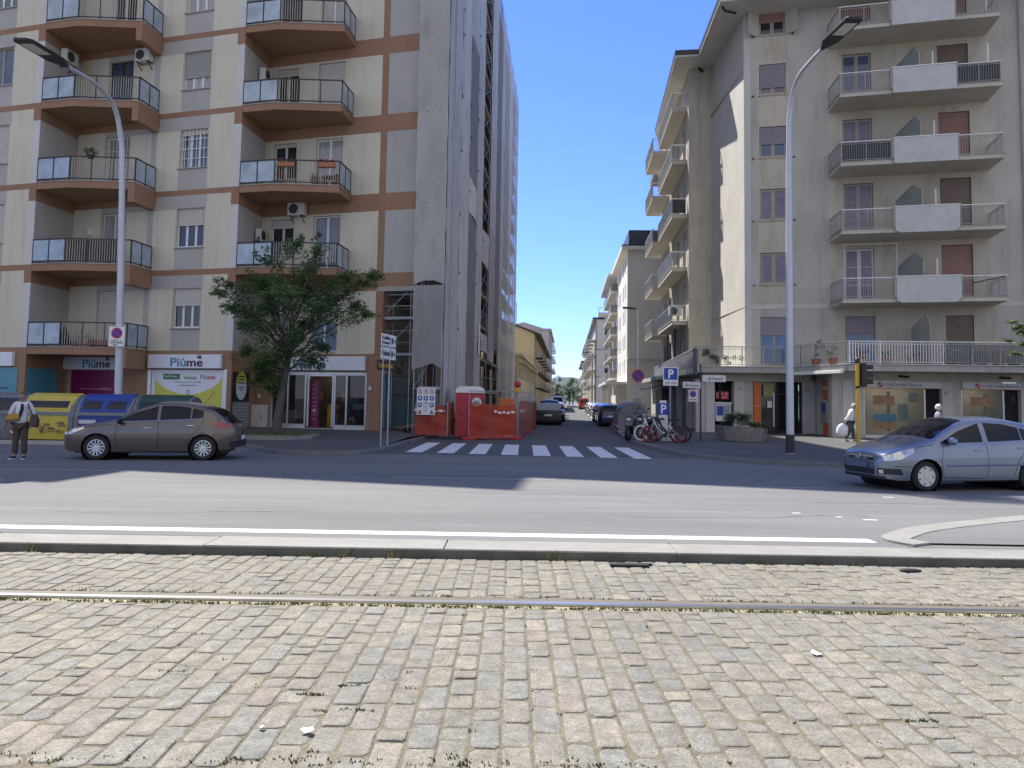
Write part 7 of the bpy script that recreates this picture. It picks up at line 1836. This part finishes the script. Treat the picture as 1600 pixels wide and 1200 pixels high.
def scooter(label, loc, rz):
    t = thing('motor_scooter', label, 'motor scooter', (0, 0, 0), 0, 'motor scooters by the right kerb'); r = .27
    for x in (-.64, .62):
        b = B(); T = Matrix.Translation((x, 0, r)) @ Matrix.Rotation(math.pi / 2, 4, 'X'); b.lathe([(r * .55, -.055), (r * .92, -.06), (r, 0), (r * .92, .06), (r * .55, .055), (r * .55, -.055)], T, 24, cap=False); w_ = b.build('wheel', M['rubber'], t, smooth=True)
        b = B(); b.lathe([(r * .56, -.04), (.05, -.05), (.001, -.05)], T, 16, cap=False); b.lathe([(r * .56, .04), (.05, .05), (.001, .05)], T, 16, cap=False); b.build('rim', M['steel'], w_)
    pm = mat('scooter_black', (.02, .021, .024), .25, var=.05, coat=.7)
    b = B(); b.ext([(-.62, -.17, .55), (-.5, -.17, .98), (-.4, -.17, 1.0), (-.36, -.17, .5), (-.25, -.17, .3), (.15, -.17, .28), (.25, -.17, .6), (.75, -.17, .72), (.92, -.17, .62), (.85, -.17, .48), (.45, -.17, .3), (.1, -.17, .2), (-.32, -.17, .2), (-.45, -.17, .5)], (0, .34, 0)); b.build('bodywork', pm, t, bevel=.04)
    b = B(); b.ext([(.18, -.15, .66), (.25, -.15, .78), (.5, -.15, .8), (.75, -.15, .86), (.85, -.15, .78), (.5, -.15, .7)], (0, .3, 0)); b.build('seat', M['rubber'], t, bevel=.04)
    b = B(); b.tube([(-.64, 0, r), (-.5, 0, .8), (-.45, 0, 1.08)], .03, 8); b.tube([(-.4, -.34, 1.1), (-.45, 0, 1.06), (-.4, .34, 1.1)], .016, 6); b.build('handlebar', M['black'], t)
    b = B(); b.add([(-.55, -.24, .98), (-.55, .24, .98), (-.38, .2, 1.5), (-.38, -.2, 1.5)], [(0, 1, 2, 3)]); b.build('windscreen', holes_alpha(mat('smoked_screen', (.05, .06, .07), .1, var=0), .45), t)
    b = B(); b.ball((-.58, 0, .82), (.06, .12, .08), 10); b.build('headlight', M['lens'], t, smooth=True)
    b = B(); b.lathe([(r + .02, -.08), (r + .05, 0), (r + .02, .08)], Matrix.Translation((-.64, 0, r)) @ Matrix.Rotation(math.pi / 2, 4, 'X'), 12, a0=math.radians(-160), a1=math.radians(-20), cap=False); b.build('mudguard', pm, t, smooth=True)
    for s in (-1, 1): b = B(); b.tube([(-.42, s * .26, 1.1), (-.44, s * .33, 1.28)], .008, 4); b.ball((-.44, s * .36, 1.3), (.02, .06, .045), 8); b.build('mirror', M['black'], t)
    t.location = loc; t.rotation_euler = (0, 0, rz); return t
scooter('black motor scooter with a windscreen, nearest the grey bins', (5.15, 32.7, .125), math.radians(64))
scooter('second black motor scooter, half hidden behind the bicycles', (5.75, 33.2, .125), math.radians(58))
# plants and pots on balconies
def pot(o, h_, w_, label, leafm, flower=None, n=160, tall=.3, potm='terracotta'):
    t = thing('potted_plant', label, 'potted plant', o, 0, 'plants on balconies and terrace'); o = Vector(o)
    b = B(); b.lathe([(w_ * .7, 0), (w_, h_), (w_ * 1.08, h_), (w_ * 1.08, h_ - .03), (w_ * .9, h_ - .04), (.001, h_ - .05)], Matrix.Translation(o), 12); b.build('pot', M[potm], t, smooth=True, auto=40)
    b = B(); r = random.Random(int(o.x * 100 + o.z * 10)); cl = [(o + Vector((r.uniform(-w_, w_), r.uniform(-w_, w_), h_ + tall * r.uniform(.15, 1))), r.uniform(.09, .17)) for _ in range(7)]
    leaf_cloud(b, cl, n, .045, 3, .9, 2.2, 1); b.build('leaves', M[leafm], t)
    if flower:
        b = B(); 
        for c, rad in cl[:5]:
            for _ in range(9): p = c + Vector((r.gauss(0, .06), r.gauss(0, .06), r.gauss(.03, .05))); b.ball(p, .03, 6)
        b.build('blossoms', flower, t)
redf = mat('red_petal', (.5, .015, .02), .6, var=.2, scale=20); pinkf = mat('purple_petal', (.28, .03, .18), .6, var=.2, scale=20)
F_ = lambda dx, dy, k: tuple(A0 + Vector((dx, dy))) + (ZK[k] + .04,)
pot(F_(1.78, -.1, 2), .2, .16, 'red geranium pot at the left end of the flower balcony bars', 'leaf', redf); pot(F_(3.3, -.05, 2), .2, .16, 'red geranium pot in the middle of the flower balcony', 'leaf', redf); pot(F_(3.75, -.05, 2), .18, .15, 'purple petunia pot on the flower balcony', 'leaf', pinkf); pot(F_(4.15, .0, 2), .2, .16, 'red flower pot at the right end of the flower balcony', 'leaf', redf)
for dx, lb in ((2.15, 'flower box hung on the left of the flower balcony rail'), (3.9, 'flower box with red blooms hung on the right of the flower balcony rail')):
    t = thing('flower_box', lb, 'flower box', F_(dx, -.42, 2)[:2] + (ZK[2] + .82,), 0, 'flower boxes on the rail'); p = Vector(F_(dx, -.42, 2)) + Vector((0, 0, .72))
    b = B(); b.box(p.x - .36, p.x + .36, p.y - .1, p.y + .08, p.z, p.z + .2); b.build('box', M['terracotta'], t, bevel=.015)
    b = B(); leaf_cloud(b, [(p + Vector((q, 0, .26)), .12) for q in (-.25, 0, .25)], 130, .04, 5, .8, 2, 1); b.build('leaves', M['leaf'], t)
    b = B()
    for q in (-.25, -.05, .2): 
        for _ in range(5): b.ball(p + Vector((q + RND.uniform(-.07, .07), RND.uniform(-.06, .06), .32 + RND.uniform(-.05, .06))), .03, 6)
    b.build('blossoms', redf if dx > 3 else pinkf, t)
pot(F_(.75, .4, 1), .3, .2, 'tall shrub pot behind the frosted glass, above the tree', 'leaf', None, 420, 1.2); pot(F_(3.4, -.02, 1), .3, .18, 'climbing plant on the balcony rail above the tree', 'leaf2', None, 420, 1.3)
Fb = lambda dx, dy, k: tuple(A0 + PER + Vector((dx, dy))) + (ZK[k] + .04,)
t = tuple(A0 + PER + Vector((2.5, -.36))) + (ZK[2] + 1.0,); pot(t, .16, .16, 'dark plant bowl sitting on the rail of the balcony with the barred door', 'leaf', None, 300, .28, 'darkmetal')
for dx, lb in ((2.0, 'white-flowered pot low on the first floor balcony at the left'), (2.6, 'small pot beside the closed parasol on the first floor balcony')): pot(Fb(dx, .1, 0), .22, .16, lb, 'leaf2', M['white'] if dx < 2.3 else None, 120, .3)
t = thing('closed_parasol', 'dark closed parasol behind the frosted glass on the first floor balcony', 'parasol', Fb(1.3, .5, 0)); p = Vector(Fb(1.3, .5, 0)); b = B(); b.lathe([(.3, .15), (.2, .5), (.02, 1.0)], Matrix.Translation(p), 10); b.build('canopy', mat('navy_cloth', (.03, .035, .06), .8, var=.1), t); b = B(); b.tube([p, p + Vector((0, 0, 1.2))], .02, 6); b.build('pole', M['steel'], t)
b = B(); p = Vector(Fb(3.2, .3, 0)); b.box(p.x - .8, p.x + .5, p.y, p.y + .3, p.z, p.z + .35); tag(b.build('red_storage_box', mat('dull_red', (.30, .07, .05), .7, var=.15), loc=tuple(p), bevel=.03), 'dull red box on the floor of the first floor balcony', 'box')
for x, y, hh, lb, lm, fl in ((14.95, 37.7, .9, 'large leafy plant in the slanting part of the terrace rail', 'leaf2', None), (15.3, 36.6, .5, 'terracotta pot with pale leaves at the terrace corner', 'leaf2', None), (16.3, 35.75, .4, 'red-flowered pot behind the white terrace bars', 'leaf2', redf), (17.4, 35.7, .25, 'low terracotta pot behind the white terrace bars', 'leaf2', None), (18.6, 35.6, .25, 'low pot at the right end of the white terrace bars', 'leaf2', None)):
    pot((x, y, TZ + .04), .3, .24, lb, lm, fl, 260, hh)
b = B(); r = random.Random(77)
cl = [(Vector((r.uniform(10.2, 10.6), 40.75, TZ + r.uniform(.3, 1.0))), .2) for _ in range(6)] + [(Vector((r.uniform(10.6, 12.2), 40.75, TZ + r.uniform(.15, .6))), .2) for _ in range(12)]
leaf_cloud(b, cl, 1500, .06, 4, .8, 2, 1); tag(b.build('terrace_hedge', M['leaf'], loc=(11, 40.7, TZ)), 'dark leafy row of terrace plants behind the rail left of the lamp post', 'plants')
for i in range(5):
    b = B(); b.ball((20.6 + i * .75, 36.1, TZ + .42), (.36, .3, .4), 10); tag(b.build('terrace_bundle', M['screen'] if i != 3 else M['red'], loc=(20.6 + i * .75, 36.1, TZ + .04), smooth=True), ('covered dark bundle at the left of the terrace row', 'second covered bundle on the terrace, beside the leftmost', 'middle dark bundle of the terrace row', 'red bundle in the terrace row', 'rounded dark bundle at the right of the terrace row')[i], 'bundle', 'bundles stored on the terrace')
b = B(FC); b.ext([(8.1, -.05, 3.65), (8.1, -3.4, 3.65), (8.1, -3.4, 5.6), (8.1, -2.9, 6.1), (8.1, -.05, 5.7)], (.03, 0, 0)); tag(b.build('terrace_divider', M['frostgreen'], loc=tuple(FC @ Vector((8.1, -1.5, 3.6)))), 'frosted glass divider across the terrace', 'divider')
# litter
b = B(); b.box(1.12, 1.55, 8.6, 8.68, -.1, -.07); b.box(1.2, 1.6, 8.69, 8.74, -.1, -.075); tag(b.build('wiper_debris', M['rubber'], loc=(1.3, 8.65, -.1), bevel=.008), 'black strips of debris on the cobbles by the kerb', 'debris')
b = B(); b.ball((4.42, 8.6, -.085), (.13, .05, .022), 10); tag(b.build('rubber_scrap', M['rubber'], loc=(4.42, 8.6, -.1), smooth=True), 'black oval rubber scrap on the cobbles at the right', 'debris')
for x, y, s, lb in ((-1.07, 4.3, .045, 'crumpled white paper near the nearest rail'), (-1.33, 4.33, .03, 'small white paper scrap left of the crumpled one'), (2.25, 5.75, .05, 'white paper scrap on the cobbles at the right')):
    b = B(); r = random.Random(int(x * 10)); pts = [(x + s * math.cos(a) * r.uniform(.5, 1), y + s * math.sin(a) * r.uniform(.5, 1), -.092 + r.uniform(0, .02)) for a in [i * .9 for i in range(7)]]
    b.add(pts + [(x, y, -.075)], [(i, (i + 1) % 7, 7) for i in range(7)]); tag(b.build('paper_scrap', M['white'], loc=(x, y, -.1)), lb, 'litter', 'scraps of paper on the cobbles')
# ------------------------------------------------------------------ people
def skin_geo(J, E, root, sub=1):
    """one continuous surface grown round a skeleton; J name -> (x, y, z, radius)"""
    names = list(J); me = bpy.data.meshes.new('skeleton'); bm = bmesh.new(); lay = bm.verts.layers.skin.verify(); V = {}
    for k in names:
        x, y, z, r = J[k]; v = bm.verts.new((x, y, z)); v[lay].radius = (r, r) if not isinstance(r, tuple) else r; v[lay].use_root = (k == root); V[k] = v
    for a, c in E: bm.edges.new((V[a], V[c]))
    bm.to_mesh(me); bm.free()
    o = bpy.data.objects.new('skeleton', me); COL.objects.link(o)
    m = o.modifiers.new('skin', 'SKIN'); m.branch_smoothing = .6
    o.modifiers.new('sub', 'SUBSURF').levels = sub
    dg = bpy.context.evaluated_depsgraph_get(); dg.update()
    ev = bpy.data.meshes.new_from_object(o.evaluated_get(dg))
    r = ([tuple(v.co) for v in ev.vertices], [tuple(p.vertices) for p in ev.polygons])
    bpy.data.objects.remove(o); bpy.data.meshes.remove(me); bpy.data.meshes.remove(ev)
    return r
def hand(J, E, wrist, w, d, s, curl=.5):
    """palm, four bent fingers of unequal length and a thumb, d = direction the hand points, s = across"""
    d = Vector(d).normalized(); s = Vector(s); s = (s - d * s.dot(d)).normalized(); n = d.cross(s)
    w = Vector(w); k = wrist
    J[k + 'p'] = (*(w + d * .05), .024); E.append((k, k + 'p'))
    for i, (q, L_) in enumerate(((-.027, .065), (-.009, .075), (.009, .072), (.026, .055))):
        a = w + d * .085 + s * q; b_ = a + d * L_ * .5 + n * L_ * .15 * curl * 2; c = b_ + (d * (1 - curl * .6) + n * curl).normalized() * L_ * .5
        for nm, p, r in (('a', a, .0105), ('b', b_, .0095), ('c', c, .0075)): J[f'{k}f{i}{nm}'] = (*p, r)
        E += [(k + 'p', f'{k}f{i}a'), (f'{k}f{i}a', f'{k}f{i}b'), (f'{k}f{i}b', f'{k}f{i}c')]
    a = w + d * .03 - s * .035 + n * .008; c = a + (d * .8 - s * .4 + n * .3).normalized() * .05
    J[k + 't'] = (*a, .011); J[k + 'u'] = (*c, .009); E += [(k, k + 't'), (k + 't', k + 'u')]
def head_geo(b, c, M_, hs=1.0):
    """skull, jaw, nose, ears, eyes and mouth around centre c; the face looks along -y of M_"""
    T = Matrix.Translation(Vector(c)) @ M_ @ Matrix.Scale(hs, 4)
    n, seg = 16, 20; vs = []; fs = []
    for i in range(n + 1):
        t = math.pi * i / n; z = -math.cos(t); r = math.sin(t)
        for k in range(seg):
            a = 2 * math.pi * k / seg; x = math.cos(a) * r * .074; y = math.sin(a) * r * .093; zz = z * .115
            if z < 0: x *= 1 - .28 * z * z; y = y * (1 - .2 * z * z) - (.012 * -z if y < 0 else -.03 * z * 0)
            if y < -.06 and abs(x) < .02 and -.35 < z < .15: y -= .022 * (1 - abs(x) / .02) * (1 - abs(z + .15) / .32)
            if y < -.05 and .02 < abs(x) < .05 and .0 < z < .2: y += .007
            vs.append(T @ Vector((x, y, zz)))
    for i in range(n):
        for k in range(seg): fs.append((i * seg + k, i * seg + (k + 1) % seg, (i + 1) * seg + (k + 1) % seg, (i + 1) * seg + k))
    b.add(vs, fs, 0)
    S = b.M; b.M = S @ T
    for s in (-1, 1):
        b.ball((s * .075, .005, -.005), (.012, .022, .032), 8, 0); b.ball((s * .03, -.076, .012), (.014, .008, .008), 8, 1)
    b.ball((0, -.079, -.062), (.022, .006, .006), 8, 2)
    b.M = S
def hair_geo(T, style):
    b = B(T); n, seg = 10, 20; vs = []; fs = []
    for i in range(n + 1):
        t = math.pi * (.36 + .64 * i / n)
        for k in range(seg):
            a = 2 * math.pi * k / seg; r = math.sin(t); f = 1.0
            z = -math.cos(t) * .122
            if math.sin(a) < -.3: z = max(z, .05) if style != 'bald' else max(z, .09)
            vs.append((math.cos(a) * r * .081, math.sin(a) * r * .101 + .004, z))
    for i in range(n):
        for k in range(seg): fs.append((i * seg + k, i * seg + (k + 1) % seg, (i + 1) * seg + (k + 1) % seg, (i + 1) * seg + k))
    b.add(vs, fs); return b
def person(label, loc, rz, J, armsE, skin, shirt, trousers, shoes, hair, hs=1.0, sleeve='elbow', head_turn=0, style='short', scale=1.0, head_tilt=0):
    t = thing('person', label, 'person', (0, 0, 0))
    base = ['pelvis', 'waist', 'chest', 'collar', 'neck']
    E = [('pelvis', 'waist'), ('waist', 'chest'), ('chest', 'collar'), ('collar', 'neck')]
    for s in ('l', 'r'): E += [('collar', s + 'sh'), (s + 'sh', s + 'el'), (s + 'el', s + 'wr'), ('pelvis', s + 'hip'), (s + 'hip', s + 'kn'), (s + 'kn', s + 'an'), (s + 'an', s + 'toe')]
    JJ = dict(J); EE = list(E)
    for s, (d, ac, cu) in armsE.items(): hand(JJ, EE, s + 'wr', J[s + 'wr'][:3], d, ac, cu)
    vs, fs = skin_geo(JJ, EE, 'pelvis')
    SM = Matrix.Scale(scale, 4)
    b = B(SM); b.add(vs, fs, 0)
    nk = Vector(J['neck'][:3]); hc = nk + Vector((0, -.012, .105)) + Vector((0, -.08, -.02)) * head_tilt
    HM = Matrix.Rotation(head_turn, 4, 'Z') @ Matrix.Rotation(head_tilt * .5, 4, 'X')
    head_geo(b, hc, HM, hs)
    b.build('body', [skin, M['black'], mat('lip', (.3, .1, .08), .6, var=0)], t, smooth=True)
    hair_geo(SM @ Matrix.Translation(hc) @ HM @ Matrix.Scale(hs, 4), style).build('hair', hair, t, smooth=True)
    def cloth(nm, keys, edges, root, grow, mt, ov=None):
        K = {}
        for k in keys:
            x, y, z, r = J[k]; g = grow if not isinstance(grow, dict) else grow.get(k, grow['*'])
            r = (r[0] + g, r[1] + g) if isinstance(r, tuple) else r + g
            K[k] = (x, y, z, r)
        for k, v in (ov or {}).items(): K[k] = v
        vs, fs = skin_geo(K, edges, root); b = B(SM); b.add(vs, fs); return b.build(nm, mt, t, smooth=True)
    mid = {}
    for s in ('l', 'r'):
        a = Vector(J[s + 'el'][:3]); c = Vector(J[s + 'wr'][:3]); q = a.lerp(c, .1 if sleeve == 'elbow' else .95); mid[s + 'cuff'] = (*q, J[s + 'el'][3] * (1.0 if sleeve == 'elbow' else .8) + .018)
    hem = J['pelvis']; hz = Vector(hem[:3]) + Vector((0, 0, -.06)); hr = hem[3]; mid['hem'] = (*hz, (hr[0] + .035, hr[1] + .035) if isinstance(hr, tuple) else hr + .035)
    cloth('shirt', ['waist', 'chest', 'collar', 'lsh', 'rsh', 'lel', 'rel'], [('hem', 'waist'), ('waist', 'chest'), ('chest', 'collar'), ('collar', 'lsh'), ('lsh', 'lel'), ('lel', 'lcuff'), ('collar', 'rsh'), ('rsh', 'rel'), ('rel', 'rcuff')], 'waist', {'*': .022, 'collar': .012, 'waist': .035, 'chest': .03}, shirt, mid)
    lg = {s + 'cuff': (J[s + 'an'][0], J[s + 'an'][1], J[s + 'an'][2] + .03, J[s + 'an'][3] + .03) for s in 'lr'}
    cloth('trousers', ['pelvis', 'lhip', 'rhip', 'lkn', 'rkn'], [('pelvis', 'lhip'), ('lhip', 'lkn'), ('lkn', 'lcuff'), ('pelvis', 'rhip'), ('rhip', 'rkn'), ('rkn', 'rcuff')], 'pelvis', .025, trousers, lg)
    for s in 'lr':
        a = Vector(J[s + 'an'][:3]); c = Vector(J[s + 'toe'][:3]); d = (c - a); d.z = 0; d.normalize(); h_ = a - d * .05; h_.z = .045
        vs, fs = skin_geo({'h': (*h_, .04), 'm': (*(a.lerp(c, .5).xy), .045, .045), 't': (c.x + d.x * .03, c.y + d.y * .03, .036, .034)}, [('h', 'm'), ('m', 't')], 'h'); b = B(SM); b.add(vs, fs); sh = b.build('shoe', shoes, t, smooth=True)
        b = B(SM @ FR((h_.x - d.x * .04, h_.y - d.y * .04, 0), (d.x, d.y))); b.box(0, .27, -.042, .042, 0, .022); b.build('sole', M['white'], sh, bevel=.01)
    t.location = loc; t.rotation_euler = (0, 0, rz)
    return t
SKIN = mat('skin', (.34, .19, .13), .55, var=.08, scale=8)
J1 = dict(pelvis=(0, 0, .93, (.145, .11)), waist=(0, .0, 1.07, (.135, .105)), chest=(0, .01, 1.27, (.15, .11)), collar=(0, .02, 1.41, .075), neck=(0, .01, 1.475, .052),
    lsh=(.17, .02, 1.37, .058), lel=(.25, .05, 1.11, .044), lwr=(.27, -.08, .90, .03), rsh=(-.17, .02, 1.37, .058), rel=(-.27, .02, 1.12, .044), rwr=(-.30, -.12, .91, .03),
    lhip=(.085, 0, .85, .085), lkn=(.10, -.02, .48, .06), lan=(.105, .02, .08, .042), ltoe=(.13, -.12, .03, .03), rhip=(-.085, 0, .85, .085), rkn=(-.10, -.01, .48, .06), ran=(-.115, .02, .08, .042), rtoe=(-.15, -.11, .03, .03))
PMx = (-12.5, 19.75, 0)
shirtw = mat('white_cotton', (.62, .63, .66), .9, var=.05, scale=6, bump=.3, bscale=14)
person('pedestrian in white shirt and brown trousers holding a yellow folder, at the left edge', PMx, math.radians(8), J1, dict(l=((.05, -.2, -1), (.3, -1, 0), .5), r=((-.1, -.3, -1), (-.3, -1, 0), .5)), SKIN, shirtw, mat('brown_trousers', (.075, .058, .045), .9, var=.15, scale=8, bump=.3, bscale=12), mat('dark_shoe', (.03, .03, .035), .6, var=.1), mat('greying_hair', (.12, .08, .06), .8, var=.3, scale=30), .98, scale=1.015)
Pm = Matrix.Translation(Vector(PMx)) @ Matrix.Rotation(math.radians(8), 4, 'Z')
b = B(Pm); b.ext([(-.30, -.155, 1.0), (.03, -.175, 1.02), (.04, -.165, 1.16), (-.24, -.15, 1.13)], (0, -.05, 0)); tag(b.build('folder', mat('ochre_folder', (.42, .22, .03), .6, var=.12), loc=PMx, bevel=.01), 'ochre yellow folder held in front of the pedestrian', 'folder')
b = B(Pm); b.ext([(-.33, -.17, .95), (.06, -.19, .97), (.06, -.18, 1.015), (-.32, -.16, .995)], (0, -.06, 0)); tag(b.build('flat_bag', mat('taupe_case', (.12, .085, .07), .7, var=.1), loc=PMx, bevel=.015), 'taupe flat case under the yellow folder', 'case')
SB_ = thing('shoulder_bag', 'dark shoulder bag hanging at the side of the pedestrian', 'bag', PMx)
b = B(Pm); b.ext([(.22, -.14, .82), (.40, -.10, .80), (.43, -.08, .98), (.36, -.1, 1.14), (.26, -.14, 1.12)], (.0, .14, 0)); b.build('bag_body', mat('bag_leather', (.05, .03, .03), .5, var=.15), SB_, bevel=.03)
b = B(Pm); b.tube([(.06, -.14, 1.4), (.08, -.165, 1.28), (.04, -.18, 1.12), (-.02, -.18, 1.0)], [.03, .038, .04, .03], 6); b.tube([(.30, -.1, 1.13), (.22, -.1, 1.3), (.15, -.02, 1.43)], .014, 6); b.build('strap', mat('dark_cloth', (.02, .018, .025), .9, var=.2), SB_)
# man in sunlit white clothes with carrier bags, walking right behind the traffic light
J2 = dict(J1); J2.update(chest=(0, -.05, 1.26, (.16, .12)), collar=(0, -.09, 1.39, .075), neck=(0, -.13, 1.45, .052), lsh=(.17, -.07, 1.35, .058), rsh=(-.17, -.07, 1.35, .058), lel=(.24, -.02, 1.09, .044), rel=(-.25, .10, 1.11, .044), lwr=(.25, -.16, .87, .03), rwr=(-.26, .27, .90, .03),
    lkn=(.10, -.14, .49, .06), lan=(.1, -.16, .1, .042), ltoe=(.1, -.31, .03, .03), rkn=(-.10, .03, .48, .06), ran=(-.1, .2, .12, .042), rtoe=(-.1, .08, .03, .03))
PW = (14.62, 33.3, .13); rzw = math.radians(78)
person('man in white jacket with carrier bags, behind the yellow traffic light pole', PW, rzw, J2, dict(l=((0, 0, -1), (0, -1, 0), .9), r=((0, 0, -1), (0, -1, 0), .9)), SKIN, mat('white_jacket', (.72, .72, .70), .9, var=.04, bump=.3, bscale=10), mat('dark_grey_trousers', (.07, .07, .075), .9, var=.1), mat('grey_shoe', (.15, .15, .15), .7, var=.1), mat('white_hair', (.6, .6, .58), .8, var=.1), 1.0, 'wrist', head_tilt=.3)
Pw = Matrix.Translation(Vector(PW)) @ Matrix.Rotation(rzw, 4, 'Z')
for i, (x, y, lb) in enumerate(((-.26, .36, 'large white carrier bag in the trailing hand of the walking man'), (.26, -.22, 'white carrier bag in the leading hand of the walking man'))):
    b = B(Pw); n_ = 14; r = random.Random(i); rings = []
    prof = [(.02, .80), (.1, .74), (.17, .6), (.19, .42), (.16, .28), (.05, .24)] if i == 0 else [(.02, .80), (.07, .74), (.11, .6), (.13, .45), (.1, .36), (.03, .34)]
    vs = []; fs = []
    for k, (rr, z) in enumerate(prof):
        for q in range(n_): a = 2 * math.pi * q / n_; w_ = rr * r.uniform(.85, 1.12); vs.append((x + math.cos(a) * w_ * .75, y + math.sin(a) * w_ * 1.25, z))
    for k in range(len(prof) - 1):
        for q in range(n_): fs.append((k * n_ + q, k * n_ + (q + 1) % n_, (k + 1) * n_ + (q + 1) % n_, (k + 1) * n_ + q))
    fs.append(tuple(range((len(prof) - 1) * n_, len(prof) * n_))); b.add(vs, fs)
    tag(b.build('carrier_bag', mat('white_film', (.66, .66, .66), .6, var=.08, scale=9, bump=.6, bscale=18), loc=PW, smooth=True), lb, 'bag', 'carrier bags of the walking man')
# man on the pavement behind the silver blue car
J3 = dict(J1)
person('white-haired man in a mauve shirt, seen over the roof of the silver blue car', (13.25, 23.9, .125), math.radians(70), J3, dict(l=((0, 0, -1), (0, -1, 0), .5), r=((0, 0, -1), (0, -1, 0), .5)), mat('pale_skin', (.5, .33, .26), .55, var=.06), mat('mauve_cotton', (.25, .23, .33), .9, var=.06), mat('navy_trousers', (.03, .035, .06), .9, var=.1), mat('black_shoe', (.02, .02, .02), .5, var=.1), mat('snow_hair', (.68, .68, .68), .8, var=.06), 1.0, style='bald', scale=.985)
